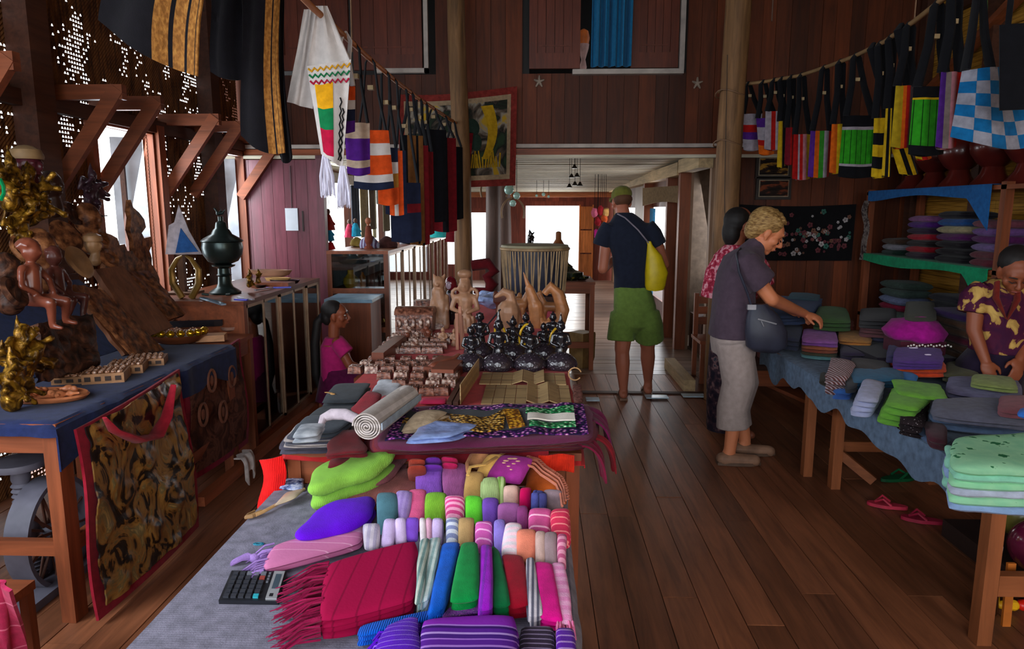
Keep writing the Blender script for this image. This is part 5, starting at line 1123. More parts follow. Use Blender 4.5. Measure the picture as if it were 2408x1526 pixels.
for n, (px, py, X, w, h, lab) in enumerate(((150, 560, -2.5, .16, .14, 'large dark carved disc mask in the heap'), (180, 620, -2.34, .15, .12, 'oval pale brown carved plate leaning under the pale head'), (250, 610, -2.4, .10, .13, 'carved leaf shaped board beside the pale head'), (165, 505, -2.58, .12, .14, 'dark shield shaped carving behind the disc mask'), (110, 640, -2.36, .09, .10, 'small round carved board behind the seated children'), (48, 590, -2.4, .12, .10, 'brown carved shell plate at the left of the heap'), (26, 690, -2.2, .12, .10, 'dark wooden plate leaning at the left edge'), (235, 560, -2.5, .09, .10, 'narrow carved panel leaning right of the dark disc'))):
 p = onx(px, py, X); w *= .62; h *= .62; g = G(); g.lathe([(.02, 0), (w*.9, .008), (w, .02), (w*.8, .03), (w*.5, .022), (.02, .03)], p, 22, R=rotm(0, radians(62), radians(-15+8*(n % 4))), sy=h/w)
 g.jit(.006, 14, n); tag(g.obj('carved_plate', [CV, PALEW, CV, CVD, CV, CV, CVD, CV][n], None, 50), lab, 'carving')
def burst(lab, px, py, X, r, mat, n, seed, nm='gilded_figure', long=1.0, cat='figurine'):
 """a twisting dancer: body, head, whirling robes and points"""
 p = onx(px, py, X); rr = random.Random(seed); g = G()
 g.cap(p+Vector((0, 0, -r*.6)), p+Vector((0, r*.1, r*.25)), r*.3, r*.22); g.ell(p+Vector((r*.05, r*.15, r*.62)), (r*.17, r*.17, r*.21)); g.cap(p+Vector((0, r*.15, r*.78)), p+Vector((0, r*.17, r*1.15)), r*.1, r*.02)
 for s in (-1, 1): g.cap(p+Vector((0, s*r*.25, r*.3)), p+Vector((.0, s*r*.65, r*.1)), r*.10, r*.08); g.cap(p+Vector((0, s*r*.65, r*.1)), p+Vector((r*.1, s*r*.6, r*.55)), r*.08, r*.05)
 for i in range(n):
  a = rr.uniform(0, 2*pi); b = rr.uniform(-.5, .5); d = Vector((rr.uniform(-.1, .5), cos(a), sin(a)*.85)).normalized(); q = p+d*r*.25
  e = p+d*r*rr.uniform(.4, .95)*long; m = (q+e)/2+Vector((rr.uniform(0, .4)*r, rr.uniform(-.45, .45)*r, rr.uniform(-.45, .45)*r)); g.ell(m, (r*.10, r*.14, r*.10), None, 7, 5)
  g.tube([q, m, e], [r*.11, r*.08, r*.02], 7)
 return tag(blob(g, .009, 1).obj(nm, mat, None, 60), lab, cat)
burst('gilded whirling dancer figure at the upper left of the heap', 62, 458, -2.42, .17, GILT, 16, 3)
burst('gilded reclining dancer with flying robes below the first', 44, 535, -2.42, .15, GILT, 18, 5, long=1.2)
burst('gilded figure at the left edge with a green jewel', 18, 430, -2.42, .15, GILT, 12, 9)
burst('dark spiny dragon carving against the window edge', 212, 450, -2.62, .15, plain('dark_plum_carving', '#3d2730', rough=.35, var=.4, scale=30), 20, 12, 'carved_dragon')
burst('small dark bird carving with green wing below the dragon', 218, 512, -2.6, .09, CVD, 12, 17, 'carved_bird')
burst('gilded tangle of carved leaves and figures at the near end of the stall', 40, 838, -2.14, .15, GILT, 34, 21, 'gilded_relief', long=1.1, cat='carving')
burst('gold twig like carving in front of the furrowed slab', 22, 900, -2.02, .13, GILT, 26, 25, 'gilded_relief', cat='carving')
tag(G().tube([onx(0, 420, -2.3), onx(8, 438, -2.3), onx(9, 455, -2.3), onx(2, 470, -2.3)], .008, 6).obj('green_jewel_band', plain('green_glass', '#0f8a50', rough=.1)), 'shiny green band on the gilded figure at the left edge', 'ornament')
# --- under the stall: spinning wheel, hanging tapestries
sw = thing('spinning_wheel', 'grey blue wooden spinning wheel with turned post under the stall table', 'spinning wheel', onz(110, 1390, 0))
SWM = plain('bluegrey_wood', '#5c5a66', rough=.6, var=.3, scale=8); sw.location.z = 0
c = onx(122, 1248, -2.06); R_ = .235
def ring(r, w, th, mat, nm):
 g = G(); n = 44; vs = []
 for i in range(n):
  a = 2*pi*i/n
  for (rr, xx) in ((r, -w/2), (r, w/2), (r-th, w/2), (r-th, -w/2)): vs.append((c.x+xx, c.y+rr*cos(a)*.9, c.z+rr*sin(a)))
 fs = []
 for i in range(n):
  for k in range(4): fs.append((i*4+k, i*4+(k+1) % 4, ((i+1) % n)*4+(k+1) % 4, ((i+1) % n)*4+k))
 g.add(vs, fs); return g.obj(nm, mat, sw, 30)
ring(R_, .10, .02, SWM, 'rim')
for i in range(24):
 a = 2*pi*i/24+.1; G().cap((c.x-.02+.04*(i % 2), c.y+.03*cos(a), c.z+.03*sin(a)), (c.x-.02+.04*(i % 2), c.y+.215*.9*cos(a), c.z+.215*sin(a)), .0065, .0055, 6).obj('spoke', plain('spoke_wood', '#6b4538', rough=.5), sw)
G().tube([(c.x-.07, c.y, c.z), (c.x+.07, c.y, c.z)], .032, 12).obj('hub', SWM, sw)
b = onz(78, 1372, 0); prof = [(.075, 0)]
for i in range(9): prof += [(.072-.0035*i, .012+.016*i), (.058-.0035*i, .020+.016*i)]
prof += [(.03, .20), (.045, .24), (.048, .27), (.03, .30)]
for i in range(7): prof += [(.040, .31+.022*i), (.030, .321+.022*i)]
prof += [(.036, .47), (.034, .515), (.10, .522), (.105, .535), (.10, .55), (.02, .555)]
G().lathe(prof, (b.x, b.y, 0), 22).obj('turned_post', SWM, sw, 40)
G().bb((c.x-.09, c.y-.34, .0), (c.x+.09, c.y+.3, .035)).obj('base_board', SWM, sw, smooth=0)
G().bb((c.x-.02, c.y-.02, .03), (c.x-.05, c.y+.02, c.z)).bb((c.x+.05, c.y-.02, .03), (c.x+.08, c.y+.02, c.z)).obj('upright', SWM, sw, smooth=0)
SEQ = patchy('sequin_gold', [(.30, '#050406'), (.44, '#1a120c'), (.47, '#7a5424'), (.56, '#9a6f34'), (.64, '#6b6240'), (.76, '#d2a860')], scale=7, stretch=(1, 1, .8), rough=.35, spec=.7, bump=.8, dist=3.0)
def tapestry(lab, q, X0, X1, mat, bmat, bw=.05, relief=.010, seed=0, nm='embroidered_tapestry'):
 """q: near-top, near-bottom, far-bottom, far-top pixels; X0 top plane, X1 bottom plane"""
 A, B_, C_, D = onx(*q[0], X0), onx(*q[1], X1), onx(*q[2], X1), onx(*q[3], X0)
 t = thing(nm, lab, 'tapestry', ((B_+C_)/2))
 def base(u, v): return (A*(1-u)+D*u)*(1-v)+(B_*(1-u)+C_*u)*v
 G().sheet(lambda u, v: base(u*1.0, v)+Vector((.012*sin(v*6+u*4), 0, 0)), 26, 30, .012).obj('border', bmat, t)
 r = G().sheet(lambda u, v: base(bw+u*(1-2*bw), .01+v*(.99-bw))+Vector((.012*sin(v*6+u*4)+.012+relief*max(0, noise.noise(Vector((u*5+seed, v*6, 0)))+.4*noise.noise(Vector((u*15, v*16, seed)))), 0, 0)), 60, 60, .006).obj('embroidery', mat, t, 60)
 return t
ta = tapestry('large gold sequined embroidery with maroon border hanging below the blue cloth', [(176, 1010), (232, 1460), (468, 1238), (424, 868)], -1.74, -1.66, SEQ, cloth('maroon_border', '#8c1428'), .05, .03, 2)
g = G(); pts = [(246, 982), (268, 1012), (320, 1034), (366, 1026), (392, 980), (408, 905)]
P = [onx(a, b, -1.68) for a, b in pts]
g.tube(P, [.010, .026, .044, .038, .028, .014], 12, flat=.35); tag(g.obj('red_cloth_swag', cloth('swag_red', '#9c1c2c'), None, 60), 'maroon red cloth swag looped across the top of the sequined embroidery', 'cloth')
SEQ2 = patchy('faces_emb', [(.3, '#2a1612'), (.46, '#4a2a20'), (.56, '#6e4436'), (.7, '#3a2018')], scale=9, rough=.7, bump=.6, dist=1.5)
tb = tapestry('brown embroidered hanging with round faces and crimson edge below the pale table', [(420, 880), (448, 1134), (584, 1040), (566, 796)], -1.78, -1.78, SEQ2, cloth('crim_border', '#8a0f34'), .06, .008, 6)
for (px, py) in ((498, 895), (545, 885), (478, 975), (525, 968)):
 p = onx(px, py, -1.745); G().tube([p+Vector((0, .045*cos(a), .06*sin(a))) for a in [2*pi*i/16 for i in range(16)]], .008, 6, closed=True).ell(p, (.006, .022, .03), None, 10, 6).obj('face_motif', plain('motif', '#7a4c3a'), tb)
# bench rail with white cloth, floor bits, pink cloth in the corner
tag(G().bar(onz(470, 1180, .12), onz(740, 955, .12), .05, .05).obj('trim_low_rail', WREDY, smooth=0), kind='structure')
P = onz(575, 1085, .15); g = G().sheet(lambda u, v: (P.x-.03+.06*sin(min(v*2, 1)*pi/2)+.01*sin(u*12), P.y-.07+.15*u, P.z+.04-.17*max(0, v-.25)*(1+.3*sin(u*9))), 18, 12, .008)
tag(g.obj('white_rag', cloth('white_rag', '#cfc8c4'), None, 60), 'white cloth draped over the low wooden rail', 'cloth')
P0 = [onx(0, 1345, -1.55), onx(22, 1350, -1.55), onx(62, 1490, -1.5), onx(0, 1560, -1.5)]
A, B_, C_, D = onz(-70, 1640, .12), onz(60, 1560, .12), onz(24, 1385, .52), onz(-70, 1330, .55)
tag(G().sheet(lambda u, v: (A*(1-u)+B_*u)*(1-v)+(D*(1-u)+C_*u)*v+Vector((.01*sin(u*20), .01*sin(u*13+v*4), 0)), 24, 20, .01).obj('pink_cloth', cloth('raspberry', '#b02450', col2='#d86a88', stripes=9, axis='Z', band=.06), None, 60), 'raspberry pink cloth at the bottom left corner', 'cloth')
st = thing('low_stool', 'low wooden stool under the raspberry cloth at the bottom left corner', 'stool', (A.x*.5+D.x*.5, (A.y+D.y)/2, 0))
cx = (B_.x+A.x)/2-.02; cy = (A.y+D.y)/2+.12
G().bb((cx-.16, cy-.12, .34), (cx+.05, cy+.12, .37)).obj('seat', WREDX, st, smooth=0)
for a in (-.15, .02):
 for b_ in (-.11, .08): G().bb((cx+a, cy+b_, 0), (cx+a+.03, cy+b_+.03, .34)).obj('leg', WRED, st, smooth=0)
# ================================================================ GLASS CASES
GL = glass('case_glass', '#dfe6e6', .03, .10); CASEW = wood('case_wood', '#86482c', axis='Y', rough=.4, dark=.6); CASEZ = wood('case_woodz', '#86482c', axis='Z', rough=.4, dark=.6)
ALU = plain('gold_alu', '#a88a70', rough=.35, metal=.5, var=.15)
def case(lab, x0, x1, y0, y1, h, shelves, panels, mat=None, endglass=False, z0=.06):
 t = thing('display_case', lab, 'display case', ((x0+x1)/2, (y0+y1)/2, 0)); f = .045
 G().bb((x0, y0, h-.03), (x1, y1, h)).obj('top', CASEW, t, smooth=0); G().bb((x0, y0, 0), (x1, y1, z0)).obj('plinth', CASEW, t, smooth=0)
 for a in (x0, x1-f):
  for b in (y0, y1-f): G().bb((a, b, z0), (a+f, b+f, h-.03)).obj('corner_post', CASEZ, t, smooth=0)
 for z in shelves: G().bb((x0+.02, y0+.02, z), (x1-.03, y1-.02, z+.015)).obj('shelf', CASEW, t, smooth=0)
 n = panels; L_ = (y1-y0-2*f)/n
 for i in range(n):
  a = y0+f+i*L_; b = a+L_; xx = x1-.008-(.012 if i % 2 else 0)
  fr = G().bb((xx-.008, a, z0), (xx+.008, a+.016, h-.03)).bb((xx-.008, b-.016, z0), (xx+.008, b, h-.03)).bb((xx-.008, a, h-.05), (xx+.008, b, h-.03)).bb((xx-.008, a, z0), (xx+.008, b, z0+.02)).obj('glass_door', ALU, t, smooth=0)
  G().bb((xx-.002, a+.016, z0+.02), (xx+.002, b-.016, h-.05)).obj('pane', GL, fr, smooth=0)
 if endglass:
  G().bb((x0+f, y0+.004, z0+.1), (x1-f, y0+.008, h-.03)).obj('end_pane', GL, t, smooth=0)
  for z in shelves: G().bb((x0+f, y0, z-.02), (x1-f, y0+.02, z+.03)).obj('end_rail', CASEW, t, smooth=0)
 else: G().bb((x0+f, y0+.01, z0), (x1-f, y0+.03, h-.03)).obj('end_panel', CASEW, t, smooth=0)
 G().bb((x0, y0+f, z0), (x0+.012, y1-f, h-.03)).obj('back_panel', plain('case_back', '#666a72', var=.2), t, smooth=0)
 return t
case('glass fronted wooden display case holding bowls and cloth, beside the seated girl', -2.5, -1.86, 4.36, 5.95, 1.0, (.38, .70), 5)
def pot(lab, c, prof, mat, nm='bowl', cat='bowl', **k): return tag(G().lathe(prof, c, 24, **k).obj(nm, mat), lab, cat)
for n, (y, z, r, m, lab) in enumerate(((4.62, .72, .12, LAC, 'dark hat shaped bowl on the upper shelf of the near case'), (4.95, .72, .13, BRZ, 'round black bowl on the upper shelf of the near case'), (5.35, .72, .10, LAC, 'black lidded jar on the upper shelf of the near case'), (4.6, .40, .14, BRZ, 'wide grey basin on the lower shelf of the near case'), (5.1, .40, .12, plain('case_grey', '#767078'), 'grey pot on the lower shelf of the near case'), (5.6, .40, .11, LAC, 'small dark bowl on the lower shelf of the near case'))):
 pot(lab, (-2.05, y, z), [(r*.5, 0), (r*.9, r*.3), (r, r*.7), (r*.8, r*.95), (r*.3, r*1.2), (.01, r*1.5)] if n % 2 == 0 else [(r*.5, 0), (r, r*.4), (r, r*.9), (r*.7, r*1.1), (r*.1, r*1.3)], m)
for n, (y, z, col, lab) in enumerate(((4.75, .0625, '#5a5660', 'grey bundle of cloth at the bottom of the near case'), (5.05, .0625, '#8a2a4a', 'dull pink cloth bundle at the bottom of the near case'), (5.4, .0625, '#4a4854', 'dark cloth bundle at the bottom of the near case'), (4.55, .0625, '#b8b4b8', 'pale cloth bundle at the near end inside the case'))):
 tag(G().slab([(-2.3, y-.13, z+.11), (-1.95, y-.13, z+.11), (-1.95, y+.13, z+.12), (-2.3, y+.13, z+.12)], .2, 60+n, 14, 12, 2.3, .04).obj('cloth_bundle', cloth('bund%d' % n, col), None, 60), lab, 'bundle')
case('long glass case with steel panes running down the passage', -1.96, -1.38, 6.5, 10.9, 1.2, (.45, .82), 12, endglass=True)
for n in range(16):
 y = 6.7+.25*n; z = .845 if n % 2 else .47; m = [BRASS, LAC, plain('case_white', '#c8c4c0'), CV][n % 4]; r = .05+.02*(n % 3)
 pot(['small brass jar', 'small black jar', 'small white jar', 'small brown jar'][n % 4]+(', %s of those on the middle shelf of the long case' % ORD[n//2] if n % 2 else ', %s of those on the low shelf of the long case' % ORD[n//2]), (-1.52, y, z-.0), [(r*.6, 0), (r, r*.6), (r*.9, r*1.3), (r*.4, r*1.7), (r*.5, r*2)], m, 'jar', 'jar')
pot('yellow gourd shaped bottle in the end window of the long case', (-1.78, 6.66, .84), [(.05, 0), (.075, .04), (.07, .09), (.03, .13), (.03, .17)], plain('yellow_pot', '#b08a24', rough=.3), 'jar', 'jar')
pot('amber glass bottle beside the yellow gourd in the end window', (-1.66, 6.64, .84), [(.028, 0), (.028, .11), (.012, .13), (.012, .15)], plain('amber', '#a05a1c', rough=.15), 'bottle', 'bottle')
pot('dark lidded pot on the low shelf of the end window', (-1.72, 6.66, .475), [(.06, 0), (.09, .06), (.08, .12), (.04, .16), (.03, .2)], LAC, 'jar', 'jar')
for i in range(8):
 tag(G().ell((-1.86+.055*i, 6.62+.03*(i % 2), .087), (.026, .026, .026), None, 10, 7).obj('silver_bead', plain('silver_bead', '#8a8890', rough=.2, metal=.6)), 'small silver ball, %s from the left, at the bottom of the end window' % (['first']+ORD[1:])[i], 'ball', 'silver balls in the end window')
# on the near case
ZC = 1.0
c = onz(530, 690, ZC); c = Vector((c.x, c.y, ZC)); t = thing('offering_bowl', 'bronze lidded offering bowl on a pedestal with a bird finial', 'bowl', c)
k = .82
G().lathe([(.125*k, 0), (.13*k, .012), (.10*k, .03), (.07*k, .045), (.055*k, .07), (.05*k, .12), (.062*k, .13), (.05*k, .14), (.048*k, .175), (.09*k, .19), (.095*k, .2), (.06*k, .205)], c, 30).obj('pedestal', BRZ, t, 40)
G().lathe([(.06*k, .205), (.12*k, .225), (.155*k, .27), (.165*k, .32), (.158*k, .355), (.17*k, .362), (.165*k, .37)], c, 30).obj('vessel', BRZ, t, 40)
G().lathe([(.165*k, .37), (.14*k, .385), (.085*k, .41), (.065*k, .44), (.05*k, .45), (.04*k, .49), (.02*k, .5), (.02*k, .53)], c, 30).obj('lid', BRZ, t, 40)
g = G(); q = c+Vector((0, 0, .55)); g.cap(q+Vector((-.015, 0, 0)), q+Vector((.018, 0, .004)), .014, .011); g.cap(q+Vector((-.015, 0, .004)), q+Vector((-.032, 0, .03)), .008, .006); g.cap(q+Vector((-.034, 0, .034)), q+Vector((-.05, 0, .03)), .006, .002); g.cap(q+Vector((.018, 0, .006)), q+Vector((.035, 0, .028)), .009, .003); g.cap(q+Vector((0, 0, .01)), q+Vector((.01, 0, .035)), .006, .002)
blob(g, .004, 1).obj('bird_finial', BRZ, t)
for s in (-1, 1): G().tube([c+Vector((s*.06, -.12, .006)), c+Vector((s*.10, -.14, .012))], .008, 6).obj('foot', BRZ, t)
c = onz(452, 690, ZC); c.z = ZC; c.x -= .06
t = thing('paper_sail', 'white and blue folded paper sails on a wooden stand before the woven wall', 'ornament', (c.x, c.y, ZC))
G().bb((c.x-.02, c.y-.02, ZC), (c.x+.02, c.y+.02, ZC+.27)).bb((c.x-.1, c.y-.1, ZC), (c.x+.1, c.y+.1, ZC+.015)).obj('stand', wood('stand', '#6a4a34'), t, smooth=0)
zb = ZC+.27
G().prism([(c.x-.12, c.y, zb), (c.x+.14, c.y, zb), (c.x+.06, c.y, zb+.16), (c.x+.0, c.y, zb+.34), (c.x-.04, c.y, zb+.22), (c.x-.08, c.y, zb+.2)], (0, .02, 0), (0, .026, 0)).obj('sail', cloth('sail_white', '#b6acb2'), t, smooth=0)
G().prism([(c.x-.04, c.y, zb+.01), (c.x+.12, c.y, zb+.02), (c.x+.07, c.y, zb+.09), (c.x+.01, c.y, zb+.18)], (0, .005, 0), (0, .012, 0)).obj('blue_sail', cloth('sail_blue', '#2a5c9c'), t, smooth=0)['label'] = 'blue sail'
for s, lab in ((-1, 'left curved brass tusk of the pair on the near case'), (1, 'right curved brass tusk of the pair on the near case')):
 p = onz(440, 702, ZC); tag(G().tube([(p.x+s*.03, p.y, ZC+.005), (p.x+s*.085, p.y, ZC+.10), (p.x+s*.09, p.y, ZC+.19), (p.x+s*.045, p.y, ZC+.26), (p.x+s*.01, p.y, ZC+.28)], [.022, .024, .02, .014, .006], 10).obj('brass_tusk', plain('tusk', '#8a6a30', rough=.3, metal=.4, var=.35)), lab, 'tusk')
burst('small gilded elephant carving right of the bronze bowl', 585, 655, -2.05, .075, GILT, 9, 31, 'gilded_elephant')
burst('small gilded lion carving beside the long wooden boat', 606, 650, -2.0, .06, GILT, 8, 33, 'gilded_lion')
BOAT = wood('boat_wood', '#8c6650', axis='X', rough=.4)
for n, (px, py, w, d, h, m, lab) in enumerate(((640, 660, .38, .13, .055, BOAT, 'long greyish wooden boat shaped tray on the near case'), (656, 666, .22, .10, .045, wood('boat_gold', '#b08850', axis='X'), 'honey coloured wooden dish before the long tray'), (672, 668, .26, .09, .035, LAC, 'black shallow lacquer dish at the far end of the near case'))):
 p = onz(px, py, ZC); g = G(); R = rotm(0, 0, radians(-8)); g.lathe([(w*.30, 0), (w*.42, h*.3), (w*.5, h), (w*.46, h), (w*.2, h*.4), (.01, h*.35)], (p.x, p.y-.02+n*.0, ZC+.002+[.035, 0, 0][n]), 26, R=R, sy=d/w)
 tag(g.obj('boat_dish', m), lab, 'dish')
tag(G().box(onz(642, 668, ZC+.018), (.30, .12, .034), rotm(0, 0, -.1)).obj('wooden_block', CASEW, smooth=0), 'brown wooden block under the long boat shaped tray', 'block')
for n, (a, b, m, lab) in enumerate((((474, 700), (526, 716), plain('steel_blue', '#9fc0d8', rough=.15, metal=.6), 'shiny blue white blade lying before the bronze bowl'), ((560, 700), (596, 704), plain('steel_grey', '#c8ccd4', rough=.2, metal=.7), 'small steel knife right of the bronze bowl base'), ((600, 682), (640, 676), plain('steel_grey', '#c8ccd4', rough=.2, metal=.7), 'short steel blade between bowl and blue card'), ((552, 704), (582, 705), plain('viol_strip', '#5a5ac8', rough=.3), 'violet plastic strip at the front edge of the near case'))):
 A, B_ = onz(*a, ZC+.012), onz(*b, ZC+.012); tag(G().bar(A, B_, .03 if n == 0 else .018, .010).obj('blade', m, smooth=0), lab, 'blade')
tag(G().box(onz(655, 676, ZC+.005), (.18, .06, .006), rotm(0, 0, .3)).obj('blue_card', plain('blue_card', '#4a5cd0', rough=.3), smooth=0), 'bright blue card on the near case below the honey dish', 'card')
pot('small dark round dish on the near case before the gilded lion', onz(612, 676, ZC+.001), [(.025, 0), (.035, .008), (.045, .02), (.02, .014)], LAC)
# calendar card on the purple wall
pc = ony(686, 516, 6.955); t = thing('wall_paper', 'white paper card hanging by a cord on the purple plank wall', 'paper', pc)
G().box(pc, (.125, .004, .22)).obj('sheet', plain('paper_white', '#c9cfd6', rough=.8, var=.05), t, smooth=0)
G().tube([ony(682, 390, 6.955), ony(686, 490, 6.955)], .003, 5).obj('cord', plain('wire_dark', '#2a211d'), t)
tag(G().box(ony(712, 520, 6.956), (.012, .004, .20)).obj('dark_strip', plain('wire_dark', '#2a211d'), smooth=0), 'thin dark strip beside the white paper on the purple wall', 'strip')
# on the long case
ZK = 1.2
for n, (px, py, s, m, lab) in enumerate(((870, 584, 1, cloth('mixbundle', '#5a4060', col2='#a0a8c0', stripes=30, axis='X'), 'purple and grey cloth bundle on the near end of the long case'), (842, 580, .8, cloth('yelb', '#a89048'), 'mustard cloth bundle on the long case behind the purple one'), (912, 582, .9, cloth('brb', '#4a2a28'), 'dark brown basket like bundle on the long case'))):
 p = onz(px, py, ZK); r = .10*s; tag(G().lathe([(r*.9, 0), (r, r*.3), (r*.8, r*.8), (r*.3, r*1.2), (.01, r*1.3)], p, 16).jit(.02, 9, n).obj('cloth_bundle', m, None, 60), lab, 'bundle')
t = thing('small_doll', 'small doll in a brown robe raising one arm on the long case', 'doll', onz(858, 588, ZK)); p = onz(862, 586, ZK)
blob(G().cap((p.x, p.y+.1, ZK+.0), (p.x, p.y+.1, ZK+.2), .05, .03), .008, 1).obj('robe', cloth('doll', '#7a4030'), t); G().ell((p.x, p.y+.1, ZK+.27), (.03, .03, .035)).cap((p.x, p.y+.1, ZK+.18), (p.x, p.y+.1, ZK+.25), .016, .014).obj('head', plain('dollskin', '#b06848'), t)
p = onz(1045, 560, ZK); t = thing('paint_bucket', 'turquoise plastic basin on the far end of the long case', 'basin', p)
TURQ = plain('turquoise', '#2fb0b0', rough=.35)
G().lathe([(.12, 0), (.15, .12), (.155, .125), (.12, .1), (.01, .02)], (p.x-.12, p.y+.3, ZK), 20).obj('basin', TURQ, t)
tt = thing('flower_tray', 'green tray crowded with red and yellow flowers at the far end of the passage', 'flowers', (p.x-.1, p.y+.32, ZK))
tb2 = Vector((p.x-.1, p.y+.55, 1.30)); G().bb((tb2.x-.26, tb2.y-.1, tb2.z), (tb2.x+.26, tb2.y+.1, tb2.z+.05)).obj('tray', plain('jade', '#1f9a78', rough=.4), tt, smooth=0)
G().bb((tb2.x-.05, tb2.y-.05, ZK), (tb2.x+.25, tb2.y+.05, tb2.z)).obj('stand', WD, tt, smooth=0)
for cx_, n_, k_ in (('#b0302c', 26, 'red_flower'), ('#d8a838', 18, 'yellow_flower'), ('#dcd2d8', 16, 'white_flower'), ('#3a6a38', 24, 'leaf')):
 g = G()
 for i in range(n_):
  a = RND.random()*6.3; r = RND.random()**.5*.23; g.ell((tb2.x+r*cos(a), tb2.y+r*sin(a)*.4, tb2.z+.07+(.23-r)*RND.random()*1.1), (.024, .02, .022), rotm(RND.random(), RND.random(), 0), 7, 5)
 g.obj(k_, plain(k_, cx_, rough=.5), tt)
tag(G().lathe([(.05, 0), (.06, .1), (.055, .28), (.02, .34), (.02, .38)], (-1.47, 10.7, ZK), 14).obj('water_jug', plain('teal_jug', '#3aa8b4', rough=.1, spec=.8)), 'teal plastic water bottle on the far end of the long case', 'bottle')
# ================================================================ RIGHT SIDE
ZR = .64
TX = 2.34
RT = thing('long_table', 'long wooden trestle table under the blue grey cloth on the right', 'table', (2.0, 3.6, 0))
LEGW = wood('orange_leg', '#8e5230', axis='Z', rough=.45, dark=.65, rnd=.1); LEGX = wood('orange_leg_x', '#8e5230', axis='X', rough=.45, dark=.65, rnd=.1)
G().bb((1.60, 2.36, ZR-.03), (2.35, 4.95, ZR-.002)).obj('tabletop', LEGX, RT, smooth=0)
for (x, y) in ((1.615, 2.40), (2.28, 2.40), (1.60, 4.05), (2.28, 3.95), (1.685, 3.86)): G().bb((x, y, 0), (x+.052, y+.055, ZR-.03)).obj('leg', LEGW, RT, smooth=0)
G().bb((1.675, 2.41, ZR-.13), (2.33, 2.44, ZR-.03)).bb((1.675, 2.41, .19), (2.33, 2.45, .27)).obj('rail', LEGX, RT, smooth=0)
G().bb((1.76, 4.05, .16), (2.33, 4.09, .22)).obj('rail', LEGX, RT, smooth=0)
G().bar((1.74, 4.02, .20), (1.95, 3.92, .03), .03, .05).obj('brace', LEGX, RT, smooth=0)
BGC = cloth('blue_grey_cloth', '#5c7088', var=.3, weave=300)
drape('tablecloth', 1.60, 2.35, 2.42, 4.95, ZR+.002, BGC, 'blue grey cloth with ragged hem over the right hand table', dl=.15, dr=.04, df=.015, ragged=.7, wav=.02, seed=9, nv=80)
def R_(lab, q, z0, mat, t=.03, layers=2, name='folded_cloth', cat='cloth', **k):
 zz = ZR+.004+z0+t; return towel(lab, [(c[0], c[1], zz+(c[2] if len(c) > 2 else 0)) for c in q], mat, t, layers, name=name, cat=cat, **k)
MINT = patchy('mint_print', [(.3, '#8ed0a4'), (.62, '#a4dcae'), (.64, '#2c7a4c'), (.8, '#1c5a38')], scale=22, bump=.1)
MINT2 = cloth('mint', '#8fcfb4', var=.15); LBL = cloth('lightblue', '#8fa8d4', var=.15)
for k in range(6):
 m = [LBL, MINT, cloth('palegrey', '#b7b8d0'), MINT, MINT2, MINT][k]
 R_('mint green leaf printed garment in the near right stack, '+['lowest', 'second from the bottom', 'third from the bottom', 'fourth from the bottom', 'fifth from the bottom', 'topmost'][k], [(2234-3*(k % 2), 1100), (2480, 1112), (2470, 1008), (2236+4*(k % 2), 1022)], .132, m, .028, 1, wob=.007, nu=14, drop=.024*(5-k), p=7, group='mint garments in the near right stack')
for k in range(3): R_('pale aqua cuff fold at the left side of the mint stack, '+['lowest', 'middle', 'topmost'][k], [(2222, 1082), (2264, 1092), (2262, 1050), (2224, 1036)], .098, MINT2 if k != 1 else LBL, .036, 1, p=2.5, wob=.008, drop=.036*(2-k))
SLG = cloth('slate_violet', '#5c5d72', var=.2); WINE = cloth('wine_dark', '#4a1c2a', var=.2); BLG = cloth('steel_blue_cloth', '#4f6688', var=.2)
R_('wine dark folded trousers left of the mint stack', [(2186, 1030), (2232, 1040), (2226, 985), (2168, 985)], .0, WINE, .05, 2)
R_('steel blue cloth edge under the wine dark trousers', [(2150, 1010), (2205, 1052), (2240, 1030), (2180, 980)], .0, BLG, .02, 1)
R_('slate violet folded garment behind the mint stack, lower', [(2185, 985), (2460, 1010), (2460, 950), (2185, 940)], .03, BLG, .05, 2, nu=16)
R_('slate violet folded garment behind the mint stack, upper with dark crease', [(2190, 975), (2430, 1000), (2400, 935), (2195, 930)], .09, SLG, .035, 2, nu=16, wob=.009)
R_('dusty rose folded cloth at the right edge behind the slate garments', [(2345, 965), (2470, 975), (2450, 925), (2350, 925)], .12, cloth('dustyrose', '#8f4a55'), .035, 2)
tag(G().slab([onz(2392, 978, ZR+.18), onz(2450, 985, ZR+.18), onz(2450, 965, ZR+.185), onz(2396, 962, ZR+.185)], .03, 3, 8, 6, 3).obj('blue_cloth', cloth('brightblue_r', '#2c6ac0')), 'bright blue cloth corner at the right edge of the table', 'cloth')
PRT = patchy('black_white_print', [(.06, '#e0d6d6'), (.14, '#b0a8ac'), (.2, '#2a2024')], scale=70, kind='voronoi', bump=.3)
R_('crumpled black and white printed blouse at the table edge', [(2112, 990), (2172, 1000), (2190, 935), (2120, 940)], .0, PRT, .07, 3, p=2.4, wob=.02, nu=16, nv=14)
LIME = cloth('lime_right', '#6cb02c', var=.2)
for k in range(4): R_('lime green folded shirt with splayed sleeve edges, '+['lowest', 'second', 'third', 'topmost'][k]+' of its stack', [(2062+6*k, 946), (2140+6*k, 962), (2190+8*k, 905), (2092+8*k, 884)], .085, LIME, .028, 1, p=3, wob=.008, drop=.025*(3-k), nu=16, group='lime shirts')
R_('lime green shirt body stretching right of the sleeve edges', [(2110, 925), (2235, 940), (2210, 898), (2095, 888)], .10, LIME, .02, 1, nu=14, wob=.006)
WHC = cloth('pale_lilac_white', '#b4b8d8', var=.15)
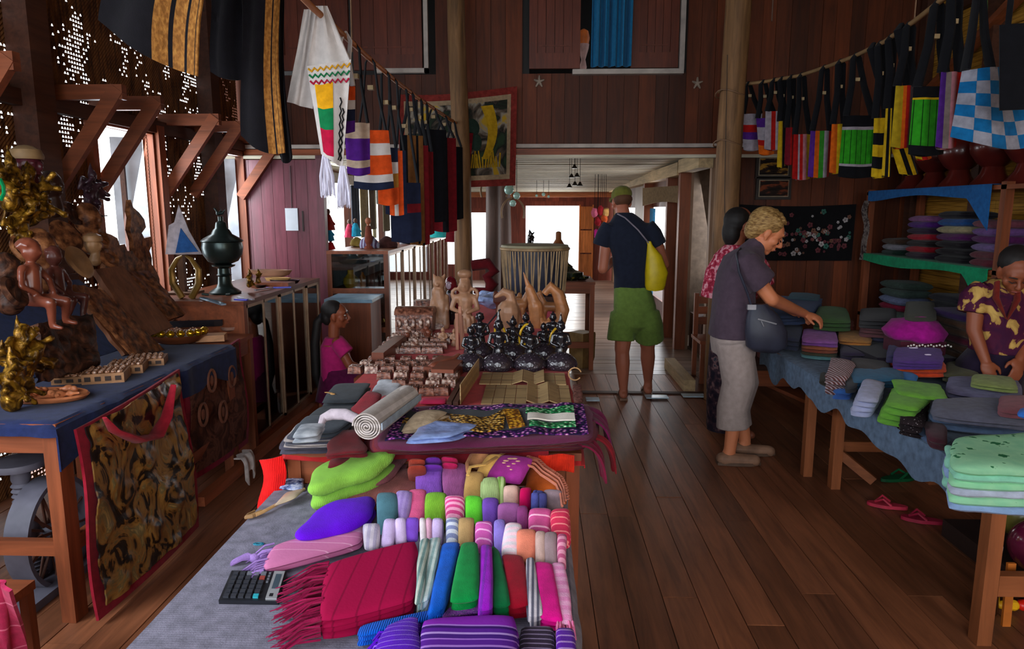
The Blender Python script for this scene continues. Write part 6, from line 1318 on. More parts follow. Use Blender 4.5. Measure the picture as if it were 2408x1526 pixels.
for k in range(4): R_('pale lilac white folded shirt, '+['lowest', 'second', 'third', 'topmost'][k]+' of the stack left of the lime ones', [(1998+4*k, 936), (2052+4*k, 942), (2084, 892), (2020+4*k, 884)], .07, WHC, .026, 1, p=3, wob=.007, drop=.022*(3-k))
BBL = cloth('bright_blue_r', '#1c62b8', var=.2); TEL = cloth('teal_r', '#17648c', var=.2)
R_('bright blue cloth folds hanging at the table edge', [(1958, 918), (1998, 925), (2030, 872), (1982, 862)], .0, BBL, .05, 3, wob=.016, p=2.6)
R_('black ribbed folded sleeve on the bright blue folds', [(1990, 914), (2016, 910), (2020, 868), (1988, 872)], .05, cloth('blackrib', '#14151c', col2='#2a2c38', stripes=120, axis='X'), .03, 2)
R_('teal folded shirt behind the pale lilac stack', [(2002, 898), (2130, 890), (2120, 860), (2000, 862)], .04, TEL, .05, 3)
R_('bright azure cloth edge right of the teal shirt', [(2100, 885), (2155, 900), (2160, 880), (2105, 862)], .05, cloth('azure', '#1a7ac8'), .025, 1)
R_('striped brown and white rolled cloth standing at the table edge', [(1940, 886), (1995, 892), (2015, 842), (1955, 832)], .0, cloth('stripebrown', '#6a2c28', col2='#c8b4bc', stripes=55, axis='X', band=.4), .10, 4, p=2.4, wob=.012)
R_('dark olive cloth with cream edge below the striped roll', [(1925, 894), (1956, 905), (1960, 878), (1932, 870)], .0, cloth('olivedark', '#2c261c'), .03, 1)
R_('dark brown folded longyi lying behind the teal shirt', [(2010, 865), (2095, 880), (2090, 845), (2000, 838)], .04, cloth('dkbrown', '#2a1c1a'), .05, 3)
R_('orange folded shirt under the violet printed one', [(2100, 868), (2228, 872), (2222, 845), (2110, 842)], .05, cloth('orange_r', '#e04c0e'), .045, 2, nu=14)
vi = R_('violet folded shirt with white heart prints on top of the orange one', [(2098, 850), (2222, 852), (2215, 815, .02), (2106, 812, .02)], .10, cloth('violet_r', '#54288c'), .05, 3, nu=14)
for n, (px, py, r) in enumerate(((2145, 818, .016), (2152, 818, .014), (2182, 834, .016))):
 p = onz(px, py, ZR+.175); G().tube([p+Vector((r*cos(a), r*.6*sin(a), 0)) for a in [2*pi*i/12 for i in range(12)]], .0022, 4, closed=True).obj('print', cloth('white_print', '#d8c8e4'), vi)
R_('indigo folded shirt behind the violet printed one', [(2082, 838), (2200, 832), (2190, 800), (2090, 805)], .09, cloth('indigo_r', '#35306c'), .05, 2)
R_('small red orange bundle left of the orange shirt', [(2076, 848), (2108, 858), (2110, 830), (2080, 826)], .03, cloth('redorange', '#c83c14'), .05, 2)
R_('olive green folded cloth at the saleswoman side of the table', [(2215, 880), (2310, 890), (2290, 848), (2230, 838)], .03, cloth('olive_r', '#4c4c1c'), .05, 2, p=2.6)
R_('grey violet folded shirt with pale blue lining on the right', [(2224, 920), (2408, 950), (2400, 888), (2230, 880)], .03, cloth('greyviolet', '#6e6c94'), .055, 3, nu=16)
R_('pale lime cloth folded under the saleswoman hands', [(2280, 900), (2400, 915), (2380, 880), (2290, 876)], .10, cloth('palelime', '#8a9a50'), .03, 2)
R_('dark plum cloth under the grey violet shirt', [(2215, 935), (2400, 965), (2400, 925), (2230, 910)], .0, WINE, .03, 2)
# far part of the table
for k, (c, lab) in enumerate((('#7ab0b4', 'pale aqua'), ('#4c4a30', 'olive'), ('#a85a38', 'rust orange'), ('#c47a4c', 'apricot'), ('#a462bc', 'orchid violet lower'), ('#b878cc', 'orchid violet topmost'))):
 R_(lab+' folded cloth in the small stack by the older woman\'s hand', [(1884, 800), (1974, 806), (1964, 772), (1890, 768)], .11, C('orc%d' % k, c), .022, 1, drop=.020*(5-k), group='stack by the hand', p=4)
R_('yellow folded cloth with orange underside right of the orchid stack', [(1972, 800), (2052, 804), (2046, 776), (1972, 772)], .09, C('yelr', '#d49a44'), .035, 2)
R_('dark plum folded cloth under the yellow one', [(1976, 830), (2050, 832), (2046, 800), (1976, 800)], .01, C('plr', '#2c1c40'), .08, 3)
bun = thing('cloth_bundle', 'crumpled magenta cloth bundle heaped in the middle of the right table', 'bundle', onz(2150, 800, ZR))
p = onz(2150, 800, ZR+.17); g = G(); g.lathe([(.10, 0), (.16, .02), (.17, .06), (.13, .11), (.06, .14), (.01, .145)], p, 30); g.jit(.018, 14, 3); g.obj('cloth', cloth('magenta_r', '#96107a'), bun, 60)
G().box((p.x, p.y, ZR+.095), (.26, .2, .17)).obj('wine_base', WINE, bun)
BEADS = plain('bead_w', '#d8d0c8', rough=.2); g = G()
for i in range(16): g.ell((p.x-.12+.016*i, p.y-.165, p.z-.005+.004*(i % 3)), (.006,)*3, None, 6, 4)
g.obj('bead_trim', BEADS, bun)
for n, (q, z, c, t, lab) in enumerate((([(1800, 745), (1900, 742), (1940, 698), (1818, 690)], .18, '#1f4f86', .05, 'blue folded sarong with a pale flower behind the woman\'s arm'), ([(1850, 700), (1925, 706), (1930, 690), (1860, 685)], .22, '#2f6c86', .02, 'teal sarong end behind the blue one'), ([(1910, 752), (2005, 756), (1990, 718), (1925, 716)], .16, '#3c7018', .06, 'moss green cushioned cloth beyond the outstretched hand'), ([(1932, 764), (2010, 766), (2006, 748), (1940, 746)], .12, '#b8501c', .03, 'orange cloth edge under the moss green one'), ([(1930, 758), (1980, 760), (1978, 746), (1934, 745)], .15, '#6a6aa4', .02, 'pale violet tag like cloth end by the hand'), ([(1830, 790), (1880, 800), (1890, 760), (1840, 755)], .06, '#122850', .07, 'navy blue folded cloth under the handbag arm'), ([(2020, 770), (2105, 775), (2100, 742), (2025, 740)], .14, '#8c5058', .05, 'dusty pink folded cloth left of the magenta bundle'), ([(2020, 750), (2110, 752), (2108, 722), (2024, 720)], .20, '#1e1a22', .05, 'black folded cloth above the dusty pink one'), ([(2050, 790), (2110, 792), (2105, 770), (2055, 768)], .10, '#34365c', .04, 'indigo folded cloth left of the magenta bundle'), ([(2126, 745), (2205, 748), (2200, 705), (2130, 702)], .22, '#3c3c28', .10, 'olive grey stacked longyis before the shelf'))):
 R_(lab, q, z-.02, C('far%d' % n, c), t+.02, 3, p=3)
# support riser so the far things stand on something
tag(G().bb((1.95, 4.0, ZR+.004), (2.40, 4.9, ZR+.10)).obj('cloth_chest', cloth('chest_dark', '#1c1620')), 'dark cloth covered box at the far end of the right table', 'box')
tag(G().bb((2.45, 4.0, 0), (2.95, 4.75, .60)).obj('storage_bench', WDY, smooth=0), 'dark wooden bench behind the right table carrying stacks of longyis', 'bench')
for k, (c) in enumerate(('#1c3028', '#5a1014', '#5a4030', '#5a4030', '#5c1030', '#5a4030', '#5a4030', '#3a1c5a')):
 P = [(2.48, 4.05, .625+.045*k), (2.9, 4.05, .625+.045*k), (2.9, 4.6, .625+.045*k), (2.50, 4.6, .625+.045*k)]
 tag(G().slab(P, .05, 70+k, 12, 10, 8, .006).obj('folded_longyi', C('lon%d' % k, c), None, 60), ['dark green', 'dark red', 'brown', 'brown', 'wine', 'brown', 'brown', 'purple'][k]+' folded longyi, '+['lowest', 'second', 'third', 'fourth', 'fifth', 'sixth', 'seventh', 'topmost'][k]+' in the stack behind the saleswoman\'s arm', 'longyi', 'stack behind the saleswoman')
# --- shelf rack on the right wall
SH = thing('shelf_rack', 'open wooden shelf rack with cloths against the yellow mat wall', 'shelf', (3.32, 5.6, 0))
x0, x1 = 3.08, 3.60
for y in (6.72, 4.80, 3.6):
 for x in (x0, x1-.06): G().bb((x, y, 0), (x+.055, y+.055, 1.76)).obj('upright', WRED, SH, smooth=0)
for z in (.62, 1.17, 1.74): G().bb((x0, 3.6, z-.03), (x1, 6.78, z)).obj('shelf_board', WREDY, SH, smooth=0)
G().bar((x0+.02, 6.7, .1), (x0+.02, 5.2, .6), .03, .04).obj('brace', WREDY, SH, smooth=0)
def lip(lab, y0, y1, z, h, mat, seed, tail=0):
 g = G().sheet(lambda u, v: (x0-.012-.012*abs(sin(u*9+seed)), y0+(y1-y0)*u, z+.006-h*v*(1+.25*sin(u*7+seed)) - (tail*max(0, 1-u*7)*v)), 40, 6, .006)
 g.sheet(lambda u, v: (x0-.01+.5*v, y0+(y1-y0)*u, z+.004), 20, 3, .004)
 return tag(g.obj('shelf_cloth', mat, None, 60), lab, 'cloth')
lip('bright blue cloth edging along the top shelf', 4.92, 6.70, 1.742, .075, cloth('shelf_blue', '#1a5a96'), 1, .22)
lip('emerald green cloth edging along the middle shelf', 4.88, 6.70, 1.172, .07, cloth('shelf_green', '#0c8a5c'), 3, .25)
lip('emerald green cloth edging on the low shelf', 5.6, 6.6, .622, .05, cloth('shelf_green', '#0c8a5c'), 5)
tag(G().sheet(lambda u, v: (x0-.02-.01*sin(v*12), 6.66+.10*u+.03*sin(v*8), 1.66-.55*v), 6, 24, .008).obj('hanging_scarf', patchy('motscarf', [(.4, '#3a2c2c'), (.55, '#8c8078'), (.65, '#2a2030')], scale=20), None, 60), 'mottled thin scarf hanging at the left upright of the shelf', 'scarf')
def stack(y, z, w, cols, lab, grp, hh=.035, d=.30, tilt=0, xx=3.12):
 nm = ['lowest', 'second', 'third', 'fourth', 'fifth', 'sixth', 'seventh', 'eighth', 'ninth']
 for k, (c, cn) in enumerate(cols):
  zz = z+.004+hh*(k+.5); P = [(xx+RND.uniform(-.02, .03), y-w/2+RND.uniform(-.03, .03), zz+RND.uniform(-.008, .008)), (xx+d, y-w/2, zz), (xx+d, y+w/2, zz), (xx, y+w/2+RND.uniform(-.01, .01), zz)]
  tag(G().slab(P, hh*1.1, int(y*10)+k, 8, 10, 6, .006).obj('folded_cloth', C('s'+c, c), None, 60), '%s cloth, %s in %s' % (cn, 'topmost' if k == len(cols)-1 else nm[k], lab), 'cloth', grp)
stack(5.95, 1.172, .34, (('#2a1a2e', 'black'), ('#a81c34', 'crimson'), ('#1c1418', 'black'), ('#b02440', 'crimson'), ('#2c1c34', 'dark'), ('#5a2a7c', 'purple'), ('#8a5a84', 'mauve')), 'the left stack on the middle shelf', 'left stack, middle shelf', .05)
stack(5.5, 1.172, .36, (('#100c12', 'black'), ('#161016', 'black'), ('#140e14', 'black'), ('#5a1c5c', 'purple'), ('#b0a484', 'cream'), ('#2c5c94', 'blue'), ('#141018', 'black')), 'the middle stack on the middle shelf', 'middle stack, middle shelf', .055)
stack(5.08, 1.172, .30, (('#6c2c3c', 'wine pink'), ('#6a3c44', 'brown pink'), ('#7c6a94', 'lilac grey'), ('#5c2c5c', 'plum'), ('#7a5c90', 'lilac'), ('#80505c', 'dusty pink')), 'the right stack on the middle shelf', 'right stack, middle shelf', .055)
stack(6.4, 1.172, .26, (('#1c3028', 'dark green'), ('#8c8a94', 'grey'), ('#4a3a30', 'brown')), 'the small pile at the left end of the middle shelf', 'left pile, middle shelf', .05)
stack(6.3, .622, .42, (('#5c6c66', 'grey green'), ('#9a2c50', 'dull pink'), ('#8a94b8', 'pale blue'), ('#4c5c58', 'grey green'), ('#44544e', 'dark grey green')), 'the left pile on the low shelf', 'left pile, low shelf', .065)
stack(5.5, .622, .44, (('#2c3c54', 'navy'), ('#8a94a4', 'grey white'), ('#1c1c28', 'black'), ('#181820', 'black'), ('#20202a', 'black')), 'the dark pile on the low shelf', 'dark pile, low shelf', .06)
stack(5.0, .622, .36, (('#8a90a8', 'pale grey'), ('#9aa0b4', 'pale grey'), ('#a4a8bc', 'white grey'), ('#aab0c0', 'white grey'), ('#b0b4c4', 'white grey')), 'the pale pile on the low shelf', 'pale pile, low shelf', .05)
stack(4.3, 1.172, .7, (('#141216', 'black'), ('#18141a', 'black')), 'the wide dark pile behind the saleswoman', 'dark pile behind saleswoman', .08)
# pots on the shelf top
LQ = plain('oxblood', '#5c1c16', rough=.28, var=.3, scale=5, coat=.3)
for n, y in enumerate((6.45, 6.12, 5.78, 5.36, 4.98, 4.62, 4.25)):
 r = .155; tag(G().lathe([(r*.85, 0), (r*.9, .02), (r*.55, .09), (r*.45, .14), (r*.7, .17), (r*1.0, .24), (r*1.05, .31), (r*.85, .37), (r*.6, .40), (r*.9, .43), (r*.88, .45), (r*.4, .46)], (3.33, y, 1.745), 26).obj('lacquer_pot', LQ, None, 40), ['dark red lacquer pedestal pot, leftmost on the shelf rack', 'dark red lacquer pedestal pot, second from the left on the rack', 'dark red lacquer pedestal pot, third from the left on the rack', 'dark red lacquer pedestal pot above the middle of the rack', 'dark red lacquer pedestal pot above the tail of the blue cloth', 'dark red lacquer pedestal pot right of the blue cloth tail', 'dark red lacquer pedestal pot, rightmost on the rack'][n], 'pot')
# pictures and the black floral hanging on the back wall
for n, (py0, py1, lab) in enumerate(((372, 412, 'framed dark picture with a golden field, upper of two'), (424, 462, 'framed dark picture with reddish houses, lower of two'))):
 a, b = ony(1784, py1, 6.97), ony(1854, py0, 6.97); t = thing('framed_picture', lab+' on the plank wall', 'picture', ((a.x+b.x)/2, 6.97, a.z))
 G().bb((a.x-.03, 6.965, a.z-.03), (b.x+.03, 6.995, b.z+.03)).obj('frame', plain('black_frame', '#1a1210', rough=.4), t, smooth=0)
 G().bb((a.x-.004, 6.958, a.z-.004), (b.x+.004, 6.966, b.z+.004)).obj('inner_line', plain('inner_line', '#8a7a64'), t, smooth=0)
 G().bb((a.x+.004, 6.953, a.z+.004), (b.x-.004, 6.96, b.z-.004)).obj('painting', patchy('pic%d' % n, [(.4, '#140e0c'), (.52, '#2a1a14'), (.6, ['#a87a2c', '#7a3a20'][n]), (.7, '#3a3020')], scale=7, stretch=(1, 1, 3)), t, smooth=0)
a, b = ony(1724, 612, 6.96), ony(2012, 480, 6.96); t = thing('flower_hanging', 'long black cloth hanging embroidered with flowers on the plank wall', 'wall hanging', ((a.x+b.x)/2, 6.95, a.z))
G().sheet(lambda u, v: (a.x+(b.x-a.x)*u, 6.955-.012*sin(u*24)*(1-v)-.008, a.z+(b.z-a.z)*v-.02*sin(u*pi)*v), 60, 10, .006).obj('ground', cloth('black_hang', '#0c0b0e'), t)
for c, n_, k in (('#9c9494', 34, 'white_flower'), ('#5c242c', 34, 'red_flower'), ('#6a4434', 24, 'brown_flower'), ('#2c5c50', 16, 'green_leaf')):
 g = G()
 for i in range(n_):
  u, v = RND.uniform(.28, .97), RND.betavariate(2, 2.6)*.86+.06; r = RND.uniform(.010, .024); c_ = Vector((a.x+(b.x-a.x)*u, 6.935, a.z+(b.z-a.z)*v))
  for q in range(5): th = q*2*pi/5+i; g.ell(c_+Vector((cos(th)*r*.7, 0, sin(th)*r*.7)), (r*.55, .004, r*.55), None, 7, 4)
 g.obj(k, plain(k+'_h', c, rough=.7), t)['kind'] = 'stuff'
tag(G().bar((2.0, 6.9, .02), (2.4, 5.2, .02), .16, .03).obj('floor_plank_loose', WREDY, smooth=0), 'loose brown plank lying on the floor beyond the right table', 'plank')
sp = thing('side_platform', 'low dark wooden platform by the back wall beyond the right table', 'platform', (2.6, 6.3, 0))
G().bb((1.75, 5.75, .26), (3.0, 6.85, .30)).obj('deck', WDX, sp, smooth=0); G().bb((1.75, 5.78, .12), (3.0, 5.82, .26)).obj('skirt', WREDX, sp, smooth=0)
for x in (1.78, 2.92): G().bb((x, 5.8, 0), (x+.05, 5.85, .26)).obj('leg', WRED, sp, smooth=0)
tag(G().box((2.2, 6.0, .345), (.5, .3, .09)).obj('red_box', plain('oxred', '#5c2420', rough=.5), smooth=0), 'flat dark red box on the low platform', 'box')
# --- under the table
def sandal(lab, px, py, rz_, c, s=1.0):
 p = onz(px, py, .003); R = rotm(0, 0, rz_); t = thing('sandal', lab, 'sandal', (p.x, p.y, 0)); out = []
 for i in range(24):
  a = 2*pi*i/24; x = .125*s*cos(a); y = (.045 if cos(a) > 0 else .036)*s*sin(a); out.append(Vector(p)+(R @ Vector((x, y, 0))))
 G().prism(out, (0, 0, 0), (0, 0, .018)).obj('sole', plain('sole_'+c, c, rough=.5), t)
 q = lambda x, y, z: Vector(p)+(R @ Vector((x*s, y*s, 0)))+Vector((0, 0, z))
 G().tube([q(-.02, .04, .02), q(.03, .035, .05), q(.075, 0, .022)], .007, 6).tube([q(-.02, -.04, .02), q(.03, -.035, .05), q(.075, 0, .022)], .007, 6).obj('strap', plain('strap_'+c, c, rough=.35), t)
sandal('pink rubber sandal under the right table, nearer the far leg', 2086, 1192, radians(160), '#b83048', .78)
sandal('pink rubber sandal under the right table, nearer the near leg', 2168, 1226, radians(160), '#98203c', .78)
sandal('green rubber sandal in the shade under the right table', 2112, 1128, radians(15), '#0c5a34', .95)
p = onz(2318, 1440, 0); t = thing('plastic_bottle', 'clear bottle with white cap on the floor behind the near leg of the right table', 'bottle', (p.x, p.y, 0))
G().lathe([(.035, 0), (.04, .01), (.04, .17), (.02, .22), (.018, .24)], (p.x, p.y, 0), 18).obj('body', glass('bottle', '#a89c98', .1, .2), t); G().lathe([(.036, .01), (.036, .09), (.01, .09)], (p.x, p.y, 0), 16).obj('liquid', plain('liq', '#6a5854', rough=.2), t)
G().lathe([(.03, .24), (.032, .285), (.01, .29)], (p.x, p.y, 0), 16).obj('cap', plain('white_cap', '#b8b0b4', rough=.3), t)
p = Vector((2.08, 2.78, .20)); t = thing('ball', 'round maroon ball with yellow flower patch under the right table', 'ball', (p.x, p.y, 0))
G().ell(p, (.115,)*3, None, 30, 20).obj('shell', patchy('ballm', [(.5, '#5c1430'), (.58, '#8a5a18'), (.7, '#7a6a1c')], scale=5, rough=.15, spec=.8, bump=0), t)
p2 = Vector((2.16, 3.02, .23)); t = thing('ball', 'olive yellow ball behind the maroon one', 'ball', (p2.x, p2.y, 0)); G().ell(p2, (.10,)*3, None, 26, 18).obj('shell', plain('ball2', '#66602a', rough=.25), t)
bxx = thing('low_crate', 'low red crate with white rails under the right table', 'crate', (2.5, 3.1, 0))
G().bb((1.99, 2.62, 0), (2.3, 3.3, .085)).obj('tray', plain('crate_d', '#2a1c18'), bxx, smooth=0)
G().bar((1.97, 2.9, .36), (2.5, 2.62, .30), .02, .03).bar((1.97, 3.5, .40), (2.45, 2.75, .40), .02, .05).obj('white_rail', WHT, bxx, smooth=0)
G().bb((2.32, 2.6, 0), (2.5, 3.3, .28)).obj('red_panel', plain('crate_red', '#5c1418'), bxx, smooth=0)
G().bb((2.3, 2.6, 0), (2.318, 3.3, .13)).obj('bronze_edge', plain('crate_y', '#7a5a24'), bxx, smooth=0)
a = onz(2352, 1422, .03); tag(G().cap(a, a+Vector((.05, 0, 0)), .016, .022).obj('toy_tip', plain('toy_yellow', '#d8a018', rough=.3)), 'yellow plastic tip on the floor near the bottom right corner', 'toy')
tag(G().cap(a+Vector((.085, 0, 0)), a+Vector((.3, .03, .0)), .022, .028).obj('toy_bat', plain('toy_red', '#c81c0c', rough=.3)), 'bright red plastic toy on the floor near the bottom right corner', 'toy')
tag(G().bar((p.x-.30, 2.50, .02), (p.x-.30, 2.51, .27), .03, .012).obj('orange_strip', plain('orange_strip', '#b0601c'), smooth=0), 'thin orange strip standing beside the clear bottle', 'strip')
# wooden chair and shelf at the doorway right of the man
c = Vector((1.52, 6.35, 0)); t = thing('low_chair', 'brown wooden slat chair beside the tall right post', 'chair', (c.x, c.y, 0)); x, y = c.x, c.y
for a, b, h in ((0, 0, .38), (.3, 0, .38), (0, .32, .80), (.3, .32, .80)): G().bb((x+a-.02, y+b-.02, 0), (x+a+.02, y+b+.02, h)).obj('leg', WRED, t, smooth=0)
G().bb((x-.03, y-.03, .37), (x+.33, y+.35, .40)).obj('seat', WREDX, t, smooth=0)
for i in range(3): G().bb((x, y+.31, .5+.1*i), (x+.3, y+.335, .57+.1*i)).obj('back_slat', WREDX, t, smooth=0)
g = G(); c = Vector((.20, 1.62, .31))
for k in range(3): g.tube([c+Vector((.003*k, (.022-.004*k)*cos(a), (.034-.006*k)*sin(a))) for a in [2*pi*i/16 for i in range(16)]], .0022, 5, closed=True)
g.tube([c+Vector((0, 0, -.034)), c+Vector((.004, .01, -.10)), c+Vector((0, -.02, -.31))], .0025, 5)
g.bar(c+Vector((-.075, 0, .03)), c+Vector((.0, 0, .03)), .004, .004); tag(g.obj('cable_coil', plain('cable_white', '#c8c0bc')), 'small white cable coil hanging beside the leg of the scarf table', 'cable')
# ================================================================ HANGING GOODS
ZP = 2.35
polepts = [onz(a, b, ZP) for a, b in ((660, -58), (735, 18), (800, 75), (862, 132), (930, 190), (985, 232), (1060, 282), (1100, 308))]
tag(G().tube(polepts, [.013]*8, 10).obj('bamboo_pole', wood('pole', '#a86a3a', axis='Y', dark=.7), None, 60), 'slanting wooden pole of hanging shoulder bags fixed to the centre post', 'pole')
tag(G().tube([onz(828, 128, ZP)+Vector((0, 0, .012)), onz(828, 128, ZP)+Vector((.006, 0, .6)), onz(828, 128, ZP)+Vector((-.01, 0, 1.3)), onz(828, 128, ZP)+Vector((0, 0, 2.04))], .004, 6).obj('rope', plain('rope', '#7c5b40')), 'thin rope holding up the bag pole from the ceiling', 'rope')
def P_at(px):
 """point of the pole seen at picture column px"""
 best = min(((abs((lambda q: 1204+FPX*q.x/-q.z)(RM.transposed() @ (polepts[i].lerp(polepts[i+1], f/20)-CAM))-px), polepts[i].lerp(polepts[i+1], f/20)) for i in range(7) for f in range(21)), key=lambda t: t[0]); return best[1]
def hb(lab, top, w, ystrap, ybot, mats, strapmat, xoff=0, depth=.05, rot=0, fringe=None, taper=1.0, bands=None, group=None, sw=.018, nm='shoulder_bag'):
 """a shoulder bag hanging by its strap: top = point on the pole, ystrap / ybot = drop to bag mouth and bag bottom"""
 t = thing(nm, lab, 'bag', Vector(top)+Vector((0, 0, -ybot)), group); T = Vector(top); R = rotm(0, 0, rot)
 for s in (-1, 1):
  q = [T+Vector((0, 0, .016)), T+R @ Vector((s*.022, s*.008, -.02)), T+R @ Vector((s*w*.22+xoff*.5, s*.012, -ystrap*.5)), T+R @ Vector((s*w*.42+xoff, 0, -ystrap))]
  G().tube(q, [sw*.5, sw*.8, sw*.9, sw], 6, flat=.35).obj('strap', strapmat, t)
 if ystrap > .12: G().box(T+R @ Vector((xoff*.3, 0, -ystrap*.40)), (.03, .03, .022)).obj('label_tag', plain('tag_cream', '#b09870'), t, smooth=0)
 H = ybot-ystrap
 def fn(u, v, side, k):
  ww = w*(1-(1-taper)*v); x = (u-.5)*ww+xoff*(1+v*.3); y = side*depth*.5*sin(pi*u)*(.35+.65*v)+.006*sin(u*11+k); return T+R @ Vector((x, y, -ystrap-H*v-.012*sin(pi*u)*v))
 n = len(bands) if bands else 1
 for side in (-1, 1):
  if bands:
   axis, bl = bands; a0 = 0
   for (a1, m) in bl:
    if axis == 'v': g = G().sheet(lambda u, v, a0=a0, a1=a1: fn(a0+(a1-a0)*u, v, side, len(lab)), 5, 10, .003)
    else: g = G().sheet(lambda u, v, a0=a0, a1=a1: fn(u, a0+(a1-a0)*v, side, len(lab)), 14, 4, .003)
    g.obj('panel', m, t, 60); a0 = a1
  else: G().sheet(lambda u, v: fn(u, v, side, len(lab)), 14, 10, .003).obj('panel', mats, t, 60)
 if fringe:
  g = G(); fm, fl = fringe
  for s in (-.30, .30):
   for i in range(26):
    x = s*w+RND.uniform(-.2, .2)*w; b = T+R @ Vector((x+xoff, RND.uniform(-.02, .02), -ybot+.01)); g.tube([b, b+Vector((RND.uniform(-.006, .006), 0, -fl*.5)), b+Vector((RND.uniform(-.01, .01), RND.uniform(-.01, .01), -fl*RND.uniform(.9, 1.05)))], [.004, .0035, .002], 4)
  g.obj('tassel', fm, t)
 return t
BK = cloth('strap_black', '#0b0b10', var=.3); WH = cloth('white_cotton', '#c9c0bb', var=.1); OR = cloth('bag_orange', '#cf4a16'); PU = cloth('bag_purple', '#4c1a78'); NV = cloth('bag_navy', '#1a2036'); YE = cloth('bag_yellow', '#d89a14'); GR = cloth('bag_green', '#0c7040'); CR = cloth('bag_crimson', '#b01038'); GD = cloth('bag_gold', '#a8742c'); BR = cloth('bag_brown', '#7a5028'); DR = cloth('bag_darkred', '#6c1018')
# white embroidered bag (built specially: zigzags + colour blocks)
T = P_at(752); wb = thing('embroidered_bag', 'white cotton bag with yellow green red blocks, zigzags and long white tassels', 'bag', T+Vector((0, 0, -.55)))
def at2(px, py, dy=0): return ony(px, py, T.y+dy)
def poly(pts, m, nm, dy, th=.004): return G().prism([at2(a, b, dy) for a, b in pts], (0, 0, 0), (0, th, 0)).obj(nm, m, wb, smooth=0)
G().sheet(lambda u, v: at2((744+u*24)*(1-v)+(722+u*102)*v, 14+v*(146-16*u), .02+.014*sin(u*9)), 12, 14, .006).obj('strap', WH, wb)
A, B_, C_, D = (722, 156), (826, 140), (806, 396), (756, 362)
def wq(u, v, s=1, off=0): return at2((A[0]*(1-u)+B_[0]*u)*(1-v)+(D[0]*(1-u)+C_[0]*u)*v, (A[1]*(1-u)+B_[1]*u)*(1-v)+(D[1]*(1-u)+C_[1]*u)*v, -s*.028*sin(pi*min(1, u*1.15))+off)
G().sheet(lambda u, v: wq(u, v), 20, 24, .004).obj('front', WH, wb, 60); G().sheet(lambda u, v: wq(u, v, -1), 14, 16, .004).obj('back', WH, wb, 60)
for a0, a1, m, nm in ((.22, .48, YE, 'yellow_block'), (.48, .70, GR, 'green_block'), (.70, .97, CR, 'red_block')):
 G().sheet(lambda u, v, a0=a0, a1=a1: wq(.12+.46*u, a0+(a1-a0)*v-.04*abs(u-.35), 1, -.004), 10, 8, .002).obj(nm, m, wb, 60)
for v0, m, nm in ((.03, YE, 'yellow_zigzag'), (.10, GR, 'green_zigzag'), (.17, CR, 'red_zigzag')):
 g = G(); n = 14; g.tube([wq(.02+.96*i/n, v0+.035*(i % 2), 1, -.006) for i in range(n+1)], .0042, 5); g.obj(nm, m, wb)
g = G(); g.tube([wq(.80+.05*((i % 2)-.5), .35+.6*i/14, 1, -.006) for i in range(15)], .003, 4).tube([wq(.88+.05*((i % 2)-.5), .45+.5*i/14, 1, -.006) for i in range(15)], .003, 4); g.obj('black_stitching', BK, wb)
for n, (xa, ya, xb, yb, wd) in enumerate(((764, 366, 770, 462, 18), (806, 392, 808, 488, 16))):
 g = G()
 for i in range(46): s = RND.uniform(-1, 1); g.tube([at2(xa+s*5, ya-2, RND.uniform(-.012, .012)), at2((xa+xb)/2+s*wd*.95, (ya+yb)/2, RND.uniform(-.02, .02)), at2(xb+s*wd*1.05, yb+RND.uniform(-8, 4), RND.uniform(-.02, .02))], [.0045, .0045, .002], 4)
 g.obj('tassel', cloth('white_tassel', '#d8d4e4', var=.05), wb)
tag(G().sheet(lambda u, v: ony((716+u*34)*(1-v)+(676+u*56)*v+3*sin(u*8), 22*(1-v)+(240+u*16)*v, T.y+.06+.012*sin(u*10+v*2)), 14, 18, .006).obj('white_scarf', WH, None, 60), 'plain white cotton scarf hanging left of the embroidered bag', 'scarf')
hb('orange white and navy patterned bag half hidden behind the white one', onz(772, 40, ZP)+Vector((-.01, .3, 0)), .13, .22, .42, None, WH, bands=('h', [(.3, OR), (.5, WH), (.75, NV), (1, PU)]), rot=.5, xoff=-.03)
T0 = P_at(833)
hb('cream and purple bag with a long black strap right of the white one', T0, .12, .36, .60, None, BK, bands=('h', [(.3, cloth('cream_b', '#b8a08c')), (.72, PU), (.86, cloth('cream_b', '#b8a08c')), (1, PU)]), rot=.2, taper=.9, xoff=-.0)
hb('orange and white bag with navy base on a black strap', P_at(868), .17, .36, .66, None, BK, bands=('h', [(.22, OR), (.42, WH), (.75, OR), (.88, WH), (1, NV)]), rot=.15, taper=1.25)
hb('gold and cream bag on a double black strap', P_at(905), .12, .42, .74, None, BK, bands=('h', [(.25, NV), (.45, WH), (.7, GD), (1, OR)]), rot=.3)
hb('orange white striped bag with navy bottom before the brown strap bags', P_at(925), .13, .42, .80, None, BK, bands=('v', [(.2, NV), (.42, OR), (.6, WH), (.85, OR), (1, NV)]), rot=.2)
hb('navy bag with dark red trim hanging lowest', P_at(932)+Vector((0, .2, 0)), .20, .60, .98, None, BK, bands=('h', [(.35, NV), (.5, DR), (1, NV)]), rot=.3)
hb('brown and black striped long bag', P_at(965), .16, .28, 1.0, None, BK, bands=('v', [(.3, BK), (.7, BR), (.8, BK), (1, BR)]), rot=.5, depth=.03)
hb('narrow brown bag with dark edge', P_at(985), .12, .32, 1.02, None, BK, bands=('v', [(.5, BR), (.7, BK), (1, DR)]), rot=.5, depth=.03)
hb('charcoal long bag beside the brown ones', P_at(1018), .20, .16, .86, BK, BK, rot=.4, depth=.05)
hb('dark red and black long bag before the post', P_at(1045), .20, .18, .95, None, BK, bands=('v', [(.35, DR), (.6, BK), (1, DR)]), rot=.4, depth=.05)
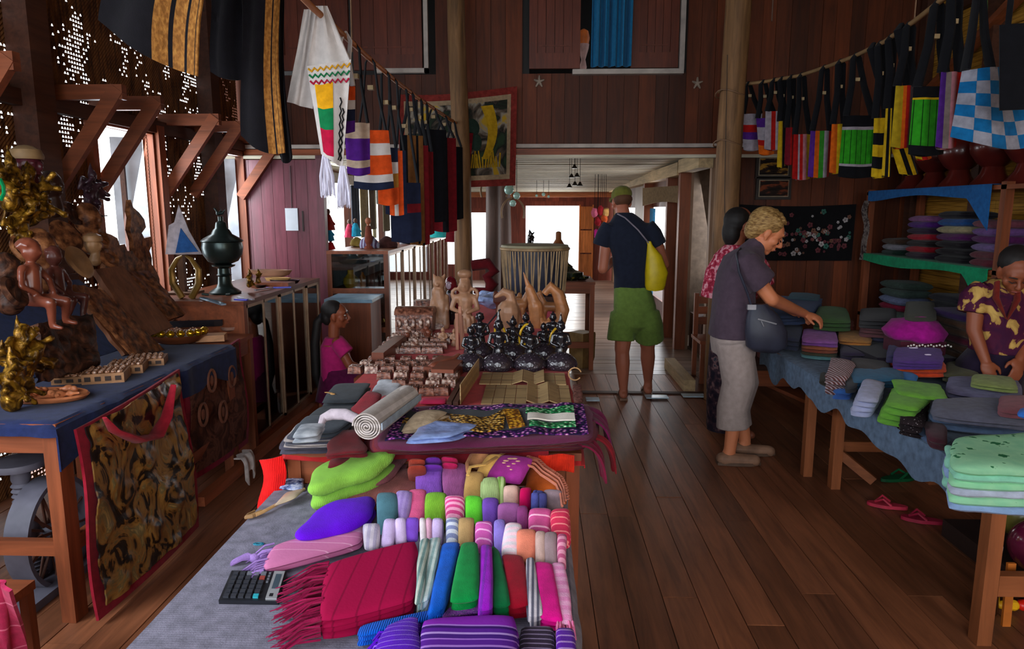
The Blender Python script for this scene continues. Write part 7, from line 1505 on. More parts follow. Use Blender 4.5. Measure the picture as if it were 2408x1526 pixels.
hb('black long bag between two red ones', P_at(1065), .18, .22, .85, BK, BK, rot=.4)
g = thing('woven_bag', 'crimson bag with dark cross bands hanging nearest the centre post', 'bag', P_at(1090)+Vector((0, 0, -1.1)))
T1_ = P_at(1088); tt = 11
for i in range(tt):
 a, b = i/tt, (i+1)/tt; m = cloth('cr_a', '#8c1020') if i % 2 else cloth('cr_b', '#6a0c18')
 G().sheet(lambda u, v, a=a, b=b: T1_+Vector(((u-.5)*.15-.12*(a+(b-a)*v)+.03, -.03*sin(pi*u)-.06, -.06-1.02*(a+(b-a)*v))), 6, 2, .02).obj('panel', m, g, 60)
for s in (-1, 1): G().tube([T1_+Vector((0, 0, .015)), T1_+Vector((s*.04+.02, -.04, -.1))], .012, 6).obj('strap', BK, g)
hb('thin crimson red bag behind the brown ones', P_at(1000), .12, .35, .95, DR, BK, rot=.5)
# dark shawls high at the left
SHB = cloth('shawl_black', '#0d0a0f', var=.3, weave=200); SHG = patchy('shawl_gold', [(.4, '#7a4c1c'), (.55, '#96622a'), (.7, '#a87434')], scale=90, bump=.5, stretch=(1, 1, .6))
def shawl(lab, q, Y, bands, wave=.02):
 """q: top-left, top-right, bottom-right, bottom-left pixels at plane Y"""
 A, B_, C_, D = [ony(a, b, Y) for a, b in q]; t = thing('hanging_shawl', lab, 'shawl', (C_+D)/2); a0 = 0
 for a1, m in bands:
  def fn(u, v, a0=a0, a1=a1):
   s = a0+(a1-a0)*u; P = (A*(1-s)+B_*s)*(1-v)+(D*(1-s)+C_*s)*v; return P+Vector((.012*sin(v*5+s*2), wave*sin(s*9+v)-.5*wave, -.03*sin(pi*s)*v*v))
  G().sheet(fn, 8, 20, .006).obj('panel', m, t, 60); a0 = a1
 return t
shawl('broad black and gold striped shawl hanging at the upper left', [(262, -160), (508, -160), (466, 182), (236, 46)], 2.6, [(.55, SHB), (.68, SHG), (.72, SHB), (.84, SHG), (.87, SHB), (.96, SHG), (.97, SHB), (1, SHG)])
shawl('black shawl hanging second from the left between two gold striped ones', [(486, -120), (600, -120), (592, 176), (500, 168)], 3.0, [(1, SHB)])
shawl('black shawl with one gold striped edge hanging right of the others', [(560, -120), (655, -120), (668, 360), (572, 318)], 2.9, [(.62, SHB), (.78, SHG), (.82, SHB), (.93, SHG), (.94, SHB), (1, SHG)], .012)
shawl('narrow black shawl behind the gold edged one', [(640, -100), (662, -100), (684, 370), (664, 366)], 3.1, [(1, SHB)], .01)
tag(G().tube([ony(-20, -140, 2.75), ony(300, -150, 2.75), ony(700, -165, 2.75)], .018, 8).obj('hanging_pole', WDX), 'dark pole above the picture carrying the black shawls', 'pole')
tag(G().tube([(Vector((-1.7, 2.75, ony(0, -165, 2.75).z+.01))), Vector((-1.7, 2.75, 4.42))], .005, 5).tube([Vector((-.9, 2.75, ony(0, -165, 2.75).z+.03)), Vector((-.9, 2.75, 4.42))], .005, 5).obj('rope', plain('rope', '#7c5b40')), 'ropes from the ceiling to the pole of black shawls', 'rope')
# painted cloth poster under the gallery
pt = thing('painted_banner', 'painted cloth banner with red border behind the centre post', 'banner', ony(1080, 440, 6.85))
A, B_, C_, D = ony(935, 222, 6.85), ony(1216, 202, 6.85), ony(1212, 436, 6.85), ony(940, 446, 6.85)
def pb(u, v, o=0): return (A*(1-u)+B_*u)*(1-v)+(D*(1-u)+C_*u)*v+Vector((0, o+.02*sin(u*7+v*3), -.03*sin(pi*u)*(1-v)))
G().sheet(lambda u, v: pb(u, v), 30, 20, .006).obj('border', cloth('banner_red', '#7c2c26', var=.3), pt)
G().sheet(lambda u, v: pb(.05+.9*u, .07+.86*v, -.008), 30, 20, .004).obj('margin', cloth('banner_cream', '#9c8468'), pt)
G().sheet(lambda u, v: pb(.08+.84*u, .12+.76*v, -.013), 30, 20, .003).obj('painting', patchy('ban_p', [(.36, '#2a3c28'), (.45, '#1c1c18'), (.52, '#5a4c40'), (.58, '#8c8478'), (.66, '#b08c20')], scale=4.5, dist=1.2), pt)
G().sheet(lambda u, v: pb(.70+.06*sin(v*3)+(.10-.04*v)*u, .16+.55*v, -.018), 6, 16, .003).obj('gold_branch', cloth('ban_gold', '#b08a18'), pt)
g = G()
for i in range(14): q = pb(.60+.02*i, .80, -.02); g.tube([q, q+Vector((.02*sin(i), 0, .1+.03*(i % 3)))], .008, 5)
g.obj('gold_grass', cloth('ban_gold', '#b08a18'), pt)
p = pb(.62, .38, -.02); G().ell(p, (.08, .01, .09), None, 12, 8).ell(p+Vector((.05, 0, -.13)), (.05, .01, .08), None, 12, 8).obj('dark_foliage', cloth('ban_dk', '#24352c'), pt)
# heron-grey loops (rattan hoop) near passage posts and hanging lights
for n, (px, py, r, lab) in enumerate(((1142, 448, .20, 'bent rattan hoop hanging on the log post of the passage'), (1186, 500, .17, 'second bent rattan hoop hanging lower on the log post'))):
 c = ony(px+20, py, 8.48); tag(G().tube([c+Vector((r*.8*cos(a), 0, r*sin(a))) for a in [-.4+i*(pi+.8)/16 for i in range(17)]], .012, 6).obj('rattan_hoop', plain('rattan', '#8a6a4c')), lab, 'hoop')
for n, (px, py, r) in enumerate(((1197, 446, .055), (1215, 460, .04), (1206, 478, .038), (1278, 457, .03), (1262, 460, .022), (1290, 462, .022))):
 Y = 8.0 if n < 3 else 11.5; c = ony(px, py, Y); t = thing('paper_lantern', ['largest round glass float by the painted banner', 'middle round glass float by the painted banner', 'lowest round glass float by the painted banner', 'white shell ornament hanging under the passage ceiling, left', 'small white shell ornament under the passage ceiling', 'white shell ornament hanging under the passage ceiling, right'][n], 'ornament', c)
 G().ell(c, (r,)*3, None, 16, 10).obj('ball', plain('glassball', '#b4e0d4', rough=.1, var=.1, spec=.9), t); G().tube([c, Vector((c.x, c.y, zc(Y)))], .003, 4).obj('string', BK, t)
m = thing('bell_mobile', 'mobile of small dark brass bells hanging under the passage ceiling', 'mobile', ony(1350, 430, 7.6));
for (px, py) in ((1351, 392), (1344, 414), (1357, 412), (1352, 432), (1339, 437), (1364, 433)):
 c = ony(px, py, 7.6); G().lathe([(.036, -.018), (.020, .0), (.012, .018), (.003, .026)], c, 10).obj('bell', plain('bell_dark', '#2c2620', rough=.35, metal=.5), m); G().tube([c+Vector((0, 0, .02)), Vector((c.x, c.y, zc(7.6)))], .0022, 4).obj('string', BK, m)
# --- right line of bags
ZQ = 2.6
rp = [(1690, 216), (1735, 200), (1800, 192), (1880, 178), (1950, 155), (2010, 132), (2080, 98), (2150, 50), (2230, -12), (2330, -110), (2440, -230)]
R3 = [onz(a, b, ZQ) for a, b in rp]
tag(G().tube(R3, .014, 8).obj('bamboo_pole', wood('pole2', '#9a7850', axis='Y', dark=.7), None, 60), 'long pale cane carrying the bags from the tall right post', 'pole')
def RP(px):
 for i in range(len(rp)-1):
  if rp[i][0] <= px <= rp[i+1][0]: f = (px-rp[i][0])/(rp[i+1][0]-rp[i][0]); return R3[i].lerp(R3[i+1], f)
 return R3[-1]
def rb(lab, px, x0, x1, ymouth, ybot, bands=None, mat=None, rot=-.35, dY=0, taper=1.0, xo=None):
 T = RP(px)+Vector((0, dY, 0)); Y = T.y; a = ony(x0, ymouth, Y); b = ony(x1, ymouth, Y); c = ony((x0+x1)/2, ybot, Y)
 hb(lab, T, (b.x-a.x), T.z-a.z, T.z-c.z, mat, BK, xoff=(a.x+b.x)/2-T.x, rot=0, bands=bands, sw=.032, depth=.07, taper=taper)
RW = cloth('bag_white', '#9a9098'); RY = cloth('rb_yellow', '#c09a10'); RG = cloth('rb_green', '#2a8a18', col2='#0c3a0a', stripes=28, axis='X', band=.12); RO = cloth('rb_orange', '#c8580e'); RR = cloth('rb_red', '#a01410'); RPU = cloth('rb_purple', '#4c2078'); TBL = cloth('rb_teal', '#0e5f94'); RPK = cloth('rb_pink', '#b07078')
rb('small white and black bag hanging nearest the tall right post', 1740, 1720, 1748, 262, 400, ('h', [(.25, RW), (1, BK)]))
rb('white red and purple patterned bag, second from the post', 1760, 1744, 1792, 268, 352, ('h', [(.3, RW), (.5, RR), (.7, RPU), (1, RW)]), taper=.8)
rb('purple and white sling bag with orange base', 1795, 1778, 1828, 278, 362, ('h', [(.25, RPU), (.6, RW), (.75, RR), (1, RO)]), taper=.7)
rb('white bag with red squares and purple side', 1822, 1800, 1846, 262, 350, ('v', [(.3, RW), (.5, RR), (.7, RW), (1, RPU)]))
rb('yellow and black narrow bag', 1840, 1832, 1848, 285, 392, ('v', [(.5, RY), (1, BK)]))
rb('crimson and black bag beside the yellow narrow one', 1862, 1848, 1872, 300, 385, ('v', [(.4, cloth('rb_wine', '#701020')), (.7, RR), (1, BK)]))
rb('red white and yellow striped bag on a grey strap', 1886, 1866, 1908, 316, 420, ('v', [(.25, RR), (.35, RW), (.5, RR), (.7, RPK), (1, RY)]))
rb('purple orange green and white striped bag', 1940, 1906, 1956, 308, 415, ('v', [(.2, RPU), (.42, RO), (.62, cloth('rb_g2', '#2c7a20')), (.85, RW), (1, RR)]))
rb('yellow and orange striped bag between striped and green bags', 1978, 1956, 1988, 292, 405, ('v', [(.4, RO), (.8, RY), (1, cloth('rb_g2', '#2c7a20'))]))
rb('lime green pleated bag with white bands and black base, left one', 2014, 1984, 2058, 272, 415, ('h', [(.18, BK), (.23, RW), (.78, RG), (.82, RW), (1, BK)]), taper=1.2)
rb('yellow and black checked bag', 2072, 2056, 2086, 278, 415, ('h', [(.25, RY), (.45, BK), (.65, RY), (.85, BK), (1, RY)]))
rb('narrow black bag with yellow edges', 2098, 2084, 2102, 255, 412, ('v', [(.15, RY), (.5, BK), (.65, RY), (1, BK)]))
rb('black and yellow checked bag with slanted base', 2102, 2096, 2140, 345, 408, ('v', [(.3, RY), (.6, BK), (.8, RY), (1, BK)]), dY=.25)
rb('yellow and red striped bag left of the large green one', 2140, 2106, 2150, 202, 345, ('v', [(.4, cloth('rb_y2', '#a88c18')), (.55, RO), (.75, RR), (1, cloth('rb_gr', '#4a4048'))]))
rb('red and orange striped bag end under the large green one', 2165, 2140, 2176, 320, 372, ('v', [(.3, RY), (.6, RR), (1, RO)]), dY=.2)
rb('large lime green pleated bag with black top and base', 2208, 2150, 2232, 204, 362, ('h', [(.16, BK), (.19, RY), (.86, RG), (1, BK)]))
rb('purple grey and red striped bag left of the checked one', 2250, 2212, 2262, 170, 345, ('v', [(.25, RPU), (.45, cloth('rb_gr2', '#7a6a64')), (.7, RPK), (1, RR)]))
T = RP(2296); Y = T.y; cb = thing('checked_bag', 'large blue and white checked bag hanging at the upper right', 'bag', ony(2320, 340, Y))
for i in range(6):
 for j in range(6):
  m = TBL if (i+j) % 2 else cloth('chk_white', '#8c8c98')
  def fn(u, v, i=i, j=j):
   s, w = (i+u)/6, (j+v)/6; x = (2262+150*s)*(1-w)+(2234+250*s)*w; y = (168-16*s)*(1-w)+(322+26*sin(s*pi)+8*s)*w; return ony(x, y, Y)+Vector((0, -.03*sin(pi*s*2)-.02*sin(pi*s), 0))
  G().sheet(fn, 3, 3, .006).obj('square', m, cb, 60)
for s in (2270, 2330): G().tube([RP(2310), ony((s+2300)/2, 80, Y), ony(s, 165, Y)], [.02, .03, .035], 6, flat=.4).obj('strap', BK, cb)
shb = thing('black_bag', 'plain black bag hanging before the checked one at the top right corner', 'bag', ony(2390, 260, RP(2400).y))
Y2 = RP(2400).y+.3; G().sheet(lambda u, v: ony(2350+110*u, 60+200*v, Y2-.1)+Vector((0, -.03*sin(pi*u), 0)), 10, 8, .02).obj('body', BK, shb, 60)
for s in (2370, 2420): G().tube([ony(s, 62, Y2-.1), ony(s+14, -60, Y2-.1), RP(2440)], .012, 6).obj('strap', BK, shb)
tag(G().tube([ony(2318, -40, 3.5), ony(2318, 150, 3.5)], .008, 8).obj('green_cane', plain('green_cane', '#2c5a34', rough=.3)), 'thin green cane hanging among the bags at the top right', 'cane')
tag(G().tube([Vector(R3[7])+Vector((0, 0, .012)), Vector((R3[7].x, R3[7].y, 4.42))], .004, 5).obj('rope', plain('rope', '#7c5b40')), 'rope holding the cane of bags on the right', 'rope')
tag(G().tube([ony(1818, -5, 5.5), ony(1815, 50, 5.5)], .006, 5).tube([ony(1818, -5, 5.5), Vector((ony(1818, -5, 5.5).x, 5.5, 4.42))], .004, 5).obj('cord', plain('rope2', '#5a3c2c')), 'short brown cord dangling from the ceiling right of the tall post', 'cord')
# ================================================================ PASSAGE THINGS
cw = []
for n, (px0, px1, py0, py1, c) in enumerate(((826, 845, 445, 555, '#1f2430'), (846, 866, 432, 560, '#7a6848'), (868, 884, 440, 540, '#4a3a2c'), (885, 899, 440, 480, '#b4b4ac'), (900, 916, 452, 545, '#5a5038'), (918, 932, 455, 540, '#6c5c40'), (934, 943, 462, 540, '#1c1c24'), (944, 956, 465, 535, '#b8b0a8'), (958, 972, 465, 530, '#8c6c4c'), (974, 990, 470, 530, '#6a5c54'), (876, 884, 500, 560, '#c8c098'))):
 Yq = 2.46/((1262-(px0+px1)/2)/1650)
 x0w, x1w = onx(px0, py0, -2.46), onx(px1, py0, -2.46); y0, y1 = x0w.y, x1w.y; zt2 = 1.90; zb2 = onx(px0, py1, -2.46).z
 tag(G().sheet(lambda u, v: (-2.46-.02*sin(u*9), y0+(y1-y0)*u, zt2+(zb2-zt2)*v), 10, 10, .008).obj('hanging_cloth', cloth('pc%d' % n, c), None, 60), ['navy', 'khaki', 'dark brown', 'white', 'olive', 'tan olive', 'black', 'cream white', 'light brown', 'grey brown', 'pale yellow'][n]+' cloth hanging from the beam above the long glass case'+(', shortest' if n == 3 else ''), 'cloth')
tag(G().lathe([(.07, 0), (.06, .3), (.02, .62), (.008, .66)], onz(938, 578, 1.2)+Vector((0, .4, 0)), 14).obj('white_cone', cloth('cone_w', '#c4ccd8')), 'tall white cloth cone standing on the long case', 'cloth')
for n, (px, py, c, lab) in enumerate(((772, 520, '#8a2018', 'dark red puppet coat hanging by the passage post'), (770, 545, '#1c7a9c', 'blue puppet hanging by the passage post'), (778, 585, '#b01418', 'red cloth puppet hanging low by the passage post'), (822, 540, '#d84060', 'pink puppet hanging in the bright passage window'), (836, 538, '#2a9cc0', 'turquoise puppet hanging in the bright passage window'))):
 p = ony(px, py, 7.15 if n < 3 else 8.4); t = thing('hanging_puppet', lab, 'puppet', p); g = G(); g.lathe([(.07, -.09), (.05, 0), (.025, .06), (.01, .07)], p, 10); g.cap(p+Vector((0, 0, .03)), p+Vector((.06, 0, -.03)), .018, .012); g.obj('dress', cloth('pup%d' % n, c), t); G().ell(p+Vector((0, 0, .095)), (.024, .024, .03), None, 10, 6).obj('head', plain('puphead', '#6a4a3c'), t); G().tube([p+Vector((0, 0, .12)), Vector((p.x, p.y, zc(p.y)))], .0025, 4).obj('string', BK, t)
# drum, stand and table behind it
c = ony(1257, 690, 5.5); c.z = .0; R0 = .255
zb = ony(1257, 690, 5.5).z; zt3 = ony(1257, 578, 5.5).z
dm = thing('large_drum', 'large barrel drum laced with pale leather thongs behind the carvings', 'drum', (c.x, 5.5, zb))
G().lathe([(R0*.84, zb), (R0*.92, zb+.03), (R0*.98, zb+.2), (R0, zt3-.04), (R0*.99, zt3)], (c.x, 5.5, 0), 40).obj('shell', plain('drum_navy', '#232636', rough=.5, var=.4, scale=8), dm)
SKN = plain('drum_skin', '#8c8468', rough=.6, var=.2, scale=6); LTH = plain('leather', '#9a7f5c', rough=.7, var=.35, scale=12)
G().lathe([(R0*1.02, zt3-.03), (R0*1.05, zt3-.015), (R0*1.02, zt3+.008), (R0*.9, zt3+.012), (.01, zt3+.010)], (c.x, 5.5, 0), 40).obj('drumhead', SKN, dm)
G().tube([(c.x+R0*1.04*cos(a), 5.5+R0*1.04*sin(a), zt3-.02) for a in [2*pi*i/36 for i in range(36)]], .012, 6, closed=True).obj('rim', LTH, dm)
for i in range(64):
 a = 2*pi*i/64; b = a+.05*(1 if i % 2 else -1)+RND.uniform(-.04, .04)
 G().bar((c.x+R0*1.03*cos(a), 5.5+R0*1.03*sin(a), zt3-.03), (c.x+R0*.93*cos(b), 5.5+R0*.93*sin(b), zb+.02), .010, .004).obj('thong', LTH, dm, smooth=0)
ds = thing('drum_stand', 'dark wooden stand carrying the large drum', 'stand', (c.x, 5.5, 0)); G().bb((c.x-.24, 5.28, zb-.05), (c.x+.24, 5.72, zb)).obj('top', WDX, ds, smooth=0)
for a in (-.22, .18):
 for b in (-.2, .16): G().bb((c.x+a, 5.5+b, B2), (c.x+a+.04, 5.54+b, zb-.05)).obj('leg', WD, ds, smooth=0)
G().tube([(c.x-.2, 5.26, zb-.07), (c.x-.05, 5.22, zb-.09), (c.x+.12, 5.24, zb-.05)], [.02, .035, .015], 8).obj('carving', CW, ds)
a0, a1 = ony(1332, 668, 7.05), ony(1396, 668, 7.05); t3 = table('side_table', 'wooden side table with black lacquerware beyond the drum', -.15, a1.x, 6.85, 7.5, .88, rail=.25)
for n, (x, r, h, lab) in enumerate(((.34, .13, .10, 'large black lacquer bowl on the side table'), (.22, .10, .20, 'tall black lacquer box on the side table'), (.44, .09, .05, 'low black gold dotted dish on the side table'), (.30, .07, .16, 'dark green lacquer jar on the side table'))):
 pot(lab, (x, 7.05+.1*(n % 2), .882), [(r*.6, 0), (r, h*.4), (r, h*.8), (r*.4, h), (r*.1, h*1.3)], patchy('goldlac', [(.35, '#10140e'), (.6, '#2a3424'), (.74, '#c8a840')], scale=24, rough=.12, bump=.1))
pot('orange brown turned wooden finial cup beyond the drum', (ony(1313, 590, 7.2).x, 7.2, .882), [(.06, 0), (.03, .08), (.03, .2), (.02, .3), (.085, .32), (.06, .35), (.03, .40), (.028, .47), (.01, .48)], wood('finial', '#a8602c', axis='Z'), 'finial_cup', 'cup')
burst('black lacquer dragon figure beyond the drum rim', 1245, 562, ony(1245, 562, 7.0).x, .1, LAC, 9, 41, 'lacquer_dragon')
tag(G().lathe([(.10, 0), (.13, .1), (.135, .34), (.13, .36)], onz(1368, 862, 0), 4).obj('cardboard_box', plain('cardboard', '#8a6c40')), 'mustard cardboard box on the floor under the side table', 'box')
p = ony(1140, 650, 6.5); tag(G().tube([p+Vector((-.12, 0, .1)), p+Vector((.03, 0, .12)), p+Vector((.09, 0, .05)), p+Vector((.02, 0, -.0)), p+Vector((.07, 0, -.07)), p+Vector((.02, 0, -.15)), p+Vector((-.1, 0, -.13))], [.05, .055, .05, .05, .06, .05, .03], 12).obj('red_cloth_toy', cloth('darkred_toy', '#5c0f16'), None, 60), 'dark red cloth shape hanging on the centre post', 'cloth')
for n, (px, py, c_) in enumerate(((1412, 495, '#9c1c28'), (1420, 515, '#b04a20'), (1406, 520, '#8a1420'), (1415, 540, '#a02030'), (1404, 550, '#c8208c'), (1424, 500, '#c89858'), (1398, 500, '#c8607c'))):
 p = ony(px, py, 10.2); t = thing('hanging_charm', ['crimson tassel charm at the top of the cluster behind the man', 'orange charm in the hanging cluster behind the man', 'dark red charm in the hanging cluster behind the man', 'lower crimson charm in the hanging cluster behind the man', 'magenta charm at the bottom of the hanging cluster behind the man', 'tan straw charm at the top of the cluster behind the man', 'pink flower charm at the left of the cluster behind the man'][n], 'charm', p)
 G().ell(p, (.05, .05, .07), None, 10, 7).jit(.02, 20, n).obj('puff', cloth('charm%d' % n, c_), t); G().tube([p, Vector((p.x, p.y, zc(10.2)))], .003, 4).obj('string', BK, t)
tag(G().sheet(lambda u, v: ony(1512+88*u, 436+6*(1-u)+(42-6*sin(pi*u))*v, 9.2-1.0*u), 16, 8, .01).obj('canvas_sheet', cloth('canvas', '#7c6448'), None, 60), 'brown canvas sheet tied along the right cornice of the passage', 'cloth')
tag(G().bb((1.9, 7.9, 0), (2.25, 7.94, 1.9)).obj('green_board', plain('pale_green_panel', '#6c8478', var=.15), smooth=0), 'pale green upright panel inside the right doorway', 'panel')
tag(G().bb((1.9, 7.84, 1.66), (2.2, 7.90, 1.86)).obj('red_sign', plain('red_cardsign', '#b8182c', var=.1), smooth=0), 'plain red card at the top of the green panel in the doorway', 'card')
tag(G().ell((2.15, 7.75, .62), (.16, .12, .22), None, 14, 10).obj('dark_cushion', plain('dkteal', '#1a3a44')), 'dark teal round cushion inside the right doorway', 'cushion')
tag(G().bb((1.8, 7.6, .0), (2.6, 8.2, .40)).obj('side_bench', WDX, smooth=0), 'dark bench inside the right doorway', 'bench')
tag(G().bb((1.66, 10.2, .0), (1.69, 10.5, 1.6)).obj('blue_cloth_strip', cloth('sky_strip', '#3a8cc0')), 'light blue cloth strip hanging in the right passage window', 'cloth')
# ================================================================ PEOPLE
def basis(f, u=(0, 0, 1)):
 f = Vector(f).normalized(); r = f.cross(Vector(u)).normalized(); u2 = r.cross(f); return Matrix((r, f, u2)).transposed()
def hand(g, w, d, n, s=1.0, curl=.5, side=1):
 d = Vector(d).normalized(); b = Vector(n).cross(d).normalized()*side; n = d.cross(b).normalized()*(1 if side > 0 else -1); w = Vector(w)
 R = Matrix((d, b, n)).transposed(); g.ell(w+d*.042*s, (.052*s, .041*s, .019*s), R)
 for i, l in enumerate((.070, .078, .072, .058)):
  p = w+d*.078*s+b*(.029-.0195*i)*s; a = curl
  for k, m in enumerate((.5, .3, .22)):
   e = p+(d*cos(a)-n*sin(a))*l*m*s; g.cap(p, e, (.0098-.0008*k)*s, (.0092-.0008*k)*s, 8); p = e; a += curl*.9
 p = w+d*.022*s+b*.032*s; e = p+(b*.62+d*.72-n*.2)*.042*s; g.cap(p, e, .0125*s, .0105*s, 8); g.cap(e, e+(d*.85-n*.4+b*.1)*.032*s, .0105*s, .009*s, 8)
def headg(g, c, R, s=1.0):
 q = lambda x, y, z: Vector(c)+(R @ Vector((x, y, z)))*s
 def E(p, r): g.ell(q(*p), tuple(v*s for v in r), R)
 E((0, -.012, .03), (.074, .094, .085)); E((0, .022, -.042), (.056, .066, .060)); E((0, .066, -.084), (.022, .018, .018)); E((0, .045, .03), (.062, .045, .055))
 g.cap(q(0, .090, .018), q(0, .112, -.020), .009*s, .0135*s, 8); E((0, .103, -.026), (.018, .012, .009)); g.cap(q(-.034, .080, .036), q(.034, .080, .036), .012*s, .012*s, 8)
 E((0, .089, -.050), (.023, .011, .007)); E((0, .086, -.060), (.019, .011, .007))
 for k in (-1, 1): E((.044*k, .055, -.018), (.024, .026, .026)); E((.076*k, -.004, -.002), (.010, .019, .031)); E((.070*k, .004, -.03), (.008, .012, .014))
 return q
def face(par, c, R, s, haircol, iris='#2a1a12', down=0):
 q = lambda x, y, z: Vector(c)+(R @ Vector((x, y, z)))*s
 for k in (-1, 1):
  if down: G().tube([q(.016*k, .0895, .004), q(.031*k, .0935, .0), q(.046*k, .082, .005)], [.002*s, .0035*s, .002*s], 6).obj('eyelid', plain('lash', '#2a1814'), par)
  else: e = G().ell(q(.031*k, .0805, .010), (.0135*s, .0105*s, .0075*s), R, 10, 7).obj('eye', plain('eye_white', '#b8aca4', rough=.2, var=.05), par)
  if not down: G().ell(q(.031*k, .0895, .008), (.0055*s, .003*s, .0055*s), R, 8, 6).obj('iris', plain('iris', iris, rough=.15), e)
  G().tube([q(.014*k, .0945, .030), q(.032*k, .0935, .036), (q(.050*k, .083, .031))], [.003*s, .0035*s, .002*s], 6).obj('eyebrow', plain('brow_'+haircol, haircol), par)
 G().tube([q(-.021, .093, -.055), q(0, .1005, -.053), q(.021, .093, -.055)], [.003*s, .0065*s, .003*s], 6, flat=.8).obj('lips', plain('lips', '#8c4038', rough=.4, var=.1), par)
def skin(n, c): return plain('skin_'+n, c, rough=.48, var=.10, scale=6, spec=.35)
def rings(spec, n=20, p=2.3):
 out = []
 for (c, rx, ry) in spec:
  c = Vector(c); R = []
  for j in range(n):
   a = 2*pi*j/n; x = abs(cos(a))**(2/p)*(1 if cos(a) > 0 else -1); y = abs(sin(a))**(2/p)*(1 if sin(a) > 0 else -1); R.append(c+Vector((x*rx, y*ry, 0)))
  out.append(R)
 return out
def folds(g, amp=.006, sc=7, seed=0): return g.jit(amp, sc, seed)
# --- man in navy shirt, seen from behind
Y = 5.78; Q = lambda px, py, dy=0: ony(px, py, Y+dy); f0 = onz(1470, 936, 0)
man = thing('person', 'person in navy T-shirt, green shorts and olive cap standing with back turned in the passage', 'person', (Q(1495, 930).x, Y, 0))
g = G(); hc = Q(1462, 476, .06); R = basis((-.25, 1, -.32)); headg(g, hc, R, .98)
g.cap(Q(1468, 520, .02), Q(1463, 492, .04), .060, .056); g.cap(Q(1425, 545), Q(1528, 545), .05, .05); g.loft(rings([(Q(1490, 700), .10, .06), (Q(1488, 640), .10, .06), (Q(1480, 560), .13, .065), (Q(1476, 535), .10, .06)]))
for (a, b, c, d) in (((1428, 545), (1418, 632, .0), (1450, 606, .24), 1), ((1538, 548), (1562, 622, .04), (1536, 600, .28), -1)):
 g.cap(Q(*a), Q(*b), .050, .044); g.cap(Q(*b), Q(*c), .043, .028); hand(g, Q(*c), (.35*d, 1, .25), (0, 0, 1), 1, .5, d)
for hip, kn, an, toe in (((1472, 700), (1463, 822), Q(1466, 915), 1460), ((1520, 700), (1523, 812, .06), Q(1524, 897, .16), 1526)):
 g.cap(Q(hip[0], 740), Q(*kn), .085, .064); K = Q(*kn); g.cap(K, K.lerp(an, .35), .058, .062); g.cap(K.lerp(an, .35), an, .062, .036)
 a2 = Vector((an.x, an.y, .05)); g.cap(an, a2, .036, .04); g.cap(a2+Vector((0, -.03, -.01)), a2+Vector((0, .14, -.022)), .034, .026); g.cap(a2+Vector((.02, .12, -.025)), a2+Vector((.022, .185, -.03)), .017, .014)
blob(g, .007, 3).obj('body', skin('man', '#a8644c'), man, 60)
g = G(); g.loft(rings([(Q(1486, 680), .148, .098), (Q(1486, 650), .146, .10), (Q(1484, 600), .158, .105), (Q(1480, 560), .185, .108), (Q(1477, 535), .178, .095), (Q(1473, 514, .015), .115, .075), (Q(1468, 500, .03), .066, .064)]))
g.cap(Q(1430, 542), Q(1525, 542), .062, .062); g.tube([Q(1436, 530), Q(1424, 550), Q(1414, 578, -.0)], [.07, .072, .074], 14); g.tube([Q(1520, 532), Q(1536, 550), Q(1548, 576, .01)], [.07, .072, .074], 14)
folds(g, .006, 9, 1); blob(g, .009, 3).obj('t_shirt', cloth('navy_tee', '#1c2130', var=.15), man, 60)
g = G(); g.loft(rings([(Q(1494, 790, .0), .02, .02), (Q(1494, 765), .165, .115), (Q(1492, 720), .176, .125), (Q(1489, 690), .160, .112), (Q(1487, 674), .150, .104)]))
g.tube([Q(1466, 735), Q(1463, 765), Q(1460, 800, -.01)], [.105, .112, .118], 16); g.tube([Q(1520, 735), Q(1526, 765), Q(1528, 798, .04)], [.105, .112, .118], 16)
folds(g, .010, 11, 5); blob(g, .009, 2).obj('shorts', cloth('lime_shorts', '#667f3a', var=.15), man, 60)
g = G(); q = lambda x, y, z: hc+(R @ Vector((x, y, z))); g.ell(q(0, -.012, .062), (.084, .103, .070), R); g.tube([q(-.06, .10, .062), q(0, .16, .05), q(.06, .10, .062)], .012, 8)
g.prism([q(-.075, .03, .048), q(.075, .03, .048), q(.065, .12, .045), (q(0, .155, .035)), q(-.065, .12, .045)], (0, 0, -.004), (0, 0, .004))
blob(g, .006, 2).obj('cap', cloth('olive_cap', '#6a6a2c', var=.15), man, 60); g = G(); g.ell(q(0, -.030, .012), (.078, .080, .055), R); g.obj('hair', plain('brown_short', '#5a3824', rough=.8), man)
face(man, hc, R, .98, '#5a3824')
for an, dx in ((Q(1466, 915), 0), (Q(1524, 897, .16), 0)):
 G().prism([(an.x+x, an.y+y, 0) for x, y in ((-.035, -.07), (.03, -.07), (.045, .06), (.05, .17), (.015, .22), (-.035, .17), (-.04, .05))], (0, 0, .003), (0, 0, .02)).obj('sandal', plain('sandal_tan', '#7c5c48', rough=.6), man)
 G().tube([(an.x-.04, an.y+.05, .02), (an.x-.01, an.y+.12, .065), (an.x+.045, an.y+.05, .02)], .008, 6).obj('sandal_strap', plain('sandal_strap', '#4a3428'), man)
yb = thing('drawstring_bag', 'bright yellow drawstring bag hanging at the right hip of the man', 'bag', Q(1542, 684, -.12))
g = G(); g.loft(rings([(Q(1540, 682, -.09), .07, .045), (Q(1541, 672, -.09), .085, .055), (Q(1544, 640, -.09), .09, .062), (Q(1538, 600, -.09), .062, .05), (Q(1528, 575, -.09), .022, .022), (Q(1526, 566, -.09), .018, .018)])); g.jit(.009, 12, 2)
g.obj('pouch', plain('bag_yellow_v', '#c9b010', rough=.45, var=.12, scale=20), yb, 60)
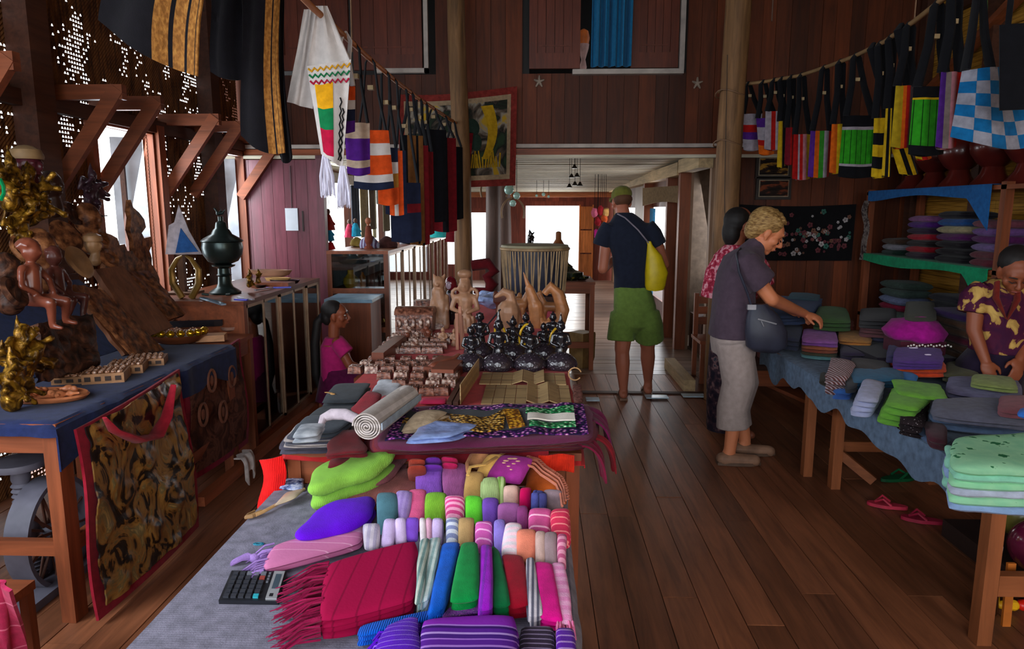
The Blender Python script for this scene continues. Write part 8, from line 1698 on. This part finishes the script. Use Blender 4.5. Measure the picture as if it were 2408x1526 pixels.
G().tube([Q(1526, 572, -.10), Q(1500, 540, -.125), Q(1470, 512, -.10), Q(1452, 503, -.05)], .006, 6).obj('cord', plain('cord_grey', '#7c7480'), yb); G().tube([Q(1548, 640, -.1), Q(1548, 600, -.12), Q(1530, 575, -.1)], .005, 6).obj('cord', plain('cord_grey', '#7c7480'), yb)
# --- older woman in profile, reaching over the right table
Y = 4.36; Q = lambda px, py, dy=0: ony(px, py, Y+dy)
wo = thing('person', 'person with short blonde hair, grey top and beige trousers, reaching over the right table', 'person', (Q(1745, 1075).x, Y, 0))
g = G(); hc = Q(1800, 548, 0); R = basis((1, -.10, -.62)); hs = 1.08; headg(g, hc, R, hs)
g.cap(Q(1762, 598), Q(1786, 568), .062, .055); g.loft(rings([(Q(1728, 800), .08, .11), (Q(1728, 700), .08, .11), (Q(1745, 630), .07, .10)]))
sh, el, wr = Q(1752, 622, -.14), Q(1815, 704, -.16), onz(1893, 738, .90); g.cap(sh, el, .052, .044); g.cap(el, wr, .044, .029); hand(g, wr, (onz(1935, 752, .87)-wr), (0, -.3, 1), 1.0, .55, -1)
e2 = Q(1812, 700, .2); g.cap(Q(1752, 622, .14), e2, .05, .04); g.cap(e2, Q(1870, 735, .25), .038, .028); hand(g, Q(1870, 735, .25), (1, .2, -.3), (0, 0, 1), .95, .5, 1)
for dy, an, x2 in ((-.09, onz(1716, 1058, .09), 0), (.09, onz(1752, 1036, .09), 0)):
 g.cap(Q(1728, 810, dy), Q(1735, 920, dy), .07, .06); K = Q(1735, 930, dy); g.cap(K, an, .058, .038); h = Vector((an.x-.02, an.y, .035)); g.cap(an, h, .038, .038); g.cap(h, h+Vector((.15, -.02, -.004)), .040, .032)
blob(g, .007, 3).obj('body', skin('woman', '#c87a54'), wo, 60)
g = G(); g.loft(rings([(Q(1722, 790), .142, .182), (Q(1724, 740), .13, .17), (Q(1726, 690), .120, .165), (Q(1737, 640), .124, .18), (Q(1750, 604), .112, .17), (Q(1760, 588), .085, .115), (Q(1770, 579), .062, .068)]))
g.cap(Q(1760, 598), Q(1779, 577), .078, .060); g.tube([Q(1748, 608, -.10), Q(1750, 618, -.14), Q(1768, 640, -.155), Q(1795, 668, -.165)], [.07, .092, .090, .090], 16); g.tube([Q(1748, 612, .13), Q(1768, 640, .155), Q(1792, 664, .18)], [.075, .082, .084], 16)
folds(g, .007, 9, 3); blob(g, .009, 2).obj('top', cloth('mauve_top', '#483a46', var=.15), wo, 60)
g = G(); g.loft(rings([(Q(1724, 830), .125, .165), (Q(1724, 800), .134, .172), (Q(1724, 765), .125, .165)]))
for dy, xk in ((-.09, 0), (.10, 6)): g.tube([Q(1726, 800, dy), Q(1738+xk, 900, dy), Q(1722+xk, 960, dy), Q(1724+xk, 1004-xk, dy)], [.112, .105, .098, .102], 18)
folds(g, .010, 9, 8); blob(g, .009, 2).obj('trousers', cloth('beige_trouser', '#9c8d88', var=.12), wo, 60)
g = G(); q = lambda x, y, z: hc+(R @ Vector((x, y, z)))*hs; g.ell(q(0, -.030, .050), (.092*hs, .100*hs, .090*hs), R); g.ell(q(0, -.065, .0), (.078*hs, .055*hs, .075*hs), R)
for i in range(60):
 a = RND.uniform(-1.2, 1.2); t = RND.uniform(-1.3, 1.0); d = Vector((sin(a), sin(t)*cos(a), cos(t)*cos(a))); p0 = q(d.x*.088, -.028+d.y*.098, .048+d.z*.086); p1 = q(d.x*.095, -.028+d.y*.098+.03, .048+d.z*.090-.012); g.tube([p0, (p0+p1)/2+Vector((0, 0, .002)), p1], [.014, .012, .003], 6)
blob(g, .006, 1).obj('hair', patchy('blond', [(.35, '#6c4e2c'), (.5, '#947244'), (.65, '#b08e5a')], scale=40, rough=.6, bump=.3, stretch=(1, 1, 3)), wo, 60); face(wo, hc, R, hs, '#8c6840', down=1)
for an in (onz(1716, 1058, .09), onz(1752, 1036, .09)):
 G().prism([(an.x+x, an.y+y-.01, 0) for x, y in ((-.08, -.03), (.02, -.045), (.12, -.05), (.19, -.02), (.19, .02), (.12, .045), (.0, .04), (-.08, .03))], (0, 0, .003), (0, 0, .022)).obj('shoe_sole', plain('shoe_sole', '#5c4638'), wo)
 g = G(); g.cap((an.x-.04, an.y-.01, .035), (an.x+.15, an.y-.02, .03), .044, .038); g.jit(.004, 20); blob(g, .006, 2).obj('shoe', plain('shoe_tan', '#8a6650', rough=.6), wo, 60)
hb2 = thing('handbag', 'dark blue grey slouchy shoulder handbag of the blonde woman', 'handbag', Q(1800, 830, -.2))
g = G(); g.loft(rings([(Q(1800, 828, -.24), .07, .04), (Q(1800, 815, -.24), .115, .06), (Q(1801, 780, -.24), .12, .065), (Q(1796, 745, -.24), .095, .055), (Q(1784, 715, -.23), .05, .035)])); g.jit(.010, 9, 5); BGM = plain('bag_leather', '#2a2c3a', rough=.5, var=.2, scale=12, bump=.3); g.obj('pouch', BGM, hb2, 60)
G().bar(Q(1782, 750, -.31), Q(1826, 762, -.31), .006, .008).bar(Q(1790, 755, -.312), Q(1796, 768, -.312), .006, .004).obj('zip', plain('zip', '#8c8c94', rough=.3, metal=.7), hb2); G().box(Q(1767, 722, -.26), (.05, .02, .03)).obj('buckle', plain('zip', '#8c8c94'), hb2)
G().tube([Q(1772, 735, -.25), Q(1758, 690, -.235), Q(1738, 640, -.23), Q(1732, 600, -.17), Q(1742, 588, -.05)], [.018]*5, 8, flat=.35).obj('strap', BGM, hb2)
# --- woman partly hidden behind her
Y = 4.86; Q = lambda px, py, dy=0: ony(px, py, Y+dy)
hw = thing('person', 'person with dark bobbed hair and pink patterned blouse half hidden behind the blonde woman', 'person', (Q(1722, 1000).x, Y, 0))
g = G(); hc = Q(1738, 528); R = basis((.9, .3, -.5)); headg(g, hc, R); g.cap(Q(1730, 590), Q(1736, 550), .055, .05); g.loft(rings([(Q(1725, 780), .13, .10), (Q(1725, 620), .14, .10)]))
for s, d in ((1692, 1), (1772, -1)): g.cap(Q(s, 610), Q(s-8*d, 690), .05, .04); g.cap(Q(s-8*d, 690), Q(s+24*d, 720, -.12 if d < 0 else .1), .04, .028); hand(g, Q(s+24*d, 720, -.12 if d < 0 else .1), (.6*d, .0, -.5), (0, -1, 0), .95, .4, d)
for s in (-.07, .07): p = Q(1704, 1000); g.cap((p.x+s+.04, Y, .85), (p.x+s+.04, Y, .07), .045, .036); g.cap((p.x+s+.04, Y+.02, .04), (p.x+s+.08, Y-.13, .035), .036, .028)
blob(g, .008, 2).obj('body', skin('hidden', '#8a4e38'), hw, 60)
g = G(); g.loft(rings([(Q(1726, 700), .16, .12), (Q(1726, 640), .155, .12), (Q(1730, 600), .15, .10), (Q(1733, 575), .08, .07)])); g.tube([Q(1700, 606), Q(1684, 640), Q(1676, 700)], [.06, .075, .085], 14); g.tube([Q(1768, 600), Q(1786, 630), Q(1796, 672)], [.06, .07, .075], 14)
blob(g, .01, 2).obj('blouse', patchy('pinkblouse', [(.4, '#8c1c34'), (.5, '#b83a54'), (.58, '#d89aa4')], scale=40, bump=.1), hw, 60)
g = G(); g.loft(rings([(Q(1712, 1008), .15, .12), (Q(1714, 900), .15, .12), (Q(1722, 780), .15, .12), (Q(1726, 700), .14, .11)])); folds(g, .01, 8, 2); g.obj('longyi', patchy('dkskirt', [(.4, '#1c1826'), (.55, '#3c2a34'), (.63, '#7a5c5c'), (.7, '#2a3440')], scale=22, bump=.1), hw, 60)
g = G(); g.ell(hc+Vector((-.015, .0, .03)), (.092, .092, .09)); g.ell(hc+Vector((-.05, .0, -.05)), (.062, .085, .10)); blob(g, .008, 2).obj('hair', plain('black_hair', '#15100f', rough=.65, var=.4, scale=40), hw, 60); face(hw, hc, R, 1, '#15100f')
# --- saleswoman behind the right table
Y = 3.74; Q = lambda px, py, dy=0: ony(px, py, Y+dy)
sw2 = thing('person', 'person in maroon blouse with yellow flowers leaning over the right table, sorting cloth', 'person', (Q(2340, 800).x+.05, Y+.05, 0))
g = G(); hc = Q(2388, 640, -.02); R = basis((-.28, -.85, -.62)); headg(g, hc, R, .98)
g.cap(Q(2372, 700, .06), Q(2384, 668, .03), .055, .05); g.loft(rings([(Q(2352, 900, .1), .14, .10), (Q(2352, 780, .1), .12, .09), (Q(2350, 700, .08), .14, .09)]))
for a, b, c, d in ((Q(2298, 690, .06), Q(2290, 775, .04), Q(2318, 850, -.02), 1), (Q(2420, 700, .06), Q(2425, 785, .04), Q(2398, 845, -.04), -1)):
 g.cap(a, b, .046, .038); g.cap(b, c, .038, .026); hand(g, c, (c-b)+Vector((0, -.04, -.08)), (-.2*d, -1, .3), .92, .35, d)
for s in (-.08, .08): g.cap((sw2.location.x+s, Y+.1, .72), (sw2.location.x+s, Y+.1, .08), .05, .038); g.cap((sw2.location.x+s, Y+.1, .04), (sw2.location.x+s, Y-.03, .03), .034, .028)
blob(g, .007, 3).obj('body', skin('seller', '#86482f'), sw2, 60)
g = G(); g.loft(rings([(Q(2356, 826, .1), .165, .13), (Q(2354, 790, .1), .15, .12), (Q(2352, 740, .09), .15, .12), (Q(2352, 700, .08), .17, .115), (Q(2362, 668, .07), .12, .085), (Q(2368, 655, .06), .07, .06)]))
g.tube([Q(2312, 680, .07), Q(2292, 700, .06), Q(2284, 735, .05)], [.065, .072, .072], 14); g.tube([Q(2405, 690, .07), Q(2424, 705, .06), Q(2432, 740, .05)], [.065, .072, .072], 14)
folds(g, .006, 8, 7); blob(g, .008, 2).obj('blouse', patchy('flowerblouse', [(.40, '#3a1030'), (.545, '#4c1430'), (.56, '#a07c40'), (.68, '#c4a058')], scale=13, bump=.1, dist=.8), sw2, 60)
for s in ((2345, 662, 2342, 700, 2366, 750), (2392, 668, 2392, 705, 2368, 752)):
 g = G(); g.tube([Q(s[0], s[1], -.03), Q(s[2], s[3], -.055), Q(s[4], s[5], -.045)], [.022, .028, .008], 8, flat=.4); g.obj('collar', cloth('rust_collar', '#6c2018'), sw2, 60)
g = G(); x, y = sw2.location.x, Y+.1; g.loft(rings([((x, y, .10), .17, .14), ((x, y, .5), .17, .13), ((x+.0, y, .75), .17, .13), (Q(2356, 820, .1), .155, .12)])); folds(g, .008, 7, 4); g.obj('longyi', cloth('dark_plum_skirt', '#1e1428', var=.2), sw2, 60)
g = G(); q = lambda x, y, z: hc+(R @ Vector((x, y, z))); g.ell(q(0, -.035, .050), (.084, .092, .078), R); g.ell(q(0, -.08, -.0), (.07, .045, .07), R); g.ell(q(0, -.13, .0), (.04, .035, .04), R)
blob(g, .007, 2).obj('hair', plain('black_hair', '#15100f', rough=.65, var=.4, scale=40), sw2, 60); face(sw2, hc, R, .98, '#15100f', down=1)
# --- seated girl in pink between the glass cases
Y = 5.25; Q = lambda px, py, dy=0: ony(px, py, Y+dy)
gi = thing('person', 'person in pink blouse with long black ponytail sitting low beside the glass case', 'person', (Q(795, 900).x, Y, 0))
g = G(); hc = Q(790, 742); R = basis((1, .05, -.05)); headg(g, hc, R, .93); g.cap(Q(785, 790), Q(786, 762), .045, .045); g.loft(rings([(Q(795, 905), .12, .15), (Q(790, 850), .10, .13), (Q(786, 805), .08, .14)]))
for dy in (-.14, .14): g.cap(Q(793, 806, dy), Q(822, 858, dy*1.1), .042, .036); g.cap(Q(822, 858, dy*1.1), Q(862, 868, dy*.6), .034, .024); hand(g, Q(862, 868, dy*.6), (1, 0, .2), (0, 0, 1), .9, .4, 1 if dy > 0 else -1)
x = Q(800, 900).x
for dy in (-.09, .09): g.cap((x, Y+dy, .24), (x+.34, Y+dy*1.3, .30), .085, .06); g.cap((x+.34, Y+dy*1.3, .28), (x+.36, Y+dy*1.3, .07), .055, .036); g.cap((x+.36, Y+dy*1.3, .04), (x+.48, Y+dy*1.3, .032), .034, .028)
blob(g, .008, 2).obj('body', skin('girl', '#8c4a30'), gi, 60)
g = G(); g.loft(rings([(Q(797, 935), .14, .17), (Q(796, 900), .125, .16), (Q(790, 850), .108, .145), (Q(787, 812), .10, .155), (Q(785, 792), .06, .08)]))
for dy in (-.14, .14): g.tube([Q(792, 802, dy), Q(804, 818, dy*1.1), Q(816, 832, dy*1.15)], [.055, .062, .064], 12)
folds(g, .006, 9, 9); blob(g, .009, 2).obj('blouse', cloth('pink_blouse', '#b8246c', var=.15), gi, 60)
g = G(); g.loft(rings([((x-.02, Y, .12), .17, .18), ((x+.1, Y, .26), .26, .19), ((x, Y, .38), .13, .15)])); g.obj('longyi', cloth('girl_skirt', '#5c1440'), gi, 60)
g = G(); q = lambda x, y, z: hc+(R @ Vector((x, y, z)))*.93; g.ell(q(0, -.032, .045), (.080, .088, .078), R); g.ell(q(0, -.07, -.01), (.066, .045, .07), R); g.tube([q(0, -.11, -.01), q(0, -.15, -.06), q(.0, -.17, -.25), q(0, -.16, -.50), q(0, -.14, -.62)], [.03, .034, .036, .034, .012], 10)
blob(g, .008, 2).obj('hair', plain('black_hair', '#15100f', rough=.65, var=.4, scale=40), gi, 60); G().ell(q(0, -.115, -.015), (.034, .02, .034), R).obj('hair_tie', cloth('tie', '#1c1c28'), gi); face(gi, hc, R, .93, '#15100f')
tag(G().bb((x-.16, Y-.16, 0), (x+.16, Y+.16, .13)).obj('low_stool', WREDX, smooth=0), 'low wooden block stool under the girl in pink', 'stool')
G_ = thing('white_counter', 'pale blue topped low counter behind the girl in pink', 'counter', (-1.72, 6.1, 0)); a, b = ony(742, 700, 6.05), ony(815, 700, 6.05)
G().bb((-1.84, 5.98, .78), (-1.42, 6.42, .81)).obj('top', plain('paleblue_top', '#7c9cb0', rough=.3), G_, smooth=0); G().bb((-1.82, 6.0, 0), (-1.44, 6.4, .78)).obj('body', WRED, G_, smooth=0)
